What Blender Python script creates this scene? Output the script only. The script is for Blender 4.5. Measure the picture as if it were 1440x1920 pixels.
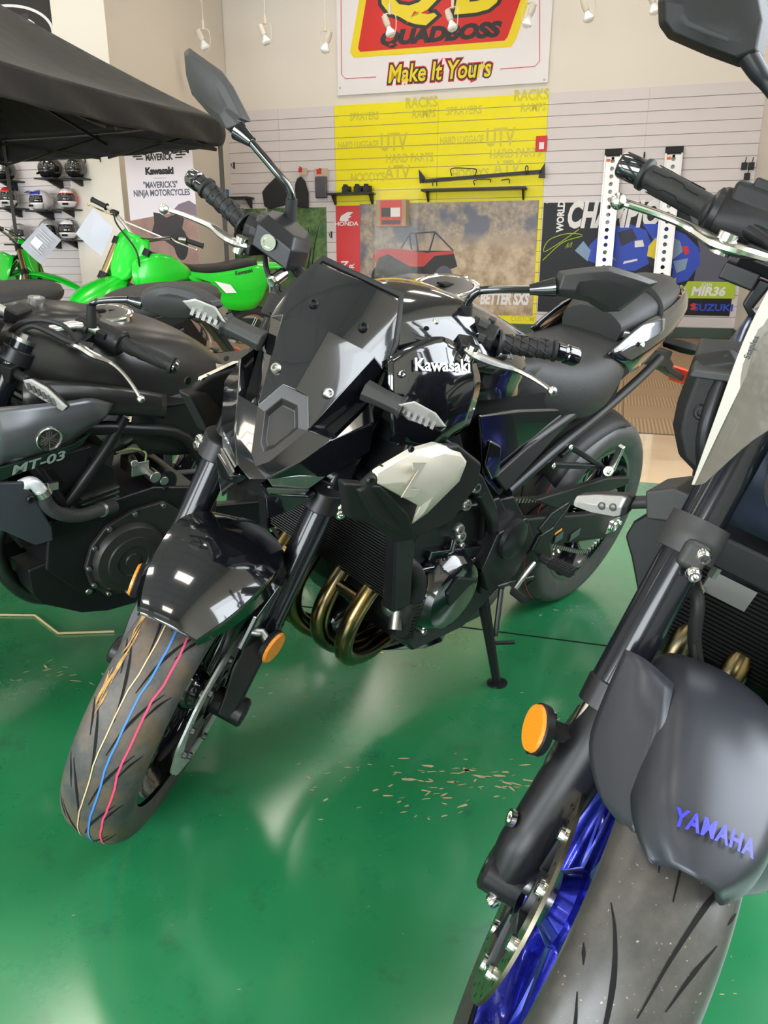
import bpy, bmesh, math, random
from math import sin, cos, pi, radians as rad, sqrt, atan2
from mathutils import Vector as Vec, Matrix

for o in list(bpy.data.objects):
    bpy.data.objects.remove(o)
SC = bpy.context.scene
COL = SC.collection
random.seed(7)

# ------------------------------------------------------------------ camera, world, light, exposure
cam_data = bpy.data.cameras.new('camera')
cam_data.sensor_fit = 'VERTICAL'
cam_data.sensor_height = 24.0
cam_data.lens = 18.0
cam_data.clip_start = 0.02
cam = bpy.data.objects.new('camera', cam_data)
cam.location = (0, 0, 1.03)
cam.rotation_euler = (rad(90 - 17.9), 0, 0)
COL.objects.link(cam)
SC.camera = cam

SC.view_settings.view_transform = 'Standard'
SC.view_settings.look = 'None'
SC.view_settings.gamma = 1.0
SC.view_settings.use_curve_mapping = False
SC.view_settings.exposure = 0.0

world = bpy.data.worlds.new('daylight')
SC.world = world
world.use_nodes = True
world.node_tree.nodes['Background'].inputs[0].default_value = (0.80, 0.90, 1.0, 1)
world.node_tree.nodes['Background'].inputs[1].default_value = 2.2

# the room is turned 16.5 degrees against the view; everything on the walls uses this frame:
# local x runs along the back wall to the right, local y into the wall, z up
PHI = rad(16.5)
WALL = Matrix.Translation((4.6, 11.5, 0)) @ Matrix.Rotation(-PHI, 4, 'Z')
ROOM_L, ROOM_R, ROOM_F, CEIL = -13.0, 0.47, -16.2, 5.6

def area_light(name, loc, aim, sx, sy, power, col):
    d = bpy.data.lights.new(name, 'AREA')
    d.shape = 'RECTANGLE'; d.size = sx; d.size_y = sy; d.energy = power; d.color = col
    o = bpy.data.objects.new(name, d)
    o.location = loc
    o.rotation_euler = (Vec(aim) - Vec(loc)).to_track_quat('-Z', 'Y').to_euler()
    COL.objects.link(o)
    return o
# daylight coming in through the shop windows behind the photographer
for k, sx in enumerate((-9.6, -6.2, -2.4)):
    p = WALL @ Vec((sx, ROOM_F + 0.12, 1.75)); q = WALL @ Vec((sx, -6, 0.9))
    area_light('window_daylight', p, q, 2.7, 2.3, 300, (0.90, 0.96, 1.0))
# and through the one in the right-hand wall
area_light('window_daylight', WALL @ Vec((ROOM_R + 0.06, -10.6, 1.85)), WALL @ Vec((-4, -10.2, 0.9)), 3.0, 2.2, 190, (0.90, 0.96, 1.0))

# ------------------------------------------------------------------ materials
MATS = {}
def mat(name, col=(0.5, 0.5, 0.5), rough=0.5, metal=0.0, coat=0.0, spec=0.5, col2=None, nscale=20.0,
        nmin=0.4, nmax=0.6, bump=0.0, bscale=200.0, emit=0.0, ecol=None, trans=0.0, ior=1.45, rvar=0.0,
        alpha=1.0, crough=0.03, ndet=4.0, sheen=0.0):
    if name in MATS:
        return MATS[name]
    m = bpy.data.materials.new(name)
    m.use_nodes = True
    nt = m.node_tree
    b = nt.nodes['Principled BSDF']
    b.inputs['Base Color'].default_value = (*col, 1)
    b.inputs['Roughness'].default_value = rough
    b.inputs['Metallic'].default_value = metal
    b.inputs['Specular IOR Level'].default_value = spec
    b.inputs['Coat Weight'].default_value = coat
    b.inputs['Coat Roughness'].default_value = crough
    b.inputs['IOR'].default_value = ior
    b.inputs['Transmission Weight'].default_value = trans
    b.inputs['Sheen Weight'].default_value = sheen
    b.inputs['Alpha'].default_value = alpha
    if emit:
        b.inputs['Emission Color'].default_value = (*(ecol or col), 1)
        b.inputs['Emission Strength'].default_value = emit
    tc = nt.nodes.new('ShaderNodeTexCoord')
    if col2 is not None or rvar:
        n = nt.nodes.new('ShaderNodeTexNoise')
        n.inputs['Scale'].default_value = nscale
        n.inputs['Detail'].default_value = ndet
        nt.links.new(tc.outputs['Object'], n.inputs['Vector'])
        mr = nt.nodes.new('ShaderNodeMapRange')
        mr.inputs[1].default_value = nmin; mr.inputs[2].default_value = nmax
        nt.links.new(n.outputs['Fac'], mr.inputs[0])
        if col2 is not None:
            mx = nt.nodes.new('ShaderNodeMix'); mx.data_type = 'RGBA'
            mx.inputs[6].default_value = (*col, 1); mx.inputs[7].default_value = (*col2, 1)
            nt.links.new(mr.outputs[0], mx.inputs[0])
            nt.links.new(mx.outputs[2], b.inputs['Base Color'])
        if rvar:
            m2 = nt.nodes.new('ShaderNodeMapRange')
            m2.inputs[3].default_value = rough; m2.inputs[4].default_value = rough + rvar
            nt.links.new(mr.outputs[0], m2.inputs[0])
            nt.links.new(m2.outputs[0], b.inputs['Roughness'])
    if bump:
        n2 = nt.nodes.new('ShaderNodeTexNoise'); n2.inputs['Scale'].default_value = bscale
        nt.links.new(tc.outputs['Object'], n2.inputs['Vector'])
        bp = nt.nodes.new('ShaderNodeBump'); bp.inputs['Strength'].default_value = bump
        bp.inputs['Distance'].default_value = 0.002
        nt.links.new(n2.outputs['Fac'], bp.inputs['Height'])
        nt.links.new(bp.outputs[0], b.inputs['Normal'])
    MATS[name] = m
    return m

GLOSS = mat('gloss_black_paint', (0.004, 0.004, 0.0055), 0.12, 0, coat=1.0, spec=0.5, col2=(0.012, 0.014, 0.02), nscale=900, nmin=0.55, nmax=0.75)
SATIN = mat('satin_black_metal', (0.008, 0.008, 0.009), 0.36, 0.0, spec=0.32)
PLAST = mat('black_plastic', (0.009, 0.009, 0.009), 0.48, 0, spec=0.3, bump=0.15, bscale=900)
GREYP = mat('dark_grey_plastic', (0.024, 0.0235, 0.023), 0.48, 0, spec=0.4, bump=0.15, bscale=900)
MATTE = mat('matte_black_paint', (0.017, 0.017, 0.018), 0.36, 0.1, coat=0.0)
RUBBER = mat('rubber', (0.013, 0.013, 0.013), 0.55, 0, spec=0.35)
VOID = mat('deep_black', (0.004, 0.004, 0.004), 0.7, 0, spec=0.2)
GROOVE = mat('groove_black', (0.006, 0.006, 0.006), 0.8, 0, spec=0.2)
ALU = mat('brushed_aluminium', (0.62, 0.61, 0.59), 0.28, 1.0)
CHROME = mat('polished_metal', (0.72, 0.70, 0.67), 0.14, 1.0)
STEEL = mat('steel', (0.40, 0.39, 0.37), 0.35, 1.0)
DSTEEL = mat('dark_steel', (0.10, 0.10, 0.10), 0.4, 1.0)
SILVER = mat('silver_paint', (0.60, 0.55, 0.46), 0.36, 0.45, col2=(0.66, 0.61, 0.52), nscale=6)
BRASS = mat('heat_tinted_pipe', (0.22, 0.155, 0.06), 0.26, 1.0, col2=(0.10, 0.085, 0.05), nscale=14)
AMBER = mat('amber_reflector', (0.75, 0.22, 0.01), 0.25, 0, coat=0.6, bump=0.6, bscale=500)
REDREF = mat('red_reflector', (0.65, 0.06, 0.03), 0.25, 0, coat=0.6)
CLEAR = mat('clear_lens', (0.62, 0.59, 0.55), 0.10, 0, coat=1.0, alpha=0.45)
LENSIN = mat('lens_reflector', (0.10, 0.095, 0.09), 0.35, 0.5)
LENSDK = mat('dark_headlight_lens', (0.20, 0.22, 0.21), 0.10, 0.8, coat=1.0)
DISCM = mat('machined_rotor', (0.62, 0.61, 0.60), 0.38, 0.75)
SEATM = mat('black_vinyl', (0.015, 0.015, 0.015), 0.44, 0, spec=0.38, bump=0.5, bscale=700)
WHITE = mat('white_print', (0.80, 0.78, 0.77), 0.5)
INK = mat('black_print', (0.02, 0.02, 0.02), 0.5)

# ------------------------------------------------------------------ geometry helpers: each returns (verts, faces)
def join(*gs):
    V, F = [], []
    for g in gs:
        n = len(V)
        V += list(g[0]); F += [tuple(i + n for i in f) for f in g[1]]
    return V, F
def xf(g, M):
    return [tuple(M @ Vec(v)) for v in g[0]], g[1]
def mir(g):
    return [(v[0], -v[1], v[2]) for v in g[0]], [tuple(reversed(f)) for f in g[1]]
def both(g):
    return join(g, mir(g))
def box(c, s, R=None):
    hx, hy, hz = s[0] / 2, s[1] / 2, s[2] / 2
    P = [Vec((x, y, z)) for x in (-hx, hx) for y in (-hy, hy) for z in (-hz, hz)]
    if R is not None:
        P = [R @ p for p in P]
    return [tuple(p + Vec(c)) for p in P], [(0, 1, 3, 2), (4, 6, 7, 5), (0, 4, 5, 1), (2, 3, 7, 6), (0, 2, 6, 4), (1, 5, 7, 3)]
def cat(pts, k, closed=False):
    if k <= 1:
        return [Vec(p) for p in pts]
    P = [Vec(p) for p in pts]; n = len(P); out = []
    rng = n if closed else n - 1
    for i in range(rng):
        p1, p2 = P[i], P[(i + 1) % n]
        p0 = P[i - 1] if (closed or i > 0) else p1 * 2 - p2
        p3 = P[(i + 2) % n] if (closed or i + 2 < n) else p2 * 2 - p1
        for j in range(k):
            t = j / k
            out.append(0.5 * ((2 * p1) + (p2 - p0) * t + (2 * p0 - 5 * p1 + 4 * p2 - p3) * t * t + (3 * p1 - p0 - 3 * p2 + p3) * t ** 3))
    if not closed:
        out.append(P[-1])
    return out
def tube(pts, r, n=10, k=1, closed=False, cap=True, flat=1.0):
    P = cat(pts, k, closed)
    m = len(P)
    if not hasattr(r, '__len__'):
        R = [r] * m
    else:
        R = []
        for i in range(m):
            t = i / (m - 1) * (len(r) - 1); a = min(int(t), len(r) - 2)
            R.append(r[a] + (r[a + 1] - r[a]) * (t - a))
    tang = []
    for i in range(m):
        if closed: d = P[(i + 1) % m] - P[i - 1]
        else: d = P[min(i + 1, m - 1)] - P[max(i - 1, 0)]
        tang.append(d.normalized() if d.length > 1e-9 else Vec((0, 0, 1)))
    up = Vec((0, 0, 1)) if abs(tang[0].z) < 0.9 else Vec((1, 0, 0))
    nrm = (up - tang[0] * up.dot(tang[0])).normalized()
    V, F = [], []
    for i in range(m):
        t = tang[i]
        nrm = (nrm - t * nrm.dot(t)).normalized()
        bi = t.cross(nrm)
        for j in range(n):
            a = 2 * pi * j / n
            V.append(tuple(P[i] + nrm * cos(a) * R[i] * flat + bi * sin(a) * R[i]))
    for i in range(m if closed else m - 1):
        i2 = (i + 1) % m
        for j in range(n):
            j2 = (j + 1) % n
            F.append((i * n + j, i * n + j2, i2 * n + j2, i2 * n + j))
    if cap and not closed:
        F.append(tuple(range(n - 1, -1, -1)))
        F.append(tuple((m - 1) * n + j for j in range(n)))
    return V, F
def cyl(p0, p1, r0, r1=None, n=16):
    return tube([p0, p1], [r0, r0 if r1 is None else r1], n)
def basis(ax):
    a = Vec(ax).normalized()
    u = Vec((0, 0, 1)) if abs(a.z) < 0.9 else Vec((1, 0, 0))
    u = (u - a * u.dot(a)).normalized()
    return a, u, a.cross(u)
def lathe(prof, c, ax=(0, 1, 0), n=48, arc=None):
    """prof: (along axis, radius)"""
    a, u, w = basis(ax); c = Vec(c)
    V, F = [], []; m = len(prof)
    steps = n if arc is None else n + 1
    for j in range(steps):
        t = 2 * pi * j / n if arc is None else rad(arc[0] + (arc[1] - arc[0]) * j / n)
        for (h, r) in prof:
            V.append(tuple(c + a * h + (u * cos(t) + w * sin(t)) * r))
    for j in range(n):
        j2 = (j + 1) % steps
        for i in range(m - 1):
            F.append((j * m + i, j * m + i + 1, j2 * m + i + 1, j2 * m + i))
    return V, F
def loft(rings, cap=True, closed=True):
    n = len(rings[0]); V = []; F = []
    for r in rings: V += [tuple(p) for p in r]
    for i in range(len(rings) - 1):
        for j in range(n if closed else n - 1):
            j2 = (j + 1) % n
            F.append((i * n + j, i * n + j2, (i + 1) * n + j2, (i + 1) * n + j))
    if cap:
        F.append(tuple(range(n - 1, -1, -1)))
        F.append(tuple((len(rings) - 1) * n + j for j in range(n)))
    return V, F
def prism(poly, vec):
    v = Vec(vec)
    return loft([[Vec(p) for p in poly], [Vec(p) + v for p in poly]])
def dome(poly, vec, inset=0.75, h=1.0):
    """outline polygon, an inner smaller outline lifted by vec*h: a bulged cover"""
    P = [Vec(p) for p in poly]; c = sum(P, Vec()) / len(P); v = Vec(vec)
    return loft([P, [p + v * 0.6 for p in P], [c + (p - c) * inset + v * h for p in P]])
def upgrid(G, ku, kv):
    rows = [cat(r, kv) for r in G]
    cols = [cat([r[j] for r in rows], ku) for j in range(len(rows[0]))]
    return [[cols[j][i] for j in range(len(cols))] for i in range(len(cols[0]))]
def grid(G, th=0.0, ku=1, kv=1):
    """surface patch through a grid of points, given thickness th behind it"""
    if ku > 1 or kv > 1: G = upgrid(G, ku, kv)
    G = [[Vec(p) for p in r] for r in G]
    nu, nv = len(G), len(G[0])
    V = [tuple(p) for r in G for p in r]
    F = [(i * nv + j, i * nv + j + 1, (i + 1) * nv + j + 1, (i + 1) * nv + j) for i in range(nu - 1) for j in range(nv - 1)]
    if th:
        N = []
        for i in range(nu):
            for j in range(nv):
                du = G[min(i + 1, nu - 1)][j] - G[max(i - 1, 0)][j]
                dv = G[i][min(j + 1, nv - 1)] - G[i][max(j - 1, 0)]
                c = du.cross(dv)
                N.append(c.normalized() if c.length > 1e-12 else Vec((0, 0, 1)))
        o = len(V)
        V += [tuple(Vec(V[k]) + N[k] * th) for k in range(o)]
        F = F + [tuple(reversed([i + o for i in f])) for f in F]
        edge = [(0, j) for j in range(nv)] + [(i, nv - 1) for i in range(1, nu)] + [(nu - 1, j) for j in range(nv - 2, -1, -1)] + [(i, 0) for i in range(nu - 2, 0, -1)]
        E = [i * nv + j for i, j in edge]
        for a in range(len(E)):
            b = (a + 1) % len(E)
            F.append((E[a], E[b], E[b] + o, E[a] + o))
    return V, F
def poly(V, F):
    return [tuple(v) for v in V], [tuple(f) for f in F]
def ell(c, rx, ry=None, rz=None, n=14, m=8, R=None):
    ry = rx if ry is None else ry; rz = rx if rz is None else rz
    V, F = [], []
    for i in range(m + 1):
        th = pi * i / m
        for j in range(n):
            ph = 2 * pi * j / n
            p = Vec((rx * sin(th) * cos(ph), ry * sin(th) * sin(ph), rz * cos(th)))
            if R is not None: p = R @ p
            V.append(tuple(p + Vec(c)))
    for i in range(m):
        for j in range(n):
            F.append((i * n + j, i * n + (j + 1) % n, (i + 1) * n + (j + 1) % n, (i + 1) * n + j))
    return V, F
def bolt(c, d, r=0.006, h=0.005):
    d = Vec(d).normalized(); c = Vec(c)
    return join(lathe([(0, 0.0001), (0, r), (h * 0.6, r), (h, r * 0.8), (h, r * 0.5), (h * 0.4, r * 0.45), (h * 0.4, 0.0001)], c, d, 10))
def bar(p0, p1, w, h, up=(0, 0, 1)):
    p0, p1 = Vec(p0), Vec(p1); d = (p1 - p0).normalized(); u = Vec(up); s = d.cross(u).normalized(); u = s.cross(d)
    r = lambda p: [p + s * w / 2 + u * h / 2, p - s * w / 2 + u * h / 2, p - s * w / 2 - u * h / 2, p + s * w / 2 - u * h / 2]
    return loft([r(p0), r(p1)])

# ------------------------------------------------------------------ object helpers
def pieces(geo):
    """split a shape list into its far-apart pieces, so that each becomes an object of its own"""
    V, F = geo
    par = list(range(len(V)))
    def find(i):
        while par[i] != i:
            par[i] = par[par[i]]; i = par[i]
        return i
    for f in F:
        a = find(f[0])
        for k in f[1:]:
            b = find(k)
            if a != b: par[b] = a
    isl = {}
    for i in range(len(V)): isl.setdefault(find(i), []).append(i)
    if len(isl) < 2: return [geo]
    keys = list(isl); n = len(keys)
    if n > 400: return [geo]
    lo = [[min(V[i][c] for i in isl[k]) for c in range(3)] for k in keys]
    hi = [[max(V[i][c] for i in isl[k]) for c in range(3)] for k in keys]
    sz = [sqrt(sum((hi[a][c] - lo[a][c]) ** 2 for c in range(3))) for a in range(n)]
    g = list(range(n))
    def fg(i):
        while g[i] != i: i = g[i]
        return i
    for a in range(n):
        for b in range(a + 1, n):
            d = sqrt(sum(max(0, lo[a][c] - hi[b][c], lo[b][c] - hi[a][c]) ** 2 for c in range(3)))
            if d < 0.42 * max(sz[a], sz[b]):
                x, y = fg(a), fg(b)
                if x != y: g[y] = x
    cl = {}
    for a in range(n): cl.setdefault(fg(a), []).append(a)
    if len(cl) < 2: return [geo]
    own = {}
    for c, mem in cl.items():
        for a in mem:
            for i in isl[keys[a]]: own[i] = c
    out = []
    for c in cl:
        mp = {}; VV = []
        for i in range(len(V)):
            if own[i] == c: mp[i] = len(VV); VV.append(V[i])
        out.append((VV, [tuple(mp[i] for i in f) for f in F if own[f[0]] == c]))
    return out
def add(name, geo, m, parent=None, stuff=False, **k):
    ps = [geo] if (stuff or parent is None) else pieces(geo)
    o = add1(name, ps[0], m, parent, **k)
    for p in ps[1:]: add1(name, p, m, parent, **k)
    if stuff: o['kind'] = 'stuff'
    return o
def add1(name, geo, m, parent=None, sm=38, bev=0.0, T=None, seg=2, label=None, sub=0, merge=False, solid=0.0):
    me = bpy.data.meshes.new(name)
    V = geo[0] if T is None else [T(v) for v in geo[0]]
    me.from_pydata([tuple(v) for v in V], [], geo[1])
    bm = bmesh.new(); bm.from_mesh(me)
    if merge: bmesh.ops.remove_doubles(bm, verts=bm.verts, dist=1e-5)
    bmesh.ops.recalc_face_normals(bm, faces=bm.faces)
    bm.to_mesh(me); bm.free()
    if sm:
        me.polygons.foreach_set('use_smooth', [True] * len(me.polygons))
        me.set_sharp_from_angle(angle=rad(sm))
    me.materials.append(m)
    o = bpy.data.objects.new(name, me)
    COL.objects.link(o)
    if solid:
        q = o.modifiers.new('shell', 'SOLIDIFY'); q.thickness = solid; q.offset = -1.0
    if sub:
        s = o.modifiers.new('smooth', 'SUBSURF'); s.levels = sub; s.render_levels = sub
    if bev:
        b = o.modifiers.new('edge', 'BEVEL'); b.width = bev; b.segments = seg; b.limit_method = 'ANGLE'; b.angle_limit = rad(28)
        b.harden_normals = True
    if parent is not None: o.parent = parent
    if label: o['label'] = label
    return o
def tag(o, label, category, group=None):
    o['label'] = label; o['category'] = category
    if group: o['group'] = group
    return o
def thing(name, label, category, M=None, group=None):
    o = bpy.data.objects.new(name, None)
    o.empty_display_size = 0.1
    COL.objects.link(o)
    if M is not None: o.matrix_world = M
    return tag(o, label, category, group)
def struct(o):
    o['kind'] = 'structure'
    return o
def copy_thing(root, M, label=None, group=None):
    r = root.copy(); COL.objects.link(r); r.matrix_world = M
    if label: r['label'] = label
    if group: r['group'] = group
    for ch in root.children:
        c = ch.copy(); COL.objects.link(c); c.parent = r; c.matrix_parent_inverse = ch.matrix_parent_inverse.copy()
        for g in ch.children:
            d = g.copy(); COL.objects.link(d); d.parent = c; d.matrix_parent_inverse = g.matrix_parent_inverse.copy()
    return r
def text_geo(s, size=1.0, ext=0.0, bold=0.0, sx=1.0, shear=0.0, align='CENTER', space=1.0):
    """lettering lying in the x-z plane, facing -y, centred on its middle height"""
    c = bpy.data.curves.new('lettering', 'FONT')
    c.body = s; c.size = size; c.align_x = align; c.align_y = 'CENTER'
    c.extrude = ext; c.offset = bold; c.shear = shear; c.space_character = space; c.resolution_u = 3
    o = bpy.data.objects.new('lettering', c); COL.objects.link(o)
    bpy.context.view_layer.update()
    me = bpy.data.meshes.new_from_object(o)
    V = [(v.co.x * sx, -v.co.z, v.co.y) for v in me.vertices]
    F = [tuple(p.vertices) for p in me.polygons]
    bpy.data.objects.remove(o); bpy.data.curves.remove(c); bpy.data.meshes.remove(me)
    return V, F
def on_plane(g, origin, xdir, zdir):
    x = Vec(xdir).normalized(); z = Vec(zdir); z = (z - x * z.dot(x)).normalized(); y = z.cross(x)
    M = Matrix(((x.x, y.x, z.x, origin[0]), (x.y, y.y, z.y, origin[1]), (x.z, y.z, z.z, origin[2]), (0, 0, 0, 1)))
    return xf(g, M)
def ringpoly(c, rx, rz, n=40, y=0.0, a0=0, a1=360):
    return [(c[0] + rx * cos(rad(a0 + (a1 - a0) * i / n)), y, c[1] + rz * sin(rad(a0 + (a1 - a0) * i / n))) for i in range(n)]
def flat(pts, y=0.0, th=0.002):
    """flat print or card: outline in x-z, front face at y-th"""
    return prism([(p[0], y, p[1]) for p in pts], (0, -th, 0))
def rrect(x0, x1, z0, z1, r=0.05, n=5):
    P = []
    for cx, cz, a in ((x1 - r, z1 - r, 0), (x0 + r, z1 - r, 90), (x0 + r, z0 + r, 180), (x1 - r, z0 + r, 270)):
        for i in range(n + 1):
            t = rad(a + 90 * i / n); P.append((cx + r * cos(t), cz + r * sin(t)))
    return P


# ================================================================== THE ROOM
def node_mat(name):
    m = bpy.data.materials.new(name); m.use_nodes = True
    MATS[name] = m
    return m, m.node_tree, m.node_tree.nodes['Principled BSDF']

# green epoxy floor: glossy clear coat, scuffs and chips through to the concrete
m, nt, b = node_mat('green_epoxy')
tc = nt.nodes.new('ShaderNodeTexCoord')
def nz(scale, det=4.0, rough=0.6, vec=None):
    n = nt.nodes.new('ShaderNodeTexNoise'); n.inputs['Scale'].default_value = scale
    n.inputs['Detail'].default_value = det; n.inputs['Roughness'].default_value = rough
    nt.links.new(vec or tc.outputs['Object'], n.inputs['Vector']); return n
def ramp(src, a, c):
    r = nt.nodes.new('ShaderNodeMapRange'); r.inputs[1].default_value = a; r.inputs[2].default_value = c
    nt.links.new(src, r.inputs[0]); return r
def mixc(fac, c1, c2):
    x = nt.nodes.new('ShaderNodeMix'); x.data_type = 'RGBA'
    for k, c in ((6, c1), (7, c2)):
        if isinstance(c, tuple): x.inputs[k].default_value = (*c, 1)
        else: nt.links.new(c, x.inputs[k])
    nt.links.new(fac, x.inputs[0]); return x
big = ramp(nz(1.1, 5).outputs['Fac'], 0.35, 0.65)
c1 = mixc(big.outputs[0], (0.010, 0.150, 0.050), (0.016, 0.205, 0.075))
mid = ramp(nz(9, 6, 0.7).outputs['Fac'], 0.58, 0.74)
c2 = mixc(mid.outputs[0], c1.outputs[2], (0.012, 0.10, 0.045))
nt.links.new(c2.outputs[2], b.inputs['Base Color'])
b.inputs['Roughness'].default_value = 0.24
rr = ramp(nz(5, 6, 0.7).outputs['Fac'], 0.3, 0.75)
r2 = nt.nodes.new('ShaderNodeMapRange'); r2.inputs[3].default_value = 0.22; r2.inputs[4].default_value = 0.42
nt.links.new(rr.outputs[0], r2.inputs[0]); nt.links.new(r2.outputs[0], b.inputs['Roughness'])
b.inputs['Coat Weight'].default_value = 1.0; b.inputs['Coat Roughness'].default_value = 0.19
b.inputs['Coat IOR'].default_value = 1.7
FLOORG = m
BEIGE = mat('beige_floor_tile', (0.62, 0.44, 0.25), 0.22, 0, coat=0.6, col2=(0.58, 0.40, 0.22), nscale=3)
CARPET = []
for k in (0, 1):
    m, nt, b = node_mat('ribbed_carpet_%s' % ('along', 'across')[k])
    tc = nt.nodes.new('ShaderNodeTexCoord')
    w = nt.nodes.new('ShaderNodeTexWave'); w.bands_direction = 'XY'[k]; w.inputs['Scale'].default_value = 13.0
    w.inputs['Distortion'].default_value = 0.6; w.inputs['Detail'].default_value = 1.0
    nt.links.new(tc.outputs['Object'], w.inputs['Vector'])
    x = mixc(w.outputs['Fac'], (0.20, 0.125, 0.07), (0.36, 0.235, 0.13))
    nt.links.new(x.outputs[2], b.inputs['Base Color']); b.inputs['Roughness'].default_value = 0.95
    CARPET.append(m)
CREAM = mat('cream_wall_paint', (0.74, 0.68, 0.60), 0.6)
TAN = mat('tan_column_paint', (0.66, 0.55, 0.39), 0.6)
SLATW = mat('white_slat_board', (0.67, 0.61, 0.605), 0.32)
SLATY = mat('yellow_slat_graphic', (0.88, 0.77, 0.008), 0.42, spec=0.3)
GAPM = mat('slat_groove', (0.34, 0.31, 0.30), 0.6)
BASEG = mat('green_baseboard', (0.055, 0.085, 0.06), 0.5)
CEILM = mat('ceiling_tile', (0.36, 0.35, 0.33), 0.9)

def wadd(name, geo, m, parent=None, **k):
    """object in the frame of the back wall"""
    o = add(name, geo, m, parent, **k)
    if parent is None: o.matrix_world = WALL
    return o

def wquad(a, c, d, e):
    return poly([a, c, d, e], [(0, 1, 2, 3)])
GB = -8.45          # green epoxy ends at this distance in front of the back wall
CB = -7.25          # the carpet begins here
fl = struct(wadd('floor', box(((ROOM_L + ROOM_R) / 2, (ROOM_F + GB) / 2, -0.05), (ROOM_R - ROOM_L + 0.4, GB - ROOM_F, 0.1)), FLOORG, sm=0))
wadd('beige_strip', box(((ROOM_L + ROOM_R) / 2, (GB + CB) / 2, -0.05), (ROOM_R - ROOM_L + 0.4, CB - GB, 0.1)), BEIGE, fl, sm=0)
wadd('carpet_backing', box(((ROOM_L + ROOM_R) / 2, CB / 2, -0.05), (ROOM_R - ROOM_L + 0.4, -CB, 0.1)), mat('carpet_edge', (0.05, 0.045, 0.04), 0.9), fl, sm=0)
tile_me = []
for k in (0, 1):
    t = add('carpet_tile', box((0, 0, 0.003), (0.496, 0.496, 0.006)), CARPET[k], fl, sm=0)
    tile_me.append(t)
first = [True, True]
for i in range(12):
    for j in range(14):
        k = (i + j) % 2
        x, y = ROOM_R - 0.27 - 0.5 * i, CB + 0.275 + 0.5 * j
        if first[k]: t = tile_me[k]; first[k] = False
        else: t = tile_me[k].copy(); COL.objects.link(t)
        t.location = (x, y, 0)
# joint line in the epoxy
wadd('floor_joint', box((-1.2, -10.28, 0.0006), (6, 0.006, 0.0012)), VOID, fl, sm=0)

# chips and scratches in the paint, down to the pale concrete
CHIP = mat('bare_concrete', (0.42, 0.33, 0.17), 0.8)
def chips(name, regions):
    V, F = [], []
    for (cx, cy, rx, ry, n, ln) in regions:
        for i in range(n):
            x = random.gauss(cx, rx); y = random.gauss(cy, ry); a = random.gauss(0.15, 0.5)
            l = ln * random.uniform(0.3, 1.4); w = l * random.uniform(0.1, 0.35)
            m_ = random.randint(5, 8); o = len(V)
            for j in range(m_):
                t = 2 * pi * j / m_; q = random.uniform(0.55, 1.1)
                px, py = l * cos(t) * q, w * sin(t) * q
                V.append((x + px * cos(a) - py * sin(a), y + px * sin(a) + py * cos(a), 0.0008))
            F.append(tuple(range(o, o + m_)))
    o = add(name, (V, F), CHIP, fl, sm=0, stuff=True)
    o.matrix_parent_inverse = WALL.inverted()
    return o
regs = []
for (u_, v_, ru, rv, n, ln) in ((((0.179, 1.364, 0)), 0, 0.12, 0.035, 60, 0.014), (((0.065, 1.297, 0)), 0, 0.10, 0.035, 34, 0.010), (((-0.092, 1.4, 0)), 0, 0.05, 0.03, 12, 0.009),
        (((-0.215, 1.702, 0)), 0, 0.10, 0.05, 18, 0.008), (((-0.863, 1.808, 0)), 0, 0.07, 0.05, 20, 0.013), (((0.545, 2.168, 0)), 0, 0.06, 0.03, 9, 0.010),
        (((0.363, 1.629, 0)), 0, 0.10, 0.05, 8, 0.006), (((-0.151, 1.098, 0)), 0, 0.25, 0.15, 16, 0.004), (((0.523, 0.885, 0)), 0, 0.04, 0.05, 12, 0.005),
        (((-0.471, 1.038, 0)), 0, 0.2, 0.15, 12, 0.004)):
    regs.append((u_[0], u_[1], ru, rv, n, ln))
chips('paint_chip', regs)
wl = []
for p in (((-1.181, 2.149, 0)), ((-1.071, 2.145, 0)), ((-0.95, 2.024, 0)), ((-0.791, 2.037, 0))):
    wl.append((p[0], p[1], 0.004))
o = add('scratch_line', tube(wl, 0.0035, 6, 1), CHIP, fl); o.matrix_parent_inverse = WALL.inverted()
wl = [(p[0], p[1], 0.001) for p in (((-0.186, 2.007, 0)), ((-0.106, 1.964, 0)), ((0, 1.911, 0)))]
o = add('scratch_line', tube(wl, 0.0025, 6, 1), CHIP, fl); o.matrix_parent_inverse = WALL.inverted()

# back wall: painted plaster above, slat board below
wb = struct(wadd('wall_back', box((-3.5, 0.15, CEIL / 2), (8.2, 0.26, CEIL)), CREAM, sm=0))
wadd('groove_board', box((-3.45, 0.013, 1.70), (7.95, 0.012, 3.24)), GAPM, wb, sm=0)
PITCH = 0.152
def slats(x0, x1, z0, z1, m, par, y=0.0, pitch=PITCH, h=0.143, frame=None):
    g = box((0, 0, 0), (x1 - x0 - 0.003, 0.016, h))
    n = int(round((z1 - z0) / pitch)); firsto = None
    for i in range(n):
        if firsto is None:
            firsto = o = add('slat', g, m, par, sm=0)
        else:
            o = firsto.copy(); COL.objects.link(o)
        o.location = ((x0 + x1) / 2, y, z0 + pitch * (i + 0.5))
SZ0, SZ1 = 0.145, 0.145 + PITCH * 21 + 0.02
for x0, x1, m_ in ((-7.42, -6.52, SLATW), (-6.52, -5.59, SLATW), (-5.59, -3.96, SLATY), (-3.96, -2.36, SLATY), (-2.36, -1.0, SLATW), (-1.0, ROOM_R, SLATW)):
    slats(x0, x1, SZ0, SZ1, m_, wb)
struct(wadd('baseboard_back', box((-3.45, -0.012, 0.07), (7.9, 0.02, 0.14)), BASEG, sm=0))
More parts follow.
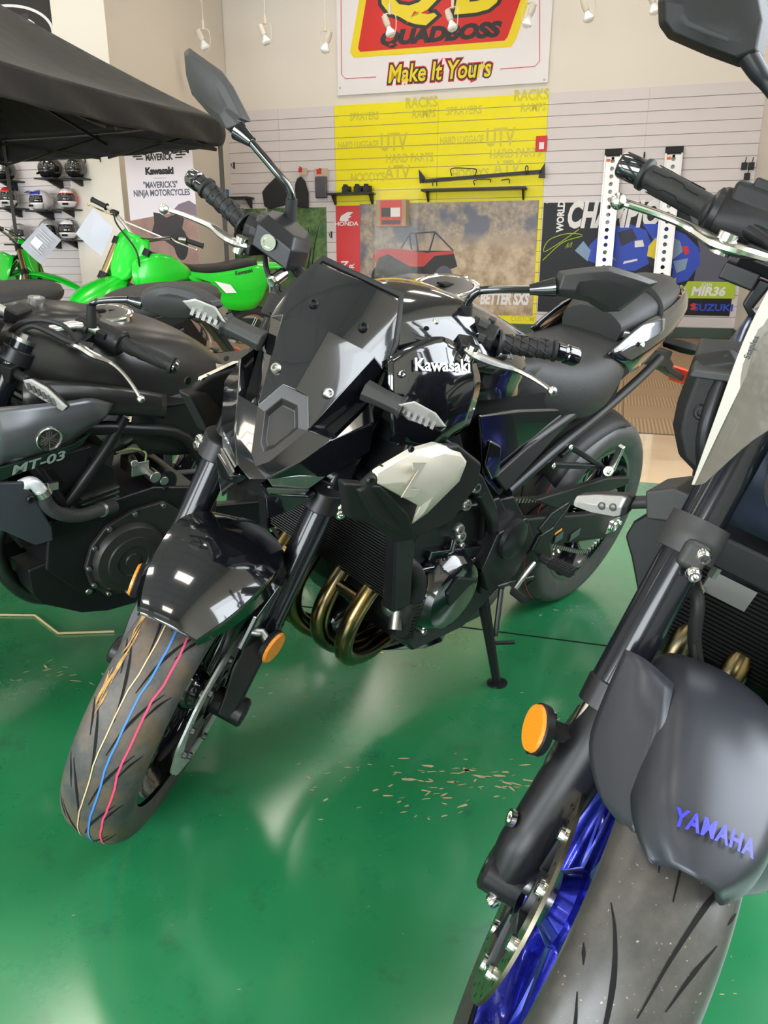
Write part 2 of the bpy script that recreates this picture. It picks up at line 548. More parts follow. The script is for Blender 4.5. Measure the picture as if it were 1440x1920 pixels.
# faint lettering printed on the yellow boards
YINK = mat('faded_yellow_print', (0.60, 0.54, 0.03), 0.4)
def ylet(s, p, size, sx):
    wadd('printed_lettering', on_plane(text_geo(s, size, 0.0006, size * 0.018, sx), (p[0], -0.0092, p[1]), (1, 0, 0), (0, 0, 1)), YINK, wb, sm=0)
for args in (('RACKS', (-4.22, 3.301), 0.20, 0.8), ('RAMPS', (-4.177, 3.15), 0.15, 0.8), ('RACKS', (-2.609, 3.315), 0.20, 0.8), ('RAMPS', (-2.57, 3.156), 0.15, 0.8),
             ('SPRAYERS', (-3.575, 3.164), 0.15, 0.8), ('SPRAYERS', (-5.11, 3.158), 0.15, 0.7), ('UTV', (-4.646, 2.778), 0.34, 0.65), ('UTV', (-3.026, 2.78), 0.34, 0.65),
             ('HARD LUGGAGE', (-5.208, 2.77), 0.14, 0.62), ('HARD LUGGAGE', (-3.594, 2.774), 0.14, 0.62), ('HARD PARTS', (-4.392, 2.555), 0.17, 0.75), ('HARD PARTS', (-2.797, 2.565), 0.17, 0.75),
             ("HOODY'S", (-5.057, 2.305), 0.17, 0.75), ("HOODY'S", (-3.45, 2.311), 0.17, 0.75), ('ATV', (-4.584, 2.352), 0.28, 0.75), ('ATV', (-2.912, 2.368), 0.28, 0.75),
             ('CUSTOM', (-2.56, 0.22), 0.11, 0.8)):
    ylet(*args)

# side, left and front walls, ceiling
struct(wadd('wall_right', join(box((ROOM_R + 0.1, -4.5, CEIL / 2), (0.2, 9.0, CEIL)), box((ROOM_R + 0.1, (-12.2 + ROOM_F) / 2, CEIL / 2), (0.2, -12.2 - ROOM_F, CEIL)),
    box((ROOM_R + 0.1, -10.6, .36), (0.2, 3.2, .72)), box((ROOM_R + 0.1, -10.6, (3.0 + CEIL) / 2), (0.2, 3.2, CEIL - 3.0))), CREAM, sm=0))
struct(wadd('window_4', join(*[box((ROOM_R + 0.12, y, 1.86), (0.08, 0.06, 2.28)) for y in (-9.03, -10.6, -12.17)], *[box((ROOM_R + 0.12, -10.6, z), (0.08, 3.2, 0.06)) for z in (.75, 2.97)]), DSTEEL, sm=0))
struct(wadd('baseboard_right', box((ROOM_R - 0.012, ROOM_F / 2, 0.07), (0.02, -ROOM_F, 0.14)), BASEG, sm=0))
# helmet wall standing three metres in front of the back wall, ending in a tan pillar
HW = -3.0
wl_ = struct(wadd('wall_left', box((ROOM_L - 0.1, ROOM_F / 2, CEIL / 2), (0.2, -ROOM_F, CEIL)), CREAM, sm=0))
wh = struct(wadd('wall_helmets', box(((ROOM_L - 8.10) / 2, HW + 0.17, CEIL / 2), (-8.10 - ROOM_L, 0.3, CEIL)), CREAM, sm=0))
wadd('groove_board', box(((-11.2 - 8.12) / 2, HW + 0.012, 1.35), (3.1, 0.012, 2.7)), GAPM, wh, sm=0)
slats(-11.2, -9.6, 0.08, 2.72, SLATW, wh, y=HW, pitch=0.102, h=0.095)
slats(-9.6, -8.14, 0.08, 2.72, SLATW, wh, y=HW, pitch=0.102, h=0.095)
wp = struct(wadd('wall_pillar', box((-7.76, HW / 2 - 0.06, CEIL / 2), (0.72, -HW + 0.12, CEIL)), CREAM, sm=0))
wadd('corner_trim', box((-7.385, HW - 0.115, CEIL / 2), (0.05, 0.03, CEIL)), CREAM, wp, sm=0)
for x in ((-7.858, 2.311), (-7.635, 2.31)):
    wadd('display_hook', join(box((x[0], HW - 0.128, x[1]), (0.012, 0.012, 0.09)), cyl((x[0], HW - 0.13, x[1] + 0.02), (x[0], HW - 0.2, x[1] + 0.02), 0.005, n=8)), DSTEEL, wp)
# front wall behind the photographer with three shop windows
wf = struct(wadd('wall_front', join(*[box((x, ROOM_F - 0.1, CEIL / 2), (w, 0.2, CEIL)) for x, w in ((-12.1, 1.9), (-7.9, 0.7), (-4.3, 1.1), (-0.25, 1.6))],
    *[box((x, ROOM_F - 0.1, z), (2.9, 0.2, h)) for x in (-9.7, -6.25, -2.4) for z, h in ((0.27, 0.54), (3.85, 1.7))]), CREAM, sm=0))
for k, x in enumerate((-9.7, -6.25, -2.4)):
    w_ = struct(wadd('window_%d' % (k + 1), join(box((x - 1.4, ROOM_F - 0.1, 1.77), (0.06, 0.1, 2.46)), box((x + 1.4, ROOM_F - 0.1, 1.77), (0.06, 0.1, 2.46)),
        box((x, ROOM_F - 0.1, 1.77), (0.06, 0.1, 2.46)), box((x, ROOM_F - 0.1, 0.57), (2.8, 0.1, 0.06)), box((x, ROOM_F - 0.1, 2.97), (2.8, 0.1, 0.06))), DSTEEL, sm=0))
ce = struct(wadd('ceiling', box(((ROOM_L + ROOM_R) / 2, ROOM_F / 2, CEIL + 0.05), (ROOM_R - ROOM_L + 0.4, -ROOM_F + 0.4, 0.1)), CEILM, sm=0))
GRIDM = mat('ceiling_grid', (0.25, 0.24, 0.22), 0.6)
wadd('ceiling_grid_bar', join(*[box((ROOM_R - 0.6 - 1.22 * i, ROOM_F / 2, CEIL - 0.006), (0.03, -ROOM_F, 0.012)) for i in range(11)],
     *[box(((ROOM_L + ROOM_R) / 2, -0.6 - 0.61 * i, CEIL - 0.006), (ROOM_R - ROOM_L, 0.03, 0.012)) for i in range(26)]), GRIDM, ce, sm=0)
# fluorescent ceiling fixtures
LAMP = mat('fluorescent_diffuser', (1, 0.93, 0.82), 0.5, emit=17.0, ecol=(1.0, 0.91, 0.80))
n_ = 0
lamp0 = None
for i, lx in enumerate((-11.0, -7.9, -4.8, -1.6)):
    for j, ly in enumerate((-1.9, -5.2, -8.4, -11.3, -14.2)):
        nm = ('in the first row from the back wall', 'in the second row from the back wall', 'in the third row from the back wall', 'in the fourth row from the back wall', 'in the last row over the windows')[j]
        cm = ('leftmost', 'left of centre', 'right of centre', 'rightmost')[i]
        Mx = WALL @ Matrix.Translation((lx, ly, CEIL))
        lb = 'warm fluorescent ceiling fixture, %s %s' % (cm, nm)
        if lamp0 is None:
            lamp0 = thing('ceiling_light', lb, 'light', Mx, 'fluorescent ceiling fixtures')
            add('frame', join(box((-0.62, 0, -0.03), (0.04, 0.64, 0.06)), box((0.62, 0, -0.03), (0.04, 0.64, 0.06)), box((0, -0.31, -0.03), (1.24, 0.04, 0.06)), box((0, 0.31, -0.03), (1.24, 0.04, 0.06)),
                box((0, 0.1, -0.035), (1.24, 0.015, 0.05)), box((0, -0.1, -0.035), (1.24, 0.015, 0.05))), WHITE, lamp0, sm=0)
            add('diffuser', box((0, 0, -0.02), (1.2, 0.6, 0.03)), LAMP, lamp0, sm=0)
        else:
            copy_thing(lamp0, Mx, lb)


# ================================================================== MOTORCYCLES: shared builders
class Bike:
    """local frame: x forward, y to the rider's left, z up; the origin is below the rear axle.
    Points of the front end are given with the bars straight and turned by steer()."""
    def __init__(s, name, label, pos, yaw, lean, steer, axis_x, rake, category='motorcycle'):
        M = Matrix.Translation((pos[0], pos[1], 0)) @ Matrix.Rotation(rad(yaw), 4, 'Z') @ Matrix.Rotation(-rad(lean), 4, 'X')
        s.root = thing(name, label, category, M)
        s.A = Vec((axis_x, 0, 0))
        s.rake = rad(rake)
        s.Q = Matrix.Rotation(rad(steer), 3, Vec((-sin(s.rake), 0, cos(s.rake))))
        s.fd = Vec((-sin(s.rake), 0, cos(s.rake)))
    def steer(s, p):
        return tuple(s.A + s.Q @ (Vec(p) - s.A))
    def add(s, name, geo, m, parent=None, st=False, **k):
        return add(name, geo, m, parent or s.root, T=s.steer if st else None, **k)

def tyre_profile(R, w, h):
    pts = [(-0.82, h * 1.0), (-0.95, h * 0.78), (-1.0, h * 0.55), (-0.96, h * 0.36), (-0.84, h * 0.21), (-0.62, h * 0.09), (-0.34, h * 0.025), (0, 0)]
    pts = pts + [(-a, b) for a, b in reversed(pts[:-1])]
    return [(a * w, R - b) for a, b in pts]
def tyre_r(prof, y):
    for i in range(len(prof) - 1):
        a, b = prof[i], prof[i + 1]
        if a[0] <= y <= b[0]: return a[1] + (b[1] - a[1]) * (y - a[0]) / max(1e-9, b[0] - a[0])
    return prof[len(prof) // 2][1]
def smooth_prof(prof, k=3):
    return [(p.x, p.y) for p in cat([(a, b, 0) for a, b in prof], k)]
def tyre(B, name, c, R, w, h, m, st, parent=None, n=72, label=None):
    pr = smooth_prof(tyre_profile(R, w, h))
    return B.add(name, lathe(pr, c, (0, 1, 0), n), m, parent, st, sm=60, label=label), pr
def wpt(c, a, r, y):
    return (c[0] + r * cos(a), c[1] + y, c[2] + r * sin(a))
def tread_strip(c, pr, path, width, lift=0.0006, n=10):
    """strip lying on the tread: path of (angle in degrees, y); width list or scalar"""
    P = cat([(a, y, 0) for a, y in path], n)
    V, F = [], []; m = len(P)
    for i, p in enumerate(P):
        t = i / (m - 1)
        wd = width if not hasattr(width, '__len__') else (width[0] + (width[1] - width[0]) * t * 2 if t < 0.5 else width[1] + (width[2] - width[1]) * (t - 0.5) * 2)
        a, y = rad(p.x), p.y
        R = tyre_r(pr, y)
        q = P[min(i + 1, m - 1)] - P[max(i - 1, 0)]
        dx, dy = rad(q.x) * R, q.y
        l = sqrt(dx * dx + dy * dy) or 1
        nx, ny = -dy / l, dx / l
        for sgn in (-1, 1):
            yy = y + ny * wd / 2 * sgn; aa = a + nx * wd / 2 * sgn / R
            V.append(wpt(c, aa, tyre_r(pr, yy) + lift, yy))
    for i in range(m - 1):
        F.append((2 * i, 2 * i + 1, 2 * i + 3, 2 * i + 2))
    return V, F
def rim(c, R, w, tw=0.012):
    """wheel rim barrel"""
    pr = [(-w, R), (-w, R - tw), (-w * 0.8, R - tw * 1.3), (-w * 0.45, R - tw * 2.4), (0, R - tw * 2.7), (w * 0.45, R - tw * 2.4), (w * 0.8, R - tw * 1.3), (w, R - tw), (w, R),
          (w * 0.8, R - 0.003), (w * 0.4, R - tw * 1.6), (-w * 0.4, R - tw * 1.6), (-w * 0.8, R - 0.003), (-w, R)]
    return lathe(pr, c, (0, 1, 0), 64)
def spoke(c, a, r0, r1, y0, y1, w0, w1, t0, t1, sk=0.0):
    """tapered spoke from hub to rim, skewed by sk radians"""
    rings = []
    for k in range(5):
        t = k / 4; r = r0 + (r1 - r0) * t; aa = a + sk * t; y = y0 + (y1 - y0) * t
        w_ = w0 + (w1 - w0) * t; th = t0 + (t1 - t0) * t
        ctr = Vec(wpt(c, aa, r, y)); tg = Vec((-sin(aa), 0, cos(aa)))
        rings.append([ctr + tg * w_ / 2 + Vec((0, th * 0.3, 0)), ctr + tg * w_ * 0.3 + Vec((0, th / 2, 0)), ctr - tg * w_ * 0.3 + Vec((0, th / 2, 0)), ctr - tg * w_ / 2 + Vec((0, th * 0.3, 0)),
                      ctr - tg * w_ / 2 - Vec((0, th * 0.3, 0)), ctr - tg * w_ * 0.3 - Vec((0, th / 2, 0)), ctr + tg * w_ * 0.3 - Vec((0, th / 2, 0)), ctr + tg * w_ / 2 - Vec((0, th * 0.3, 0))])
    return loft(rings)
def wheel(B, name, c, R, w, m, st, n=5, split=0.17, hub=0.045, hubw=0.05, label=None):
    o = B.add(name, rim(c, R, w), m, None, st, sm=40, label=label)
    B.add('hub', lathe([(-hubw, 0.012), (-hubw, hub * 0.7), (-hubw * 0.6, hub), (hubw * 0.6, hub), (hubw, hub * 0.7), (hubw, 0.012)], c, (0, 1, 0), 32), m, o, st)
    for i in range(n):
        a = 2 * pi * i / n + 0.3
        for sgn in (-1, 1):
            B.add('spoke', spoke(c, a + sgn * 0.06, hub * 0.9, R - 0.026, 0, 0, 0.03, 0.022, 0.045, 0.03, sgn * split), m, o, st, sm=35)
    return o
def disc(c, y, r0, r1, th=0.004, n=180, holes=True, petal=0.0):
    """perforated brake rotor, holes cut through"""
    V, F = [], []
    rr = [r0, r0 + (r1 - r0) * 0.16, r0 + (r1 - r0) * 0.30, r0 + (r1 - r0) * 0.44, r0 + (r1 - r0) * 0.58, r0 + (r1 - r0) * 0.72, r0 + (r1 - r0) * 0.86, r1]
    m = len(rr)
    for sgn in (-1, 1):
        for j in range(n):
            a = 2 * pi * j / n
            for i, r in enumerate(rr):
                q = r
                if petal and i == m - 1: q = r + petal * sin(a * 12)
                V.append(wpt(c, a, q, y + sgn * th / 2))
    def hole(j, i):
        return holes and ((i == 1 and j % 9 == 1) or (i == 3 and j % 9 == 4) or (i == 5 and j % 9 == 7))
    H = n * m
    for j in range(n):
        j2 = (j + 1) % n
        for i in range(m - 1):
            if hole(j, i): continue
            F.append((j * m + i, j * m + i + 1, j2 * m + i + 1, j2 * m + i))
            F.append((H + j * m + i, H + j2 * m + i, H + j2 * m + i + 1, H + j * m + i + 1))
        for i in (0, m - 1):
            F.append((j * m + i, j2 * m + i, H + j2 * m + i, H + j * m + i))
    return V, F
def carrier(c, y, r0, r1, n=5, th=0.005, wd=0.02):
    g = [lathe([(-th, r0 - 0.008), (-th, r0 + 0.004), (th, r0 + 0.004), (th, r0 - 0.008), (-th, r0 - 0.008)], (c[0], c[1] + y, c[2]), (0, 1, 0), 32)]
    for i in range(n):
        a = 2 * pi * i / n
        for s in (-1, 1):
            g.append(bar(wpt(c, a + s * 0.1, r0, y), wpt(c, a + s * 0.32, r1, y), th * 1.6, wd * 0.6, (0, 1, 0)))
    return join(*g)
def rivets(c, y, r, n, rr=0.008, h=0.006):
    sgn = 1 if y > 0 else -1
    return join(*[lathe([(0, 0.0001), (0.0, rr), (h, rr * 0.9), (h, rr * 0.4), (h * 0.5, rr * 0.35), (h * 0.5, 0.0001)], wpt(c, 2 * pi * i / n + 0.25, r, y), (0, sgn, 0), 12) for i in range(n)])
def grip(B, p0, p1, r, m, parent=None, st=True, ribs=6, endr=None):
    """handlebar grip from inner p0 to outer p1 with flange, ribs and a bar end"""
    p0, p1 = Vec(p0), Vec(p1); d = p1 - p0; L = d.length; d = d / L
    pr = [(0, r * 0.8), (0, r * 1.45), (0.004, r * 1.5), (0.008, r * 1.15)]
    for i in range(ribs):
        a = 0.012 + (L - 0.02) * i / ribs; b_ = 0.012 + (L - 0.02) * (i + 1) / ribs
        pr += [(a, r), (a + (b_ - a) * 0.85, r * 1.07), (a + (b_ - a) * 0.9, r * 0.94), (b_, r * 0.94)]
    pr += [(L - 0.006, r * 1.25), (L, r * 1.22), (L, r * 0.7)]
    return B.add('grip', lathe(pr, p0, d, 28), m, parent, st, sm=50)
def grip_pattern(p0, p1, r, rows=4, per=7):
    """raised slanting bars moulded into a rubber grip"""
    p0, p1 = Vec(p0), Vec(p1); d = p1 - p0; L = d.length; a, u, w = basis(d); g = []
    for i in range(rows):
        for j in range(per):
            t = 2 * pi * (j + 0.5 * (i % 2)) / per
            x0 = L * (0.1 + 0.8 * i / rows); x1 = x0 + L * 0.8 / rows * 0.7
            q = lambda x, tt: p0 + a * x + (u * cos(tt) + w * sin(tt)) * (r * 1.07)
            g.append(tube([q(x0, t), q((x0 + x1) / 2, t + 0.22), q(x1, t + 0.45)], 0.0016, 5))
    return join(*g)
def lever(pts, r, n=8, k=5, ball=0.009):
    return join(tube(pts, r, n, k, flat=0.62), ell(pts[-1], ball, n=14, m=10))
def mirror_head(pts, bulge, th=0.02, inset=0.7):
    """mirror housing: outline of the glass side, bulged towards the front"""
    P = [Vec(p) for p in pts]; v = Vec(bulge); c = sum(P, Vec()) / len(P)
    r0 = [c + (p - c) * 0.97 - v * 0.25 for p in P]
    r2 = [c + (p - c) * (0.5 + inset / 2) + v * 0.75 for p in P]
    r3 = [c + (p - c) * inset * 0.72 + v * 1.05 for p in P]
    return loft([r0, P, r2, r3])
def chain_geo(path, pitch=0.0085, w=0.014, h=0.012):
    P = cat(path, 8, True); L = [0.0]
    for i in range(len(P)): L.append(L[-1] + (P[(i + 1) % len(P)] - P[i]).length)
    n = int(L[-1] / pitch); g = []; i = 0
    for k in range(n):
        d = k * L[-1] / n
        while L[i + 1] < d: i += 1
        a, b_ = P[i], P[(i + 1) % len(P)]
        t = (d - L[i]) / max(1e-9, L[i + 1] - L[i]); p = a + (b_ - a) * t; dr = (b_ - a).normalized()
        ww = w if k % 2 else w * 0.55
        g.append(bar(p - dr * pitch * 0.42, p + dr * pitch * 0.42, ww, h if k % 2 else h * 0.7, Vec((0, 1, 0)).cross(dr)))
    return join(*g)


# ================================================================== gloss black naked motorcycle in the middle
Z = Bike('motorcycle', 'gloss black naked motorcycle with silver side panels, in the middle of the picture', (0.533, 2.344), 227.4, 12.5, 31.9, 1.565, 24.7)
FA = (1.406, 0, 0.289)     # front axle
fd = Z.fd
def fork_pt(y, z):        # point on the fork leg axis
    return Vec((FA[0] - (z - FA[2]) * math.tan(Z.rake), y, z))

# ---- front wheel
# dusty tyre: grey dirt in the middle of the tread and brown along one shoulder
m, nt, b = node_mat('dusty_tyre')
tc = nt.nodes.new('ShaderNodeTexCoord')
n1 = ramp(nz(26, 8, 0.75).outputs['Fac'], 0.42, 0.66); n2 = ramp(nz(7, 6, 0.7).outputs['Fac'], 0.48, 0.62)
c1 = mixc(n1.outputs[0], (0.030, 0.030, 0.031), (0.070, 0.063, 0.056))
c2 = mixc(n2.outputs[0], c1.outputs[2], (0.085, 0.056, 0.032))
nt.links.new(c2.outputs[2], b.inputs['Base Color']); b.inputs['Roughness'].default_value = 0.55
TYREF = m
m, nt, b = node_mat('clean_tyre')
tc = nt.nodes.new('ShaderNodeTexCoord')
n1 = ramp(nz(30, 8, 0.75).outputs['Fac'], 0.4, 0.7)
c1 = mixc(n1.outputs[0], (0.028, 0.028, 0.028), (0.052, 0.050, 0.047))
nt.links.new(c1.outputs[2], b.inputs['Base Color']); b.inputs['Roughness'].default_value = 0.45
TYREC = m
fw = wheel(Z, 'front_wheel', FA, 0.218, 0.046, GLOSS, True)
ft, FPR = tyre(Z, 'tire', FA, 0.298, 0.061, 0.078, TYREF, True, fw)
def grooves(c, pr, w, n, off=0.0, sc=1.0):
    gs = []
    for i in range(n):
        a = 360 / n * i + off
        for s in (-1, 1):
            ss = a + (0 if s > 0 else 180 / n)
            gs.append(tread_strip(c, pr, [(ss, s * w * 0.08), (ss + 9, s * w * 0.22), (ss + 17, s * w * 0.45), (ss + 23, s * w * 0.70)], [0.0016 * sc, 0.0055 * sc, 0.001], n=5))
            gs.append(tread_strip(c, pr, [(ss + 13, s * w * 0.50), (ss + 19, s * w * 0.68), (ss + 23, s * w * 0.86)], [0.001, 0.0045 * sc, 0.001], n=4))
    return join(*gs)
Z.add('tread_grooves', grooves(FA, FPR, 0.061, 18, 0, 0.9), GROOVE, ft, True, sm=60)
def stripe(c, pr, y, amp, wd=0.0021):
    P = []
    for i in range(0, 361, 5):
        P.append((i, y + amp * ((i * 7919 % 13) / 13 - 0.5) + (amp * 2.0 if (i // 15) % 3 == 0 else 0)))
    return tread_strip(c, pr, P, wd, 0.0011, 1)
Z.add('blue_stripe', stripe(FA, FPR, 0.012, 0.0012, 0.003), mat('blue_marking', (0.03, 0.16, 0.48), 0.6), ft, True, sm=60)
Z.add('pink_stripe', stripe(FA, FPR, 0.0315, 0.0016, 0.003), mat('pink_marking', (0.65, 0.045, 0.12), 0.6), ft, True, sm=60)
Z.add('tan_stripe', stripe(FA, FPR, -0.007, 0.0012, 0.002), mat('tan_marking', (0.50, 0.36, 0.20), 0.6), ft, True, sm=60)
OCHRE = mat('ochre_dirt', (0.42, 0.23, 0.06), 0.8, col2=(0.20, 0.12, 0.05), nscale=60)
dg = []
for i in range(30):
    a0 = random.uniform(25, 115); y0 = random.choice([-1, -1, -1, 1]) * random.uniform(0.037, 0.05)
    dg.append(tread_strip(FA, FPR, [(a0, y0), (a0 + random.uniform(3, 6), y0 + random.uniform(-.003, .003)), (a0 + random.uniform(7, 14), y0 + random.uniform(-.004, .004))], [0.001, random.uniform(0.001, 0.005), 0.001], 0.0008, 4))
Z.add('dirt_streaks', join(*dg), OCHRE, ft, True, sm=60, stuff=True)
for s in (1, -1):
    d_ = Z.add('brake_disc', disc(FA, s * 0.074, 0.112, 0.150, petal=0.0016), DISCM, fw, True, sm=30)
    Z.add('disc_carrier', join(carrier(FA, s * 0.070, 0.05, 0.116, 5, 0.004, 0.018), rivets(FA, s * 0.077, 0.115, 10, 0.007)), DSTEEL, fw, True)
Z.add('axle', cyl((FA[0], -0.125, FA[2]), (FA[0], 0.125, FA[2]), 0.014), STEEL, fw, True)

# ---- fork
BLUEBLK = mat('black_anodised_tube', (0.006, 0.007, 0.010), 0.20, 0.0, coat=0.2, spec=0.35)
for s in (1, -1):
    y = s * 0.105
    f_ = Z.add('fork_leg', join(cyl(fork_pt(y, 0.455), fork_pt(y, 0.93), 0.0275, n=24), cyl(fork_pt(y, 0.445), fork_pt(y, 0.458), 0.0285, n=24)), BLUEBLK, None, True)
    Z.add('slider', cyl(fork_pt(y, 0.28), fork_pt(y, 0.45), 0.0205, n=20), CHROME, f_, True)
    # cast foot with axle boss and caliper bracket
    a0 = fork_pt(y, 0.46)
    g = loft([[a0 + Vec((0.028, -0.02 * s, 0)), a0 + Vec((0.012, 0.026 * s, 0.0)), a0 + Vec((-0.03, 0.022 * s, 0)), a0 + Vec((-0.03, -0.02 * s, 0))],
              [Vec((1.415, y - 0.018 * s, 0.385)), Vec((1.40, y + 0.024 * s, 0.38)), Vec((1.335, y + 0.020 * s, 0.385)), Vec((1.335, y - 0.018 * s, 0.385))],
              [Vec((1.428, y - 0.014 * s, 0.33)), Vec((1.42, y + 0.022 * s, 0.325)), Vec((1.355, y + 0.018 * s, 0.34)), Vec((1.355, y - 0.014 * s, 0.34))],
              [Vec((1.442, y - 0.012 * s, 0.29)), Vec((1.435, y + 0.018 * s, 0.285)), Vec((1.392, y + 0.016 * s, 0.29)), Vec((1.392, y - 0.012 * s, 0.29))]])
    Z.add('fork_foot', g, SATIN, f_, True, bev=0.006)
    Z.add('axle_boss', lathe([(-0.03, 0.012), (-0.03, 0.026), (0.03, 0.028), (0.034, 0.024), (0.034, 0.013), (0.02, 0.012)], (FA[0], y, FA[2]), (0, s, 0), 24), SATIN, f_, True)
    c_ = Z.add('brake_caliper', prism([(1.325, s * 0.058, 0.40), (1.335, s * 0.058, 0.335), (1.315, s * 0.058, 0.275), (1.28, s * 0.058, 0.265), (1.265, s * 0.058, 0.33), (1.285, s * 0.058, 0.40)], (0, s * 0.05, 0)), SATIN, None, True, bev=0.006)
    Z.add('caliper_bolt', bolt((1.32, s * 0.11, 0.375), (0, s, 0), 0.009, 0.008), CHROME, c_, True)
    # amber side reflector on its stalk
    rc = Vec((1.385, 0.134, 0.45)) * 1.0
    rc = Vec((rc.x, s * rc.y, rc.z))
    r_ = Z.add('reflector', lathe([(0, 0.0001), (0, 0.030), (0.005, 0.031), (0.009, 0.028), (0.009, 0.0001)], rc, (0.25, s, 0.05), 32), AMBER, None, True)
    Z.add('backing_plate', lathe([(-0.006, 0.0001), (-0.006, 0.031), (0.002, 0.0325), (0.004, 0.031)], rc, (0.25, s, 0.05), 32), PLAST, r_, True)
    Z.add('stalk', cyl(rc, rc + Vec((-0.015, -0.035 * s, 0.012)), 0.008), STEEL, r_, True)
tc_ = Z.add('triple_clamp', join(*[loft([[Vec((1.245 + dx, s * 0.105 + 0.036 * cos(a) , 0.69 + dz)) + fd.cross(Vec((0, 1, 0))) * 0.0 + Vec((0.036 * sin(a), 0, 0)) for a in [2 * pi * i / 20 for i in range(20)]] for dx, dz in ((0.004, -0.012), (-0.012, 0.022))]) for s in (1, -1)],
    bar((1.215, -0.11, 0.705), (1.215, 0.11, 0.705), 0.05, 0.034)), SATIN, None, True, bev=0.003)
for s in (1, -1):
    for q in (((1.245, 0.131, 0.693)), ((1.245, 0.132, 0.68))):
        Z.add('clamp_bolt', bolt((q[0] + 0.004, s * (q[1]+0.008), q[2]), (0.8, s * 0.55, -0.2), 0.0105, 0.009), CHROME, tc_, True)
Z.add('top_clamp', join(bar((1.10, -0.12, 0.93), (1.10, 0.12, 0.93), 0.07, 0.025), *[cyl(fork_pt(s * .105, 0.905), fork_pt(s * .105, 0.945), 0.036, n=20) for s in (1, -1)]), SATIN, None, True, bev=0.004)

# ---- front fender
def fpt(a, r, y): return (FA[0] + r * cos(rad(a)), y, FA[2] + r * sin(rad(a)))
rows = []
for a, ya, yb, yc, ra, rb, rc_ in ((118, .020, .050, .075, .330, .322, .300), (108, .032, .078, .100, .334, .322, .292), (98, .044, .094, .106, .334, .320, .280), (88, .050, .092, .102, .332, .318, .284),
                              (78, .050, .084, .094, .329, .316, .287), (70, .046, .072, .082, .327, .316, .292), (63, .036, .056, .064, .324, .316, .297), (59.5, .030, .046, .052, .320, .313, .300)):
    rows.append([fpt(a, rc_, -yc), fpt(a, rb, -yb), fpt(a, ra, -ya), fpt(a, ra + 0.003, 0), fpt(a, ra, ya), fpt(a, rb, yb), fpt(a, rc_, yc)])
R2 = []
for j in range(7): R2.append(cat([r[j] for r in rows], 4))
rows = [[R2[j][i] for j in range(7)] for i in range(len(R2[0]))]
fe = Z.add('front_fender', grid(rows), GLOSS, None, True, sm=24, solid=0.004)
for s in (1, -1):
    # side leg of the fender reaching down along the fork
    g = prism([(1.375, s * 0.098, 0.575), (1.33, s * 0.098, 0.56), (1.335, s * 0.100, 0.50), (1.385, s * 0.096, 0.445), (1.455, s * 0.088, 0.475), (1.44, s * 0.092, 0.545)], (0, s * 0.012, 0))
    Z.add('fender_leg', g, GLOSS, fe, True, bev=0.004)

# ---- headlight cowl, flyscreen and insert (turn with the bars)
v0 = (1.093, 0, 1.030); v1 = (1.091, .078, 1.025); r1 = (1.176, .086, .944); v2 = (1.145, .106, .960); v2b = (1.175, .107, .930)
v3 = (1.205, .092, .818); v4 = (1.297, .046, .827); v5 = (1.276, .022, .872); mm = (1.194, 0, .957); bb = (1.282, 0, .876)
def half_shell(V, F):
    """left half given; mirrored and welded on the centre plane"""
    g = poly(V, F); return both(g)
vg = half_shell([v0, v1, r1, v2, v2b, v3, v4, v5, mm, bb], [(0, 1, 2, 8), (8, 2, 7, 9), (1, 3, 2), (2, 3, 4), (2, 4, 5, 6), (2, 6, 7)])
vis = Z.add('flyscreen', vg, GLOSS, None, True, sm=24, merge=True, solid=0.005, bev=0.002)
tr = [(1.086, .076, 1.030), (1.140, .105, .966), (1.170, .107, .930)]
Z.add('edge_trim', tube([(p[0] - .006, -p[1], p[2]) for p in reversed(tr)] + [(p[0] - .006, p[1], p[2]) for p in tr], 0.007, 8), PLAST, vis, True)
for s in (1, -1):
    Z.add('screen_bolt', bolt((1.157, s * .047, .977), (.62, 0, .78), 0.0085, 0.006), SATIN, vis, True)
    Z.add('screen_bolt', bolt((1.252, s * .047, .882), (.62, s * .5, .5), 0.0095, 0.007), STEEL, vis, True)
lo = (1.355, .016, .776); tip = (1.366, 0, .764)
outer = [v5, v4, lo, tip, (lo[0], -lo[1], lo[2]), (v4[0], -v4[1], v4[2]), (v5[0], -v5[1], v5[2])]
co = Vec((1.312, 0, .825)); nb = Vec((-.8, 0, -.55))
inn = [co + (Vec(p) - co) * 0.66 + nb * 0.004 for p in outer]; inn2 = [co + (Vec(p) - co) * 0.52 + nb * 0.016 for p in outer]
Z.add('cowl_insert', loft([[Vec(p) for p in outer], inn, inn2], cap=False) if False else poly([*outer, *inn, *inn2], [(i, (i + 1) % 7, 7 + (i + 1) % 7, 7 + i) for i in range(7)] + [(7 + i, 7 + (i + 1) % 7, 14 + (i + 1) % 7, 14 + i) for i in range(7)] + [tuple(range(14, 21))]),
      mat('matte_grey_insert', (0.022, 0.020, 0.019), 0.42), None, True, sm=22, bev=0.002)
c1 = (1.195, .112, .871); c2 = (1.195, .130, .843); c3 = (1.205, .143, .795); c4 = (1.285, .100, .757); kk = (1.285, .087, .824); li = (1.375, .026, .757); bk = (1.378, 0, .745)
kb = (1.335, .060, .790)
cg = half_shell([v4, lo, tip, c1, c2, c3, c4, kk, li, bk, v3, kb], [(0, 7, 11, 1), (1, 11, 8, 2), (2, 8, 9), (10, 3, 4, 7), (0, 10, 7), (4, 5, 7), (5, 6, 7), (7, 6, 11), (11, 6, 8)])
cw = Z.add('headlight_cowl', cg, GLOSS, None, True, sm=26, merge=True, bev=0.003, seg=3)
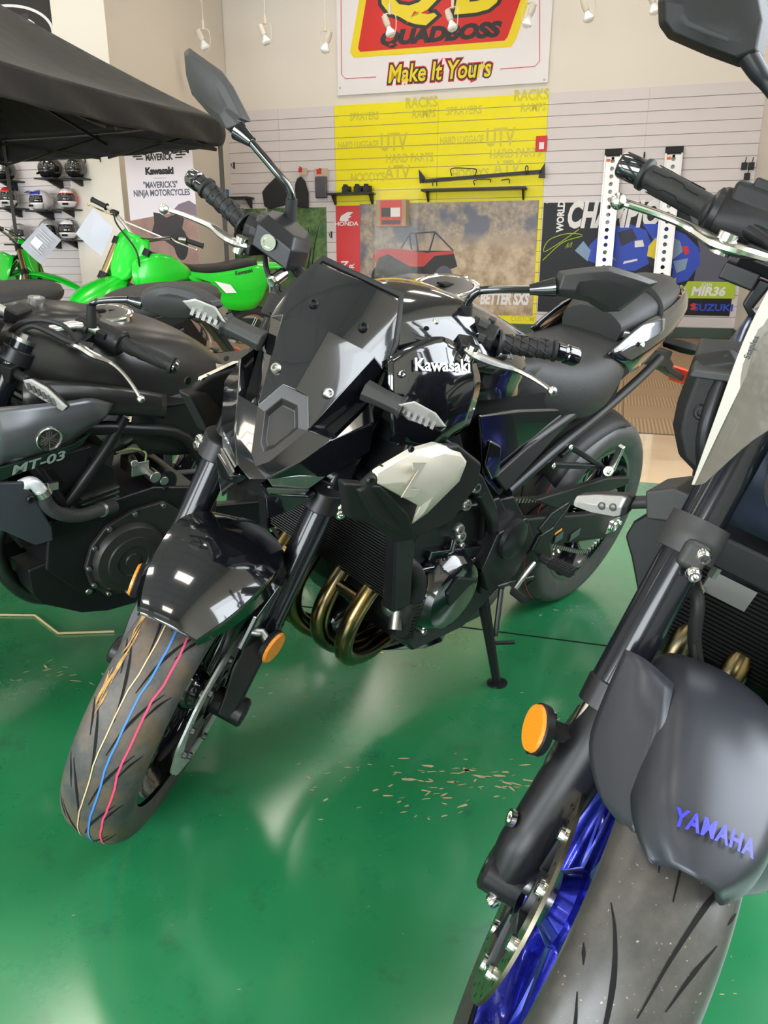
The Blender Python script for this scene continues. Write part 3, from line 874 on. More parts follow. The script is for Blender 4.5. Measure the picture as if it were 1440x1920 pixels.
# side return of the cowl, lamps and chin
sd = [(1.13, .105, .865), (1.12, .125, .80), (1.16, .125, .745), (1.22, .10, .715)]
Z.add('cowl_side', both(poly([c1, c2, c3, c4, *sd], [(0, 1, 5, 4), (1, 2, 6, 5), (2, 3, 7, 6)])), GLOSS, cw, True, sm=30)
l_lo = (1.345, .040, .722); l_out = (1.30, .082, .728)
for s in (1, -1):
    S_ = lambda p: (p[0], p[1] * s, p[2])
    hl = Z.add('headlamp', prism([S_(p) for p in (li, (1.33, .065, .762), c4, l_out, l_lo)], (-0.012, 0, -0.002)), LENSDK, None, True, bev=0.002)
    Z.add('chrome_strip', prism([S_(p) for p in ((1.372, .030, .738), (1.305, .083, .727), (1.303, .080, .717), (1.366, .034, .728))], (-0.006, 0, 0)), STEEL, hl, True)
    ch = [(1.375, .018, .742), (1.36, .036, .724), (1.305, .085, .716), (1.30, .09, .708), (1.325, .066, .682), (1.352, .042, .668), (1.345, .028, .70), (1.350, .010, .728)]
    Z.add('chin_guard', prism([S_(p) for p in ch], (-0.03, s * 0.004, 0.0)), GLOSS, cw, True, bev=0.004)
Z.add('lamp_housing', loft([[(1.33, .06, .775), (1.33, -.06, .775), (1.325, -.05, .69), (1.325, .05, .69)], [(1.14, .12, .90), (1.14, -.12, .90), (1.16, -.11, .70), (1.16, .11, .70)], [(1.10, .07, 1.0), (1.10, -.07, 1.0), (1.12, -.06, .72), (1.12, .06, .72)]]), VOID, cw, True, sm=0)
ins = Z.add('instrument', prism([(1.10, -.072, 1.02), (1.155, -.088, .955), (1.19, -.06, .90), (1.19, .06, .90), (1.155, .088, .955), (1.10, .072, 1.02)], (-0.045, 0, -0.03)), PLAST, None, True, bev=0.006)

# ---- turn signals on the cowl
for s in (1, -1):
    S_ = lambda p: (p[0], p[1] * s, p[2])
    sg = Z.add('turn_signal', loft([[Vec(S_((1.212 + dx * w_, y, .898 + dz * w_))) for dx, dz in ((.02, .0), (.012, .014), (-.014, .014), (-.02, 0), (-.014, -.014), (.012, -.014))] for y, w_ in ((.095, 1.1), (.13, 0.95), (.160, 0.95), (.168, 1.3))]), GREYP, None, True, bev=0.003)
    P_ = [S_(p) for p in ((1.226, .160, .906), (1.230, .182, .925), (1.224, .222, .920), (1.214, .247, .902), (1.198, .222, .882), (1.194, .182, .874), (1.200, .162, .884))]
    Z.add('lens_body', dome(P_, (-0.018, 0, -0.008), 0.8), GREYP, sg, True, bev=0.002)
    Z.add('lens', dome([Vec(p) + Vec((0.001, 0, 0.001)) for p in P_], (0.007, 0, 0.003), 0.86), CLEAR, sg, True, bev=0.001)
    cc = sum((Vec(p) for p in P_), Vec()) / len(P_)
    Z.add('lens_reflector', join(*[box(cc + Vec((0.0035, s * (0.011 * (k - 2.4)), 0.001 - 0.001 * k)), (0.003, 0.006, 0.020 - 0.002 * abs(k - 2)), Matrix.Rotation(-0.35, 3, 'Y')) for k in range(6)]), LENSIN, sg, True)

# ---- handlebar, controls, mirrors
gi = Vec((0.985, .262, 1.000)); gf = Vec((0.962, .366, 1.026)); ge = Vec((0.940, .412, 1.026))
hb = [(gi.x, -gi.y, gi.z), (1.01, -.19, 1.00), (1.06, -.09, .975), (1.065, 0, .97), (1.06, .09, .975), (1.01, .19, 1.00), tuple(gi)]
Z.add('handlebar', tube([(ge.x, -ge.y, ge.z)] + hb + [tuple(ge)], 0.011, 12, 4), SATIN, None, True)
Z.add('bar_clamp', join(box((1.062, .045, .965), (.05, .03, .05)), box((1.062, -.045, .965), (.05, .03, .05))), SATIN, None, True, bev=0.006)
for s in (1, -1):
    S_ = lambda p: (p[0], p[1] * s, p[2])
    g_ = grip(Z, S_(gi), S_(gf), 0.0165, RUBBER)
    Z.add('grip_ribs', grip_pattern(S_(gi), S_(gf), 0.0165), RUBBER, g_, True)
    d = (Vec(S_(ge)) - Vec(S_(gf))).normalized()
    Z.add('bar_end', lathe([(-0.002, 0.010), (-0.002, 0.0165), (0.012, 0.017), (0.014, 0.0155), (0.020, 0.0155), (0.022, 0.018), (0.040, 0.0185), (0.044, 0.017), (0.044, 0.012), (0.038, 0.011)], S_(gf), d, 28), GLOSS, g_, True)
    # switch block just inside the grip
    sw = Z.add('switch_block', loft([[Vec(S_((0.99 + .026 * cos(a), y, 1.0 + .030 * sin(a)))) for a in [2 * pi * i / 10 + .3 for i in range(10)]] for y in (.198, .205, .245, .255)]), PLAST, None, True, bev=0.004)
    Z.add('switch_button', join(box(S_((1.005, .225, 1.028)), (.022, .02, .012)), box(S_((0.975, .235, 1.03)), (.02, .014, .01)), box(S_((1.018, .232, 1.005)), (.008, .014, .016))), GREYP, sw, True, bev=0.002)
    # lever with its perch
    lv = Z.add('lever', lever([S_(p) for p in ((1.062, .212, .992), (1.078, .235, .990), (1.052, .272, .984), (1.024, .306, .981), (1.034, .335, .984), (1.052, .362, .987), (1.068, .386, .987))], [0.011, 0.0125, 0.0115, 0.009, 0.0075, 0.0065, 0.0052]), ALU, None, True)
    Z.add('lever_pivot', cyl(S_((1.075, .228, .975)), S_((1.075, .228, 1.004)), 0.011, n=16), CHROME, lv, True)
    Z.add('lever_perch', join(bar(S_((1.0, .185, .998)), S_((1.075, .222, .988)), .034, .022), cyl(S_((.99, .178, 1.0)), S_((.99, .205, 1.0)), 0.021)), SATIN, lv, True, bev=0.004)
rs = Z.add('brake_reservoir', loft([[Vec(p) for p in ((1.085, -.205, 1.0), (1.085, -.130, .985), (1.03, -.118, .975), (0.985, -.128, .985), (0.975, -.195, 1.0), (1.02, -.215, 1.003))],
     [Vec(p) for p in ((1.080, -.208, 1.04), (1.080, -.133, 1.022), (1.03, -.118, 1.016), (0.985, -.130, 1.022), (0.975, -.195, 1.04), (1.02, -.218, 1.042))],
     [Vec(p) for p in ((1.060, -.202, 1.055), (1.060, -.142, 1.040), (1.03, -.128, 1.035), (0.995, -.138, 1.040), (0.99, -.19, 1.054), (1.02, -.208, 1.056))]]), SATIN, None, True, bev=0.004)
Z.add('sight_glass', lathe([(0, 0.0001), (0, .014), (.004, .014), (.004, .009), (.002, .009), (.002, .0001)], (1.084, -.176, 1.018), (1, 0, 0.05), 24), CHROME, rs, True)
Z.add('banjo_bolt', join(cyl((1.075, -.138, .975), (1.11, -.142, .965), .011, n=12), cyl((1.10, -.14, .968), (1.115, -.142, .964), .008, n=6)), CHROME, rs, True)
Z.add('brake_hose', tube([(1.10, -.14, .966), (1.12, -.12, .93), (1.14, -.10, .88), (1.14, -.09, .80)], 0.006, 8, 6), RUBBER, rs, True)
Z.add('clutch_cable', tube([(1.085, .20, .985), (1.10, .16, .985), (1.10, .12, .975), (1.08, .09, .93), (1.06, .08, .87)], 0.0055, 8, 6), RUBBER, None, True)
Z.add('throttle_cable', tube([(1.03, -.20, .985), (1.09, -.15, .96), (1.10, -.06, .94), (1.05, .0, .86)], 0.005, 8, 6), RUBBER, None, True)
Z.add('switch_loom', join(tube([(1.02, .20, .985), (1.07, .15, .965), (1.10, .11, .95), (1.09, .08, .90)], 0.0075, 8, 6), cyl((1.085, .135, .958), (1.095, .12, .954), .009)), RUBBER, None, True)
LM = [(1, 0.307, 1.133), (0.995, 0.303, 1.161), (0.99, 0.336, 1.181), (0.985, 0.378, 1.203), (0.965, 0.433, 1.207), (0.945, 0.47, 1.206), (0.935, 0.455, 1.17), (0.93, 0.438, 1.131), (0.935, 0.411, 1.118), (0.95, 0.375, 1.126), (0.985, 0.313, 1.119)]
RM = [(1, -0.322, 1.141), (1, -0.3, 1.158), (0.995, -0.309, 1.166), (0.99, -0.299, 1.171), (0.985, -0.349, 1.211), (0.98, -0.378, 1.226), (0.945, -0.463, 1.234), (0.94, -0.473, 1.224), (0.935, -0.464, 1.193), (0.935, -0.444, 1.163), (0.95, -0.392, 1.145)]
for P_, st_ in ((LM, [(0.99, 0.196, 1.001), (1, 0.191, 1.017), (1.005, 0.182, 1.046), (1.01, 0.189, 1.072), (1.012, 0.21, 1.088), (1.005, 0.28, 1.119)]),
                (RM, [(0.99, -0.177, 1.026), (0.995, -0.181, 1.048), (1, -0.186, 1.083), (1.005, -0.197, 1.101), (1.01, -0.221, 1.115), (1.005, -0.288, 1.145)])):
    mo = Z.add('mirror', mirror_head(P_, (0.022, 0, 0.0)), GREYP, None, True, sm=25, bev=0.003)
    Z.add('mirror_stem', tube(st_, 0.0072, 12, 5), GLOSS, mo, True)
    a_, b_ = Vec(st_[-1]), Vec(P_[0]) if P_ is LM else (Vec(P_[0]) + Vec(P_[1])) / 2
    b_ = a_ + (b_ - a_) * 1.15
    Z.add('stem_cone', cyl(a_ - (b_ - a_) * 0.25, b_, 0.009, 0.017, n=18), GLOSS, mo, True)
    Z.add('stem_boot', cyl(Vec(st_[0]), Vec(st_[2]), 0.0125, 0.0105, n=16), RUBBER, mo, True)
    cc = sum((Vec(p) for p in P_), Vec()) / len(P_)
    gl = [cc + (Vec(p) - cc) * 0.92 + Vec((-0.0075, 0, 0)) for p in P_]
    Z.add('mirror_glass', prism(gl, (0.002, 0, 0)), CHROME, mo, True)


# ---- tank
st_ = [(1.10, .060, .985, .90), (1.06, .105, 1.000, .86), (1.00, .140, 1.016, .835), (.92, .168, 1.020, .825), (.84, .175, 1.003, .82), (.76, .165, .977, .815), (.68, .135, .950, .815), (.60, .110, .920, .82), (.52, .090, .885, .82)]
rings = []
for x, w, zc, zb in st_:
    h = zc - zb
    half = [(0, zc), (.35 * w, zc - .02 * h), (.66 * w, zc - .10 * h), (.88 * w, zc - .28 * h), (1.0 * w, zc - .52 * h), (.97 * w, zc - .78 * h), (.80 * w, zb)]
    rings.append([(x, y, z) for y, z in half] + [(x, -y, z) for y, z in reversed(half[1:])])
R2 = [cat([r[j] for r in rings], 4) for j in range(len(rings[0]))]
rings = [cat([R2[j][i] for j in range(len(R2))], 2, True) for i in range(len(R2[0]))]
tk = Z.add('fuel_tank', loft(rings), GLOSS, None, sm=45)
capc = Vec((.845, 0, 1.009)); capn = Vec((.22, 0, .975))
Z.add('filler_ring', lathe([(-.008, .070), (.004, .070), (.007, .066), (.007, .056), (.004, .054)], capc, capn, 48), CHROME, tk)
cp = Z.add('filler_cap', lathe([(.0, .0001), (.0, .0)] if False else [(.006, .0001), (.008, .030), (.006, .052), (-.004, .054)], capc, capn, 40), DSTEEL, tk)
Z.add('cap_bolt', join(*[bolt(capc + Matrix.Rotation(rad(60 * k), 3, capn) @ Vec((.975, 0, -.22)).normalized() * .062 + capn * .006, capn, .004, .003) for k in range(6)]), STEEL, tk)
Z.add('key_cover', box(capc + capn * .008, (.035, .02, .004)), VOID, tk)
# gloss side panels of the tank reaching forward beside the fork
sp = [[(1.115, .112, .925), (1.08, .128, .950), (1.02, .145, .965), (.95, .166, .935)], [(1.125, .135, .875), (1.08, .160, .89), (1.02, .180, .898), (.93, .184, .885)], [(1.115, .145, .815), (1.08, .170, .815), (1.02, .186, .815), (.93, .182, .815)], [(1.10, .135, .78), (1.07, .158, .775), (1.02, .172, .768), (.92, .170, .785)]]
for s in (1, -1):
    q = [[(p[0], p[1] * s, p[2]) for p in r] for r in sp]
    o = Z.add('tank_side_panel', grid(q, 0, 4, 4), GLOSS, tk, sm=60, solid=0.006)
Z.add('panel_bolt', join(*[bolt((1.105, s * .140, .905), (.3, s, .3), .007, .005) for s in (1, -1)], *[bolt((1.02, s * .125, .985), (.1, s * .6, .8), .006, .004) for s in (1, -1)]), CHROME, tk)
tx = text_geo('Kawasaki', 0.030, 0.0008, 0.0006, 1.05)
Z.add('tank_lettering', on_plane(tx, (1.035, .1700, .922), (-1, .32, -.02), (0.0, -.5, 1)), mat('silver_lettering', (0.34, 0.33, 0.32), 0.3, 0.8), tk, sm=0)

# ---- radiator shroud with silver panel
SY = .245
dk = [(1.279, 0.22, 0.768), (1.227, 0.22, 0.797), (1.141, 0.22, 0.813), (1.037, 0.22, 0.802), (0.943, 0.214, 0.747), (0.935, 0.214, 0.701), (0.972, 0.216, 0.671), (1.003, 0.218, 0.638), (1.106, 0.22, 0.636), (1.155, 0.22, 0.655), (1.232, 0.216, 0.709)]
sv = [(1.243, 0.24, 0.792), (1.164, 0.242, 0.815), (1.103, 0.24, 0.815), (1.025, 0.234, 0.79), (0.991, 0.232, 0.762), (1.007, 0.234, 0.72), (1.09, 0.238, 0.678), (1.134, 0.238, 0.664), (1.123, 0.246, 0.705), (1.243, 0.244, 0.774)]
for s in (1, -1):
    S_ = lambda p: (p[0], p[1] * s, p[2])
    sh = Z.add('radiator_shroud', prism([S_(p) for p in dk], (0, s * 0.022, 0)), PLAST, None, bev=0.008)
    P_ = [Vec(S_(p)) for p in sv]; c = Vec(S_((1.07, .262, .765)))
    V_ = [tuple(p - Vec((0, s * .012, 0))) for p in P_] + [tuple(p) for p in P_] + [tuple(p + (c - p) * 0.28 + Vec((0, s * .006, 0))) for p in P_] + [tuple(c)]
    n = len(P_)
    F_ = [(i, (i + 1) % n, n + (i + 1) % n, n + i) for i in range(n)] + [(n + i, n + (i + 1) % n, 2 * n + (i + 1) % n, 2 * n + i) for i in range(n)] + [(2 * n + i, 2 * n + (i + 1) % n, 3 * n) for i in range(n)]
    pn = Z.add('silver_panel', (V_, F_), SILVER, sh, sm=22, bev=0.002)
    # scoop in front of the panel
    sc_ = [(1.30, .225, .78), (1.24, .25, .772), (1.165, .258, .705), (1.115, .25, .64), (1.14, .22, .625), (1.20, .212, .675), (1.26, .21, .70)]
    Z.add('scoop', prism([S_(p) for p in sc_], (-0.01, -s * 0.028, -.004)), PLAST, sh, bev=0.006)
    Z.add('shroud_bolt', join(bolt(S_((1.262, 0.243, 0.785)), (.2, s, 0), .008, .005), bolt(S_((1.176, 0.243, 0.821)), (.1, s, .2), .006, .004)), SATIN, sh)
    # embossed mark on the silver panel
    zc = Vec((1.174, 0.262, 0.774)); zc.y *= s
    zm = [(-.5, .5), (.55, .5), (-.15, -.28), (.62, -.28), (.3, -.5), (-.68, -.5), (.08, .28), (-.3, .28)]
    Z.add('embossed_mark', on_plane(flat([(x * .042, z * .058) for x, z in zm], 0, .0015), zc - Vec((0, s * .0015, 0)), (-s * 1, -.1 * s * s, -.25 * s) if s > 0 else (1, 0, .25), (-.1, -.1 * s, 1)), mat('silver_emboss', (0.56, 0.515, 0.43), 0.36, 0.45), sh, sm=0)

# ---- radiator with fins
rad_ = Z.add('radiator', loft([[(1.125, .185, .70), (1.125, -.185, .70), (1.085, -.185, .70), (1.085, .185, .70)], [(1.075, .185, .455), (1.075, -.185, .455), (1.035, -.185, .455), (1.035, .185, .455)]]), VOID, None, bev=0.004)
Z.add('radiator_tank', join(*[loft([[(1.135, s * .205, .71), (1.135, s * .175, .71), (1.08, s * .175, .71), (1.08, s * .205, .71)], [(1.085, s * .205, .445), (1.085, s * .175, .445), (1.03, s * .175, .445), (1.03, s * .205, .445)]]) for s in (1, -1)]), SATIN, rad_, bev=0.006)
fins = []
for i in range(34):
    t = (i + .5) / 34; z = .46 + .235 * t; x = 1.0775 + .048 * t
    fins.append(box((x, 0, z), (.004, .345, .0028)))
Z.add('radiator_fins', join(*fins), DSTEEL, rad_, sm=0)
Z.add('fan_shroud', box((1.04, 0, .60), (.04, .30, .22)), VOID, rad_, bev=0.01)

# ---- engine
en = Z.add('engine_block', join(loft([[(1.00, y, .585), (1.03, y, .50), (1.01, y, .36), (.93, y, .26), (.74, y, .25), (.60, y, .33), (.58, y, .50), (.66, y, .58), (.84, y, .60)] for y in (-.165, -.15, .15, .165)]),
     loft([[(1.06, y, .78), (1.09, y, .66), (1.03, y, .54), (.86, y, .54), (.86, y, .70), (.92, y, .79)] for y in (-.15, -.14, .14, .15)])), SATIN, None, bev=0.008)
gc = Vec((.885, .165, .415))
Z.add('generator_cover', lathe([(0, .098), (.016, .096), (.030, .085), (.044, .078), (.050, .060), (.052, .0001)], gc, (0, 1, 0), 36), GLOSS, en)
Z.add('cover_flange', lathe([(0, .112), (.008, .112), (.010, .100), (.010, .07)], gc - Vec((0, .002, 0)), (0, 1, 0), 9), SATIN, en, bev=0.004)
Z.add('cover_ridge', prism([gc + Vec((-.055, .048, .03)), gc + Vec((.02, .048, .06)), gc + Vec((.05, .048, .03)), gc + Vec((.03, .048, -.01)), gc + Vec((-.02, .048, .02))], (0, .010, 0)), SATIN, en, bev=0.004)
Z.add('engine_bolt', join(*[bolt(gc + Vec((.104 * cos(rad(a)), .006, .104 * sin(rad(a)))), (0, 1, 0), .008, .008) for a in range(20, 380, 45)]), STEEL, en)
Z.add('clutch_cover', lathe([(0, .10), (.03, .095), (.045, .07), (.048, .0001)], (.80, -.165, .40), (0, -1, 0), 28), SATIN, en)
Z.add('sprocket_cover', loft([[(.76, y, .53), (.79, y, .44), (.74, y, .37), (.63, y, .38), (.59, y, .47), (.65, y, .54)] for y in (.16, .20, .205)]), SATIN, en, bev=0.01)
Z.add('sprocket_cap', lathe([(0, .05), (.012, .048), (.016, .04), (.018, .0001)], (.70, .203, .50), (0, 1, 0), 28), SATIN, en)
Z.add('cam_cover', loft([[(1.065, y, .79), (1.08, y, .765), (.92, y, .77), (.92, y, .80), (.99, y, .815)] for y in (-.14, .14)]), SATIN, en, bev=0.006)
fg = []
for i in range(6):
    fg.append(box((.95, .158, .565 + .022 * i), (.15, .006, .007)))
Z.add('cylinder_fins', join(*fg), SATIN, en, sm=0)
Z.add('frame_bolt', join(*[bolt(p, (.1, 1, .1), .013, .012) for p in (((0.882, 0.19, 0.665)), ((0.863, 0.19, 0.651)), ((0.902, 0.19, 0.631)), ((0.907, 0.19, 0.577)), ((0.895, 0.19, 0.558)))]), STEEL, en)
Z.add('crankcase_rib', join(bar((0.964, 0.17, 0.522), (0.77, 0.17, 0.479), .02, .02, (0, 1, 0)), bar((1.033, 0.17, 0.444), (0.764, 0.17, 0.474), .022, .016, (0, 1, 0)), tube([(0.987, 0.175, 0.494), (0.898, 0.175, 0.485), (0.888, 0.175, 0.54)], .008, 8, 4)), GLOSS, en, bev=0.003)
Z.add('oil_filter', lathe([(0, .034), (.05, .034), (.056, .028), (.056, .0001)], (1.02, .02, .33), (1, 0, -.3), 24), GLOSS, en)
Z.add('water_pump', join(ell((1.0, .14, .40), .03, .025, .03), cyl((1.0, .15, .40), (1.02, .17, .36), .014)), STEEL, en)
hz = [(1.049, 0.16, 0.519), (1.026, 0.175, 0.519), (0.994, 0.18, 0.48), (0.987, 0.18, 0.433), (0.991, 0.17, 0.389), (0.969, 0.155, 0.324), (0.887, 0.13, 0.252)]
hs = Z.add('coolant_hose', tube(hz, .019, 14, 6), RUBBER, None)
sl = []
for i in range(11):
    a = Vec(hz[3]) + (Vec(hz[5]) - Vec(hz[3])) * (i / 10.0)
    sl.append(lathe([(-.002, .020), (-.002, .0225), (.002, .0225), (.002, .020)], a, Vec(hz[5]) - Vec(hz[3]), 16))
Z.add('hose_sleeve', join(*sl), RUBBER, hs)
# exhaust headers
for k, y in enumerate((-.125, -.045, .045, .125)):
    Z.add('exhaust_header', tube([(.985, y, .56), (1.02, y, .50), (1.075, y, .44), (1.11, y * .98, .375), (1.10, y * .88, .305), (1.04, y * .70, .245), (.96, y * .5, .21), (.88, y * .35, .20), (.75, y * .2, .19)], .0195, 14, 6), BRASS, None, sm=60)
Z.add('header_link', join(cyl((1.085, -.125, .43), (1.085, -.045, .43), .012), cyl((1.085, .045, .43), (1.085, .125, .43), .012)), BRASS, None)
Z.add('exhaust_collector', loft([[(x, r * cos(a) * 1.5, .20 + r * sin(a) * .8) for a in [2 * pi * i / 14 for i in range(14)]] for x, r in ((.86, .05), (.74, .07), (.55, .075), (.42, .05))]), DSTEEL, None)
Z.add('muffler', tube([(.45, -.06, .22), (.34, -.14, .26), (.22, -.19, .31), (-.10, -.21, .40)], [.03, .035, .058, .055], 18, 5), SATIN, None)
bp = [(0.965, 0.1, 0.244), (0.803, 0.1, 0.179), (0.734, 0.1, 0.169), (0.711, 0.1, 0.216), (0.803, 0.1, 0.248), (0.853, 0.1, 0.22)]
for s in (1, -1):
    Z.add('belly_fin', prism([(p[0], s * p[1], p[2]) for p in bp], (0, s * .012, 0)), GLOSS, None, bev=0.004)

# ---- frame
for s in (1, -1):
    S_ = lambda p: (p[0], p[1] * s, p[2])
    fr = Z.add('frame_spar', loft([[Vec(S_(p)) + Vec((0, 0, d)) + Vec((0, s * e, 0)) for d, e in ((.025, -.01), (.025, .012), (-.025, .014), (-.025, -.01))] for p in ((1.12, .06, .86), (1.05, .13, .80), (.96, .175, .74), (.87, .19, .665), (.79, .19, .58), (.72, .175, .48), (.68, .16, .38))]), SATIN, None, bev=0.008)
    Z.add('pivot_plate', loft([[S_((.80, y, .60)), S_((.74, y, .60)), S_((.66, y, .52)), S_((.62, y, .40)), S_((.66, y, .32)), S_((.72, y, .34)), S_((.76, y, .46))] for y in (.145, .175)]), SATIN, fr, bev=0.006)
    sf = Z.add('subframe_tube', tube([S_(p) for p in ((.70, .165, .60), (.50, .15, .66), (.26, .12, .70), (.0, .09, .76), (-.15, .07, .80))], .013, 12, 5), SATIN, None)
    Z.add('upper_tube', tube([S_(p) for p in ((.74, .15, .66), (.60, .145, .70), (.42, .13, .735), (.2, .10, .77))], .014, 12, 4), SATIN, sf)
    sc2 = [(.86, .140, .80), (.70, .132, .785), (.52, .124, .760), (.36, .112, .740), (.44, .120, .695), (.62, .142, .655), (.74, .160, .60), (.82, .162, .66)]
    sc_o = Z.add('side_cover', prism([S_(p) for p in sc2], (0, s * .012, 0)), GLOSS, None, bev=0.006)
    Z.add('cover_ridge', prism([S_(p) for p in ((.80, .174, .665), (.735, .172, .615), (.60, .158, .672), (.47, .136, .715), (.52, .138, .72), (.66, .155, .70))], (0, s * .010, 0)), PLAST, sc_o, bev=.005)
    Z.add('cover_foot', prism([S_(p) for p in ((.845, .170, .755), (.80, .172, .735), (.785, .174, .67), (.815, .176, .66), (.85, .174, .70))], (0, s * .012, 0)), GLOSS, sc_o, bev=.006)
Z.add('inner_body', loft([[(1.0, y, .84), (.60, y, .80), (.20, y, .82), (.2, y, .74), (.45, y, .66), (.62, y, .56), (.86, y, .58), (1.0, y, .70)] for y in (-.125, .125)]), VOID, None, sm=0)
Z.add('rear_shock', join(tube([(.55, -.03, .62), (.42, -.03, .44)], .03, 14), cyl((.58, -.03, .66), (.38, -.03, .38), .015)), STEEL, None)

# ---- seat and tail
def ringset(st):
    rs_ = []
    for x, w, zt, zs, zb in st:
        half = [(0, zt), (.5 * w, zt - .003), (.85 * w, zt - .018), (w, zs), (.97 * w, zb), (.7 * w, zb - .01)]
        rs_.append([(x, y, z) for y, z in half] + [(x, -y, z) for y, z in reversed(half[1:])])
    R_ = [cat([r[j] for r in rs_], 4) for j in range(len(rs_[0]))]
    return [cat([R_[j][i] for j in range(len(R_))], 2, True) for i in range(len(R_[0]))]
Z.add('rider_seat', loft(ringset([(.70, .085, .905, .86, .80), (.62, .110, .885, .83, .775), (.52, .135, .865, .80, .745), (.40, .150, .858, .79, .725), (.29, .145, .866, .795, .735), (.20, .125, .885, .82, .775), (.145, .10, .905, .85, .82)])), SEATM, None, sm=50)
Z.add('passenger_seat', loft(ringset([(.20, .085, .945, .915, .88), (.12, .105, .985, .945, .90), (.0, .105, 1.010, .975, .93), (-.10, .085, 1.025, .995, .955), (-.17, .05, 1.025, 1.005, .98)])), SEATM, None, sm=50)
Z.add('seat_strap', join(*[tube([(.06, -.115, .90), (.055, -.108, .965), (.05, -.06, 1.000), (.05, 0, 1.004), (.05, .06, 1.0), (.055, .108, .965), (.06, .115, .90)], .010, 8, 4, flat=.35)]), PLAST, None)
Z.add('seat_badge', box((.175, .10, .898), (.012, .05, .02), Matrix.Rotation(.4, 3, 'Z')), CHROME, None, bev=0.004)
for s in (1, -1):
    S_ = lambda p: (p[0], p[1] * s, p[2])
    tg = [[S_(p) for p in r] for r in ([(.30, .118, .865), (.16, .118, .93), (.0, .112, .965), (-.14, .085, 1.0), (-.21, .04, 1.005)], [(.22, .135, .835), (.12, .140, .875), (.0, .135, .91), (-.14, .105, .955), (-.24, .05, .975)], [(.14, .120, .800), (.08, .122, .82), (-.02, .112, .86), (-.14, .088, .91), (-.25, .04, .945)])]
    tl = Z.add('tail_cowl', grid(tg, 0, 3, 4), GLOSS, None, sm=40, solid=0.006)
    Z.add('cowl_bolt', bolt(S_((.17, .138, .885)), (.2, s, .4), .007, .005), CHROME, tl)
    rsg = Z.add('rear_turn_signal', loft([[(-.30 + dx * q - y * .15, s * y, .822 + dz * q) for dx, dz in ((.028, 0), (.01, .02), (-.02, .014), (-.03, 0), (-.02, -.014), (.01, -.02))] for y, q in ((.01, .8), (.04, .9), (.07, 1.0), (.10, .9), (.13, .35))]), PLAST, None, bev=0.004)
Z.add('tail_light', prism([(-.25, -.04, .97), (-.25, .04, .97), (-.26, .03, .935), (-.26, -.03, .935)], (-.015, 0, 0)), REDREF, None, bev=0.003)
Z.add('under_tail', loft([[(.15, .09, .80), (.15, -.09, .80), (.15, -.09, .75), (.15, .09, .75)], [(-.24, .05, .93), (-.24, -.05, .93), (-.24, -.05, .86), (-.24, .05, .86)]]), PLAST, None, bev=0.005)
ph = Z.add('plate_holder', join(bar((-.05, 0, .81), (-.30, 0, .775), .09, .05), bar((-.28, 0, .775), (-.36, 0, .735), .075, .035), bar((-.34, 0, .74), (-.51, 0, .685), .06, .02)), PLAST, None, bev=0.004)
Z.add('rear_reflector', box((-.52, .012, .690), (.012, .075, .055), Matrix.Rotation(.35, 3, 'Y')), REDREF, ph, bev=0.003)

# ---- rear wheel and swingarm
RA = (0.0, 0, .315)
rw = wheel(Z, 'rear_wheel', RA, .219, .075, GLOSS, False)
rt, RPR = tyre(Z, 'tire', RA, .315, .090, .096, TYREC, False, rw, 80)
Z.add('tread_grooves', grooves(RA, RPR, .090, 14, 0, 1.2), GROOVE, rt, sm=60)
Z.add('red_stripe', stripe(RA, RPR, .050, .0008, .003), mat('red_marking', (0.45, 0.05, 0.06), 0.6), rt, sm=60)
Z.add('brake_disc', disc(RA, -.085, .085, .125), CHROME, rw, sm=30)
sk = Z.add('rear_sprocket', disc(RA, .098, .045, .103, .006, 132, False, 0.0), STEEL, rw, sm=30)
Z.add('sprocket_teeth', join(*[box(wpt(RA, 2 * pi * i / 44, .106, .098), (.009, .005, .006), Matrix.Rotation(-2 * pi * i / 44, 3, 'Y')) for i in range(44)]), STEEL, rw, sm=0)
chp = [(-.095, .098, .36), (-.11, .098, .315), (-.09, .098, .255), (-.03, .098, .213), (.05, .098, .215), (.35, .098, .335), (.66, .098, .435), (.71, .098, .47), (.69, .098, .52), (.64, .098, .53), (.35, .098, .47), (.06, .098, .415), (-.04, .098, .41)]
Z.add('drive_chain', chain_geo(chp), STEEL, None, sm=0)
for s in (1, -1):
    S_ = lambda p: (p[0], p[1] * s, p[2])
    pl = [(.70, .13, .50), (.45, .135, .455), (.22, .14, .405), (-.02, .14, .355), (-.06, .14, .335), (-.06, .14, .285), (.0, .14, .265), (.20, .14, .31), (.42, .135, .36), (.70, .13, .42)]
    sa = Z.add('swingarm', prism([S_(p) for p in pl], (0, -s * .028, 0)), PLAST, None, bev=0.008)
    Z.add('axle_block', join(box(S_((-.01, .142, .315)), (.07, .014, .045)), bolt(S_((0, .148, .315)), (0, s, 0), .017, .014), bolt(S_((-.045, .146, .315)), (0, s, 0), .008, .01)), CHROME, sa, bev=0.003)
sl_ = [(0.374, 0.143, 0.395), (0.056, 0.143, 0.317), (0.07, 0.143, 0.284), (0.398, 0.143, 0.368)]
Z.add('warning_label', join(box((0.336, 0.141, 0.385), (.035, .002, .006), Matrix.Rotation(.16, 3, 'Y'))), mat('orange_label', (0.65, 0.28, 0.04), 0.5), None)
Z.add('spec_label', join(box((0.322, 0.141, 0.363), (.04, .002, .022), Matrix.Rotation(.16, 3, 'Y')), box((0.225, 0.141, 0.344), (.05, .002, .022), Matrix.Rotation(.16, 3, 'Y'))), mat('grey_label', (0.05, 0.07, 0.06), 0.5), None)
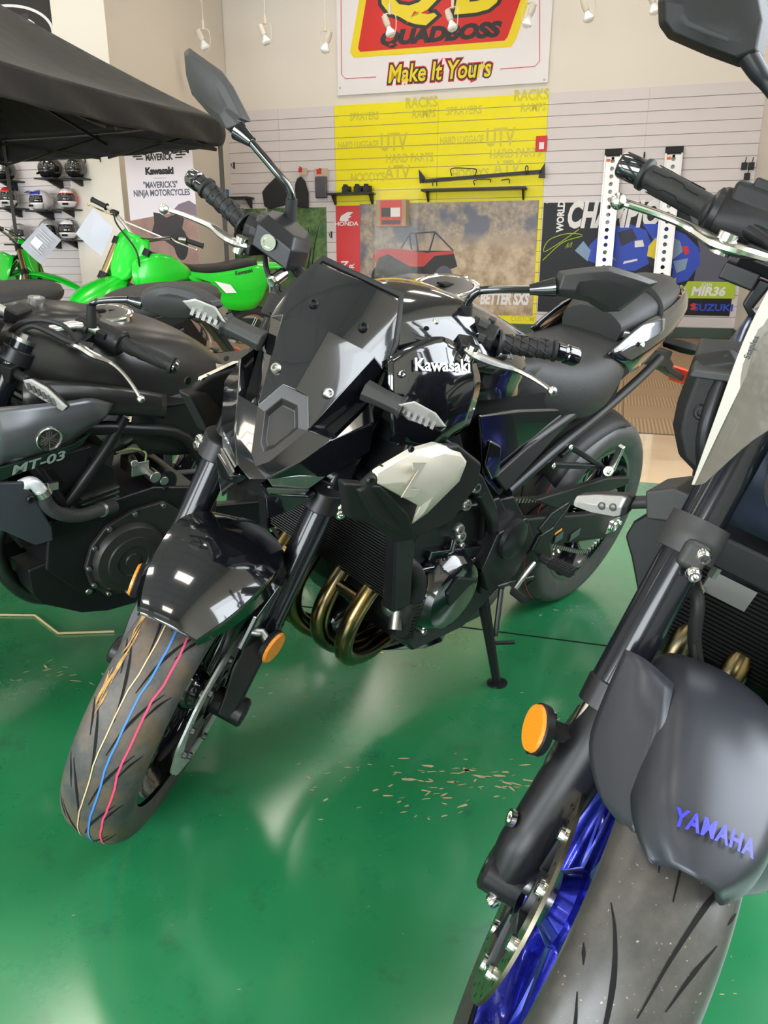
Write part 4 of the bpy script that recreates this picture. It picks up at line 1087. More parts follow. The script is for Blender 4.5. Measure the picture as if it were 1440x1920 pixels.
cg_ = [(0.514, 0.12, 0.521), (0.463, 0.12, 0.518), (0.113, 0.12, 0.495), (-0.046, 0.12, 0.464), (-0.038, 0.12, 0.44), (0.033, 0.12, 0.443), (0.284, 0.12, 0.451), (0.371, 0.12, 0.46)]
Z.add('chain_guard', prism(cg_, (0, .02, 0)), PLAST, None, bev=0.005)
hg = [(.32, 0, .52), (.22, 0, .60), (.05, 0, .645), (-.05, 0, .64)]
Z.add('rear_hugger', grid([[(x, y, z - .03 * (abs(y) / .09) ** 2) for y in (-.09, -.045, 0, .045, .09)] for x, _, z in hg], 0, 3, 2), PLAST, None, sm=60, solid=.004)

# ---- pegs, shifter, stand
ab = Z.add('footrest_bracket', prism([(0.55, 0.185, 0.462), (0.492, 0.185, 0.468), (0.434, 0.185, 0.521), (0.44, 0.185, 0.492), (0.486, 0.185, 0.428), (0.446, 0.185, 0.362), (0.514, 0.185, 0.383), (0.568, 0.185, 0.423)], (0, .014, 0)), SATIN, None, bev=0.005)
Z.add('heel_guard', prism([(0.447, 0.19, 0.529), (0.482, 0.19, 0.483), (0.541, 0.19, 0.462), (0.568, 0.19, 0.484), (0.523, 0.19, 0.516)], (0, .010, 0)), SATIN, ab, bev=0.004)
pg0, pg1 = Vec((0.524, 0.215, 0.394)), Vec((0.527, 0.295, 0.398))
pg = Z.add('footpeg', join(tube([pg0 - Vec((0, .015, 0)), pg0 + (pg1 - pg0) * .2], .012, 10), loft([[p + Vec((dx, 0, dz)) for dx, dz in ((.016, .010), (-.016, .010), (-.014, -.010), (.014, -.010))] for p in (pg0 + (pg1 - pg0) * .18, pg1)])), RUBBER, ab, bev=0.004)
Z.add('peg_ribs', join(*[box(pg0 + (pg1 - pg0) * (.25 + .09 * i) + Vec((0, 0, .011)), (.03, .004, .005)) for i in range(9)]), RUBBER, ab)
shl = [(0.56, 0.205, 0.39), (0.602, 0.212, 0.38), (0.645, 0.215, 0.346)]
sft = Z.add('shift_lever', tube(shl, .0075, 10, 3), ALU, None)
Z.add('shift_peg', cyl(Vec(shl[-1]), (0.653, 0.255, 0.345), .0105), RUBBER, sft)
Z.add('shift_rod', cyl((0.685, 0.19, 0.359), (0.535, 0.2, 0.34), .006), DSTEEL, sft)
pp = Z.add('passenger_bracket', join(*[bar(a, c, .014, .016, (0, 1, 0)) for a, c in (((0.432, 0.15, 0.655), (0.277, 0.165, 0.583)), ((0.491, 0.15, 0.617), (0.256, 0.165, 0.571)), ((0.468, 0.15, 0.636), (0.426, 0.15, 0.652)), ((0.279, 0.165, 0.586), (0.194, 0.17, 0.536)))]), SATIN, None, bev=0.004)
Z.add('passenger_peg', join(bar((0.213, 0.18, 0.557), (0.232, 0.195, 0.638), .014, .018, (0, 1, 0)), cyl((0.171, 0.155, 0.535), (0.28, 0.2, 0.577), .014)), ALU, pp, bev=0.003)
Z.add('bracket_bolt', join(*[bolt(p, (0, 1, 0), .008, .006) for p in ((0.452, 0.16, 0.661), (0.514, 0.16, 0.625), (0.292, 0.205, 0.581))]), CHROME, pp)
s0 = Vec((0.664, 0.15, 0.301)); s1 = Vec((0.602, 0.22, 0.049))
ss = Z.add('side_stand', tube([s0, s0 + (s1 - s0) * .5, s1], [.015, .013, .011], 12), SATIN, None)
Z.add('stand_foot', lathe([(0, .0001), (0, .026), (.005, .026), (.008, .015), (.008, .0001)], s1, Matrix.Rotation(rad(12.5), 3, 'X') @ Vec((0, 0, 1)), 24), SATIN, ss)
Z.add('stand_spring', tube([s0 + Vec((-.045, .02, .02)), s0 + (s1 - s0) * .45 + Vec((-.02, .005, 0))], .007, 8), DSTEEL, ss)
Z.add('stand_tang', cyl(s0 + (s1 - s0) * .52, s0 + (s1 - s0) * .50 + Vec((-.05, .04, 0)), .005), SATIN, ss)


# ================================================================== dark motorcycle with blue wheels at the right edge
Y = Bike('motorcycle', 'matte dark motorcycle with metallic blue wheels, cut off by the right edge', (1.088, 1.905), 231, 15, 17, 1.565, 24.7)
YA = (1.455, 0, 0.30)
BLUEW = mat('metallic_blue_wheel', (0.012, 0.016, 0.30), 0.24, 0.75, coat=0.7, col2=(0.02, 0.03, 0.42), nscale=300)
MDARK = mat('matte_blue_black_paint', (0.030, 0.032, 0.040), 0.36, 0.35, coat=0.0)
MBLUE = mat('matte_slate_blue_paint', (0.034, 0.042, 0.068), 0.36, 0.35)
YP = mat('blue_lettering', (0.02, 0.02, 0.60), 0.4)
def yfork(y, z): return Vec((YA[0] - (z - YA[2]) * math.tan(Y.rake), y, z))
yw = wheel(Y, 'front_wheel', YA, 0.222, 0.046, BLUEW, True, 5, 0.20, 0.05, 0.045)
m, nt, b = node_mat('scuffed_tyre')
tc = nt.nodes.new('ShaderNodeTexCoord')
n1 = ramp(nz(40, 8, 0.75).outputs['Fac'], 0.38, 0.70)
c1 = mixc(n1.outputs[0], (0.034, 0.032, 0.030), (0.060, 0.055, 0.048))
sp_ = ramp(nz(240, 2, 0.5).outputs['Fac'], 0.70, 0.74)
c2 = mixc(sp_.outputs[0], c1.outputs[2], (0.22, 0.19, 0.15))
nt.links.new(c2.outputs[2], b.inputs['Base Color']); b.inputs['Roughness'].default_value = 0.36
TYRES = m
yt, YPR = tyre(Y, 'tire', YA, 0.300, 0.061, 0.076, TYRES, True, yw, 96)
gs = []
for i in range(10):
    a = 36 * i + 4
    for s in (-1, 1):
        q = a + (0 if s > 0 else 18)
        gs.append(tread_strip(YA, YPR, [(q, s * .004), (q + 10, s * .010), (q + 20, s * .022), (q + 27, s * .036), (q + 31, s * .047)], [0.0012, 0.0050, 0.0008], n=6))
        gs.append(tread_strip(YA, YPR, [(q + 3, s * .022), (q + 10, s * .031), (q + 16, s * .043)], [0.0008, 0.0040, 0.0008], n=5))
        gs.append(tread_strip(YA, YPR, [(q + 20, s * .047), (q + 23, s * .053)], [0.0006, 0.0030, 0.0006], n=4))
Y.add('tread_grooves', join(*gs), GROOVE, yt, True, sm=60)
BRONZE = mat('worn_brake_rotor', (0.40, 0.35, 0.25), 0.3, 1.0)
for s in (-1, 1):
    Y.add('brake_disc', disc(YA, s * 0.073, 0.106, 0.143, 0.0045, 180), BRONZE, yw, True, sm=30)
    Y.add('disc_carrier', carrier(YA, s * 0.070, 0.045, 0.112, 5, 0.004, 0.02), DSTEEL, yw, True)
    for k in range(10):
        an = 2 * pi * k / 10 + .25
        Y.add('disc_button', lathe([(0, .0001), (0, .010), (.006, .009), (.006, .004), (.003, .004), (.003, .0001)], wpt(YA, an, .108, s * .074), (0, s, 0), 14), CHROME, yw, True)
Y.add('axle', cyl((YA[0], -.12, YA[2]), (YA[0], .12, YA[2]), .013), STEEL, yw, True)
# fork
for s in (-1, 1):
    y = s * .100
    f_ = Y.add('fork_leg', cyl(yfork(y, .53), yfork(y, .97), .0262, n=28), BLUEBLK, None, True)
    Y.add('dust_seal', lathe([(-.02, .022), (-.02, .0275), (.012, .0285), (.014, .0262)], yfork(y, .53), Y.fd, 24), SATIN, f_, True)
    Y.add('slider', cyl(yfork(y, .40), yfork(y, .525), .0205, n=24), CHROME, f_, True)
    Y.add('fork_foot', tube([yfork(y * .86, .525), yfork(y * .88, .47), yfork(y * .92, .41), yfork(y * .97, .36), (YA[0] - .012, y, .33), (YA[0], y, .285)], [.030, .034, .034, .031, .031, .026], 18, 4), SATIN, f_, True)
    Y.add('axle_boss', lathe([(-.02, .013), (-.02, .028), (.024, .029), (.028, .024), (.028, .012), (.018, .011)], (YA[0], y, YA[2] - .01), (0, s, 0), 26), SATIN, f_, True)
    br = prism([(1.40, y + s * .004, .45), (1.425, y + s * .004, .40), (1.40, y + s * .004, .33), (1.36, y + s * .004, .36), (1.345, y + s * .004, .43)], (0, -s * .02, 0))
    Y.add('caliper_bracket', br, SATIN, f_, True, bev=.004)
    Y.add('pinch_bolt', bolt((YA[0] + .022, y, YA[2] - .028), (.7, s * .5, -.5), .0085, .010), CHROME, f_, True)
    Y.add('foot_plug', lathe([(0, .0001), (0, .011), (.006, .011), (.006, .007), (.002, .006), (.002, .0001)], (1.44, y + s * .026, .365), (.3, s, .1), 18), CHROME, f_, True)
    for zz in (.455, .43):
        Y.add('caliper_bolt', lathe([(0, .0001), (0, .0135), (.012, .0135), (.012, .009), (.006, .008), (.006, .0001)], (1.365 - (zz - .43), y + s * .036, zz - .012), (.4, s, .1), 20), CHROME, f_, True)
    cal = Y.add('brake_caliper', prism([(1.325, s * .052, .46), (1.35, s * .052, .40), (1.33, s * .052, .34), (1.285, s * .052, .34), (1.27, s * .052, .40), (1.29, s * .052, .46)], (0, s * .062, 0)), SATIN, None, True, bev=.008)
    rf = Vec((1.40, s * .152, .470))
    r_ = Y.add('reflector', lathe([(0, .0001), (0, .028), (.003, .029), (.007, .0275), (.007, .0001)], rf, (.45, s, .05), 36), AMBER, None, True)
    Y.add('backing_plate', lathe([(-.008, .0001), (-.008, .030), (.001, .031), (.003, .0295)], rf, (.45, s, .05), 36), PLAST, r_, True)
    Y.add('reflector_bracket', join(bar(rf + Vec((-.01, -s * .005, 0)), (1.385, s * .112, .475), .02, .012), bolt(rf + Vec((-.006, -s * .012, -.02)), (-.4, -s, 0), .006, .006)), SATIN, r_, True)
yc = Y.add('triple_clamp', join(bar((1.235, -.10, .715), (1.235, .10, .715), .05, .04)), SATIN, None, True, bev=.004)
for s in (-1, 1):
    c = yfork(s * .1, .718)
    Y.add('clamp_ring', lathe([(-.022, .0265), (-.022, .034), (-.004, .0345), (0, .0355), (.004, .0345), (.022, .034), (.022, .0265)], c, Y.fd, 32), GREYP, yc, True)
    Y.add('clamp_ear', bar(c + Vec((.034, -s * .006, -.006)) - Y.fd * .016, c + Vec((.034, -s * .006, -.006)) + Y.fd * .018, .030, .030), GREYP, yc, True, bev=.008)
    for k in (-1, 1):
        Y.add('clamp_bolt', bolt(c + Vec((.046, -s * .013, -.006)) + Y.fd * (.011 * k), (.92, -s * .35, -.1), .0088, .009), CHROME, yc, True)
Y.add('top_clamp', join(bar((1.11, -.11, .945), (1.11, .11, .945), .07, .026)), SATIN, None, True, bev=.004)
# fender
rows = []
for a, yb, rb, ye, re in ((142, .056, .320, .066, .300), (130, .063, .325, .073, .296), (115, .066, .327, .075, .290), (100, .066, .327, .075, .288), (88, .064, .327, .073, .287), (78, .060, .326, .069, .288), (70, .053, .324, .061, .290), (65, .041, .321, .049, .296), (61.5, .026, .318, .033, .304)):
    r = []
    for t in (-1.0, -.97, -.80, -.55, -.28, 0, .28, .55, .80, .97, 1.0):
        k = abs(t)
        if k > .96: yy, rr_ = (ye, re) if k == 1.0 else (yb * 1.03, rb - .012)
        else: yy, rr_ = yb * k, rb + .012 * (1 - (k / .8) ** 2 * .75)
        r.append((YA[0] + rr_ * cos(rad(a)), (1 if t >= 0 else -1) * yy, YA[2] + rr_ * sin(rad(a))))
    rows.append(r)
yf = Y.add('front_fender', grid(rows, 0, 4, 2), MDARK, None, True, sm=50, solid=.004)
for s in (-1, 1):
    lg = [[(1.42, s * .060, .628), (1.41, s * .095, .632), (1.395, s * .116, .622)], [(1.475, s * .060, .622), (1.460, s * .095, .602), (1.44, s * .115, .585)], [(1.515, s * .060, .606), (1.50, s * .090, .577), (1.483, s * .109, .555)], [(1.552, s * .056, .580), (1.543, s * .072, .560), (1.53, s * .085, .545)], [(1.572, s * .050, .562), (1.564, s * .055, .552), (1.556, s * .058, .546)]]
    Y.add('fender_side', grid(lg, 0, 4, 4), MDARK, yf, True, sm=50, solid=.005)
# lettering laid on the fender curve
tg = text_geo('YAMAHA', 0.0235, 0.0, 0.0007, 0.66, space=1.12)
def wrap(v):
    x, z = v[0], v[2]
    yy = x
    a = 68.5 + z / .34 * 57.3 + yy * 25
    k = abs(yy) / .062
    r_ = .326 + .0125 * (1 - (k / .8) ** 2 * .75) if k < .8 else .328
    yy2 = yy
    return (YA[0] + (r_ + .0016) * cos(rad(a)), yy2, YA[2] + (r_ + .0016) * sin(rad(a)))
bmv = [wrap(v) for v in tg[0]]
Y.add('fender_lettering', (bmv, tg[1]), YP, yf, True, sm=0)

# bars and controls
ge = Vec((.962, -.392, 1.040)); gf = Vec((.968, -.362, 1.039)); gi = Vec((.992, -.256, 1.028))
Y.add('handlebar', tube([(ge.x, -ge.y, ge.z), (gi.x, -gi.y, gi.z), (1.03, .18, 1.02), (1.085, .08, .99), (1.085, -.08, .99), (1.03, -.18, 1.02), tuple(gi), tuple(ge)], .011, 12, 4), SATIN, None, True)
for s in (1, -1):
    S_ = lambda p: (p[0], -p[1] * s, p[2])
    g_ = grip(Y, S_(gi), S_(gf), .0168, RUBBER, ribs=1)
    d = (Vec(S_(ge)) - Vec(S_(gf))).normalized()
    Y.add('bar_end', lathe([(-.002, .010), (-.002, .0150), (.003, .0172), (.030, .0176), (.034, .0160), (.034, .0001)], S_(gf), d, 32), GLOSS, g_, True)
    a_, u_, w_ = basis(Vec(S_(gf)) - Vec(S_(gi))); L_ = (gf - gi).length; zz = []
    for j in range(6):
        t = 2 * pi * j / 6
        q = lambda x, tt: Vec(S_(gi)) + a_ * (L_ * x) + (u_ * cos(tt) + w_ * sin(tt)) * .0178
        zz.append(tube([q(.22, t), q(.40, t), q(.46, t + .25), q(.62, t + .25), q(.68, t + .05), q(.86, t)], .0008, 5))
    Y.add('grip_pattern', join(*zz), GROOVE, g_, True)
    sw = Y.add('switch_block', loft([[Vec(S_((.995 + .030 * cos(a), y, 1.028 + .034 * sin(a)))) for a in [2 * pi * i / 12 for i in range(12)]] for y in (-.256, -.250, -.200, -.165)]), PLAST, None, True, bev=.006)
    Y.add('throttle_collar', loft([[Vec(S_((.995 + q * cos(a), y, 1.028 + q * sin(a)))) for a in [2 * pi * i / 20 for i in range(20)]] for y, q in ((-.262, .024), (-.258, .030), (-.250, .032))]), SATIN, sw, True)
    Y.add('switch_top', loft([[Vec(S_(p)) for p in ((1.018, y, 1.045), (1.012, y, 1.072), (.985, y, 1.074), (.972, y, 1.05))] for y in (-.246, -.19)]), PLAST, sw, True, bev=.006)
    Y.add('stop_switch', box(S_((1.0, -.214, 1.074)), (.018, .026, .016)), REDREF if s > 0 else PLAST, sw, True, bev=.003)
    lv = Y.add('lever', lever([S_(p) for p in ((1.060, -.172, 1.004), (1.072, -.205, 1.002), (1.068, -.232, 1.000), (1.048, -.262, 1.003), (1.044, -.290, 1.005), (1.050, -.325, 1.005), (1.058, -.352, 1.004), (1.062, -.365, 1.003))], [.011, .014, .0145, .0115, .009, .0085, .0085, .006], 10, 6, .0105), CHROME, None, True)
    Y.add('lever_pivot', cyl(S_((1.068, -.224, .99)), S_((1.068, -.224, 1.016)), .0125, n=20), CHROME, lv, True)
    Y.add('lever_bracket', join(loft([[Vec(S_(p)) for p in ((1.075, y, .998), (1.06, y, 1.012), (1.0, y, 1.012), (1.0, y, .992), (1.06, y, .982))] for y in (-.20, -.14)]), box(S_((1.05, -.19, .975)), (.035, .045, .022)), loft([[Vec(S_(p)) for p in ((1.055, -.168, .98), (1.035, -.168, .98), (1.035, -.150, .98), (1.055, -.150, .98))], [Vec(S_(p)) for p in ((1.055, -.170, .945), (1.035, -.170, .945), (1.035, -.156, .945), (1.055, -.156, .945))], [Vec(S_(p)) for p in ((1.05, -.150, .930), (1.035, -.150, .930), (1.035, -.138, .935), (1.05, -.138, .935))]])), SATIN, lv, True, bev=.003)
YM = [(.97, -.436, 1.224), (.972, -.422, 1.199), (.975, -.404, 1.189), (.978, -.349, 1.185), (.98, -.305, 1.184), (.978, -.285, 1.200), (.97, -.296, 1.236), (.955, -.33, 1.278), (.945, -.385, 1.292), (.95, -.43, 1.268)]
for s in (1, -1):
    S_ = lambda p: (p[0], -p[1] * s, p[2])
    P_ = [S_((p[0], p[1] * -1 * -1, p[2])) for p in YM]
    mo = Y.add('mirror', mirror_head(P_, (.03, 0, 0)), GREYP if False else PLAST, None, True, sm=45, bev=.006, seg=3)
    Y.add('mirror_stem', tube([S_(p) for p in ((1.0, -.185, 1.04), (1.0, -.185, 1.10), (.995, -.205, 1.14), (.985, -.262, 1.174), (.985, -.285, 1.186), (.985, -.315, 1.205))], [.0085, .0085, .0085, .009, .0115, .0135], 12, 5), SATIN, mo, True)
    cc = sum((Vec(p) for p in P_), Vec()) / len(P_)
    Y.add('mirror_glass', prism([cc + (Vec(p) - cc) * .92 + Vec((-.010, 0, 0)) for p in P_], (.002, 0, 0)), CHROME, mo, True)

# headlight nacelle and instrument
for s in (-1, 1):
    S_ = lambda p: (p[0], p[1] * -s, p[2])
    ho = [(-.195, .884), (-.163, .905), (-.120, .900), (-.100, .83), (-.105, .775), (-.123, .752), (-.153, .764), (-.177, .795), (-.186, .825)]
    hn = Y.add('lamp_wing', loft([[S_((x, c_[0] * q - .0, .82 + (c_[1] - .82) * q)) for c_ in ho] for x, q in ((1.10, .95), (1.145, 1.0), (1.165, .93))]), PLAST, None, True, bev=.004)
    Y.add('wing_bolt', bolt(S_((1.166, -.155, .83)), (1, 0, 0), .010, .006), SATIN, hn, True)
    Y.add('wing_top', prism([S_(p) for p in ((1.10, -.196, .886), (1.172, -.188, .862), (1.178, -.125, .882), (1.11, -.12, .912))], (0, 0, .012)), GREYP, hn, True, bev=.003)
Y.add('headlight', lathe([(-.05, .03), (-.03, .060), (0, .068), (.02, .066), (.035, .05), (.04, .0001)], (1.22, 0, .83), (1, 0, -.25), 32), LENSDK, None, True)
Y.add('meter', box((1.13, 0, .96), (.05, .13, .07), Matrix.Rotation(-.5, 3, 'Y')), PLAST, None, True, bev=.008)

# tank, side scoops, radiator and engine
st2 = [(1.15, .06, .93, .85), (1.08, .11, .985, .80), (.98, .15, 1.02, .79), (.86, .165, 1.01, .79), (.74, .15, .965, .79), (.62, .11, .89, .79), (.54, .09, .85, .78)]
rings = []
for x, w, zc, zb in st2:
    h = zc - zb
    half = [(0, zc), (.4 * w, zc - .02 * h), (.75 * w, zc - .12 * h), (.95 * w, zc - .35 * h), (w, zc - .6 * h), (.9 * w, zb)]
    rings.append([(x, y, z) for y, z in half] + [(x, -y, z) for y, z in reversed(half[1:])])
R2 = [cat([r[j] for r in rings], 4) for j in range(len(rings[0]))]
Y.add('fuel_tank', loft([cat([R2[j][i] for j in range(len(R2))], 2, True) for i in range(len(R2[0]))]), MBLUE, None, sm=50)
for s in (-1, 1):
    S_ = lambda p: (p[0], p[1] * s, p[2])
    sg_ = [[(1.19, .150, .90), (1.10, .172, .955), (.95, .185, .965)], [(1.21, .135, .82), (1.10, .190, .87), (.93, .20, .88)], [(1.17, .105, .74), (1.08, .165, .77), (.92, .19, .80)], [(1.12, .075, .66), (1.04, .13, .69), (.92, .16, .74)]]
    scp = Y.add('side_scoop', grid([[S_(p) for p in r] for r in sg_], 0, 4, 4), MBLUE, None, sm=50, solid=.006)
    Y.add('scoop_trim', tube([S_(p) for p in ((1.195, .150, .905), (1.215, .135, .82), (1.175, .103, .735), (1.125, .072, .655))], .010, 10, 5), SATIN, scp)
    Y.add('scoop_inner', grid([[S_(p) for p in r] for r in ([(1.20, .155, .92), (1.16, .09, .92)], [(1.22, .13, .82), (1.15, .07, .80)], [(1.17, .10, .72), (1.12, .04, .70)])], 0, 2, 2), GREYP, scp, solid=.004)
    Y.add('intake_panel', grid([[S_(p) for p in r] for r in ([(1.175, .128, .90), (1.165, .07, .915), (1.15, .015, .90)], [(1.185, .118, .81), (1.175, .065, .80), (1.155, .015, .79)], [(1.16, .085, .72), (1.15, .05, .70), (1.14, .015, .69)])], 0, 3, 3), MBLUE, scp, sm=60, solid=.004)
    # radiator side cover carrying the turn signal
    cv = Y.add('radiator_cover', loft([[S_((x, c_[0], c_[1])) for c_ in ((.133, .700), (.172, .690), (.206, .640), (.210, .612), (.190, .586), (.165, .545), (.145, .520), (.125, .55))] for x in (1.03, 1.095, 1.11)]), PLAST, None, bev=.006)
    Y.add('cover_block', loft([[S_((x, c_[0], c_[1])) for c_ in ((.120, .722), (.165, .722), (.200, .700), (.184, .662), (.135, .680))] for x in (1.05, 1.12, 1.135)]), GREYP, cv, bev=.004)
    sg2 = Y.add('turn_signal', join(tube([S_((1.10, .195, .676)), S_((1.115, .225, .664))], .010, 10), loft([[S_((1.118 + dx * q, y, .664 - (y - .22) * .36 + dz * q)) for dx, dz in ((.016, 0), (.010, .017), (-.012, .015), (-.016, 0), (-.012, -.015), (.010, -.017))] for y, q in ((.214, .8), (.222, 1.15), (.26, 1.0), (.29, .7))])), GREYP, None, bev=.003)
    Y.add('lens', loft([[S_((1.124 + dx * q, y, .664 - (y - .22) * .36 + dz * q)) for dx, dz in ((.016, 0), (.010, .0155), (-.004, .0155), (-.004, -.0155), (.010, -.0155))] for y, q in ((.220, .95), (.228, 1.08), (.262, .95), (.290, .60), (.293, .45))]), CLEAR, sg2, bev=.003)
    Y.add('lens_bulb', join(*[ell(S_((1.140, y, .664 - (y - .22) * .36)), .003, .006, .006, 10, 6) for y in (.232, .248)]), LENSIN, sg2)
yr = Y.add('radiator', loft([[(1.10, .15, .70), (1.10, -.15, .70), (1.06, -.15, .70), (1.06, .15, .70)], [(1.06, .15, .47), (1.06, -.15, .47), (1.02, -.15, .47), (1.02, .15, .47)]]), VOID, None, bev=.004)
Y.add('radiator_fins', join(*[box((1.063 + .04 * (i + .5) / 30, 0, .475 + .22 * (i + .5) / 30), (.004, .28, .003)) for i in range(30)]), VOID, yr, sm=0)
Y.add('engine_block', join(loft([[(.98, y, .56), (1.0, y, .46), (.95, y, .30), (.66, y, .28), (.58, y, .40), (.62, y, .56)] for y in (-.16, .16)]), loft([[(1.02, y, .76), (1.04, y, .62), (.96, y, .54), (.80, y, .54), (.82, y, .76)] for y in (-.13, .13)])), SATIN, None, bev=.01)
Y.add('clutch_cover', lathe([(0, .095), (.03, .09), (.042, .07), (.045, .0001)], (.78, -.16, .42), (0, -1, 0), 28), SATIN, None)
Y.add('generator_cover', lathe([(0, .095), (.03, .09), (.042, .07), (.045, .0001)], (.84, .16, .42), (0, 1, 0), 28), SATIN, None)
for y in (-.08, 0, .08):
    Y.add('exhaust_header', tube([(.99, y, .53), (1.05, y, .505), (1.075, y, .45), (1.05, y * .9, .375), (.98, y * .7, .30), (.86, y * .5, .23), (.70, y * .3, .21)], .0205, 14, 6), BRASS, None, sm=60)
Y.add('radiator_guard', prism([(1.075, -.135, .452), (1.09, -.04, .462), (1.06, .05, .44), (1.02, .05, .41), (1.02, -.10, .40)], (-.01, 0, -.006)), GREYP, None, bev=.004)
Y.add('collector', loft([[(x, r * cos(a) * 1.5, .20 + r * sin(a) * .8) for a in [2 * pi * i / 14 for i in range(14)]] for x, r in ((.84, .05), (.70, .07), (.5, .07), (.40, .04))]), DSTEEL, None)
Y.add('coolant_hose', tube([(1.05, .13, .60), (1.08, .12, .62), (1.10, .10, .58), (1.06, .10, .50)], .020, 12, 6), RUBBER, None)
bh = Y.add('brake_hose', tube([(1.24, -.07, .655), (1.26, -.055, .645), (1.265, -.035, .60), (1.275, .0, .55), (1.30, .03, .50), (1.33, .06, .44)], .0085, 10, 6), RUBBER, None, True)
Y.add('hose_union', join(cyl((1.225, -.075, .66), (1.25, -.060, .652), .009, n=8), box((1.235, -.03, .668), (.012, .055, .03)), cyl((1.24, -.055, .675), (1.24, -.055, .70), .006, n=6)), STEEL, bh, True)
Y.add('sensor_cable', tube([(1.24, -.05, .64), (1.275, -.03, .59), (1.295, .01, .53), (1.31, .03, .47), (1.335, .05, .42)], .0035, 8, 6), RUBBER, bh, True)
for s in (-1, 1):
    S_ = lambda p: (p[0], p[1] * s, p[2])
    Y.add('frame_spar', tube([S_(p) for p in ((1.10, .05, .84), (.98, .15, .74), (.84, .17, .62), (.70, .16, .50), (.64, .15, .38))], [.03, .034, .03, .03, .03], 10, 4), SATIN, None)
    Y.add('subframe_tube', tube([S_(p) for p in ((.74, .15, .62), (.45, .13, .70), (.0, .08, .82), (-.15, .05, .86))], .014, 10, 4), SATIN, None)
    Y.add('swingarm', prism([S_(p) for p in ((.66, .13, .50), (.3, .14, .43), (-.04, .14, .34), (-.04, .14, .28), (.3, .14, .33), (.66, .13, .42))], (0, -s * .03, 0)), SATIN, None, bev=.006)
Y.add('seat', loft(ringset([(.66, .09, .88, .84, .79), (.55, .12, .86, .81, .75), (.40, .145, .85, .79, .74), (.26, .14, .865, .80, .76), (.14, .12, .90, .85, .82), (.0, .10, .94, .90, .87), (-.18, .07, .96, .93, .90)])), SEATM, None, sm=50)
Y.add('tail_cowl', loft([[(x, w * cos(a), z + h * sin(a)) for a in [2 * pi * i / 12 for i in range(12)]] for x, w, z, h in ((.20, .11, .80, .04), (.0, .10, .85, .05), (-.20, .06, .90, .04), (-.30, .03, .91, .02))]), MBLUE, None)
rw2 = wheel(Y, 'rear_wheel', (0, 0, .315), .219, .072, BLUEW, False)
tyre(Y, 'tire', (0, 0, .315), .315, .088, .096, TYREC, False, rw2)
y0 = Vec((.70, .15, .33)); M_ = Y.root.matrix_world.inverted()
foot = M_ @ Vec(((1.575, -3.642, 0))) if False else None
dr = Y.root.matrix_world.to_3x3().inverted() @ Vec((0, 0, 1))
q0 = Vec((.62, .235, 0)); q0.z = -(Y.root.matrix_world @ Vec((.62, .235, 0))).z / dr.z
ysd = Y.add('side_stand', tube([y0, q0 + Vec((0, 0, .008))], [.014, .011], 10), SATIN, None)
Y.add('stand_foot', lathe([(0, .0001), (0, .024), (.006, .024), (.008, .0001)], q0, dr, 20), SATIN, ysd)

# clear page protector hanging from the bars in front of the fork
m, nt, b = node_mat('clear_plastic_sleeve')
tc = nt.nodes.new('ShaderNodeTexCoord')
b.inputs['Base Color'].default_value = (0.16, 0.14, 0.115, 1); b.inputs['Roughness'].default_value = 0.32
b.inputs['Coat Weight'].default_value = 0.0; b.inputs['Specular IOR Level'].default_value = 0.25; b.inputs['Alpha'].default_value = 0.55
n_ = nz(18, 3, .6); bp_ = nt.nodes.new('ShaderNodeBump'); bp_.inputs['Strength'].default_value = .5; bp_.inputs['Distance'].default_value = .01
nt.links.new(n_.outputs['Fac'], bp_.inputs['Height']); nt.links.new(bp_.outputs[0], b.inputs['Normal'])
SLEEVE = m
sq = [[Y.root.matrix_world @ Vec(Y.steer(p)) for p in r] for r in ([(1.30, -.168, 1.010), (1.315, -.125, .985), (1.33, -.08, .97)], [(1.295, -.163, .945), (1.315, -.128, .93), (1.33, -.085, .915)], [(1.295, -.149, .865), (1.305, -.130, .862), (1.32, -.108, .865)], [(1.29, -.134, .785), (1.295, -.130, .788), (1.30, -.124, .796)])]
sleeve = add('document_sleeve', grid(sq, .0008, 4, 4), SLEEVE, None, sm=60)
tag(sleeve, 'clear plastic document sleeve hung before the fork of the dark motorcycle at the right', 'document sleeve')
eg = [[Vec(p) for p in r] for r in upgrid(sq, 4, 4)]
off = (Vec(cam.location) - eg[4][0]).normalized() * .002
add('paper_edge', grid([[r[0] + off, r[0] + (r[-1] - r[0]) * .22 + off] for r in eg], 0), mat('paper_strip', (.40, .37, .33), .5), sleeve, sm=60)
sx_ = (eg[5][0] - eg[2][0]); ctr = eg[4][0] + (eg[4][-1] - eg[4][0]) * .12 + off * 2.2
add('sleeve_lettering', on_plane(text_geo('Staples', .0085, 0, .0001), ctr, -sx_, eg[4][0] - eg[4][-1]), INK, sleeve, sm=0)


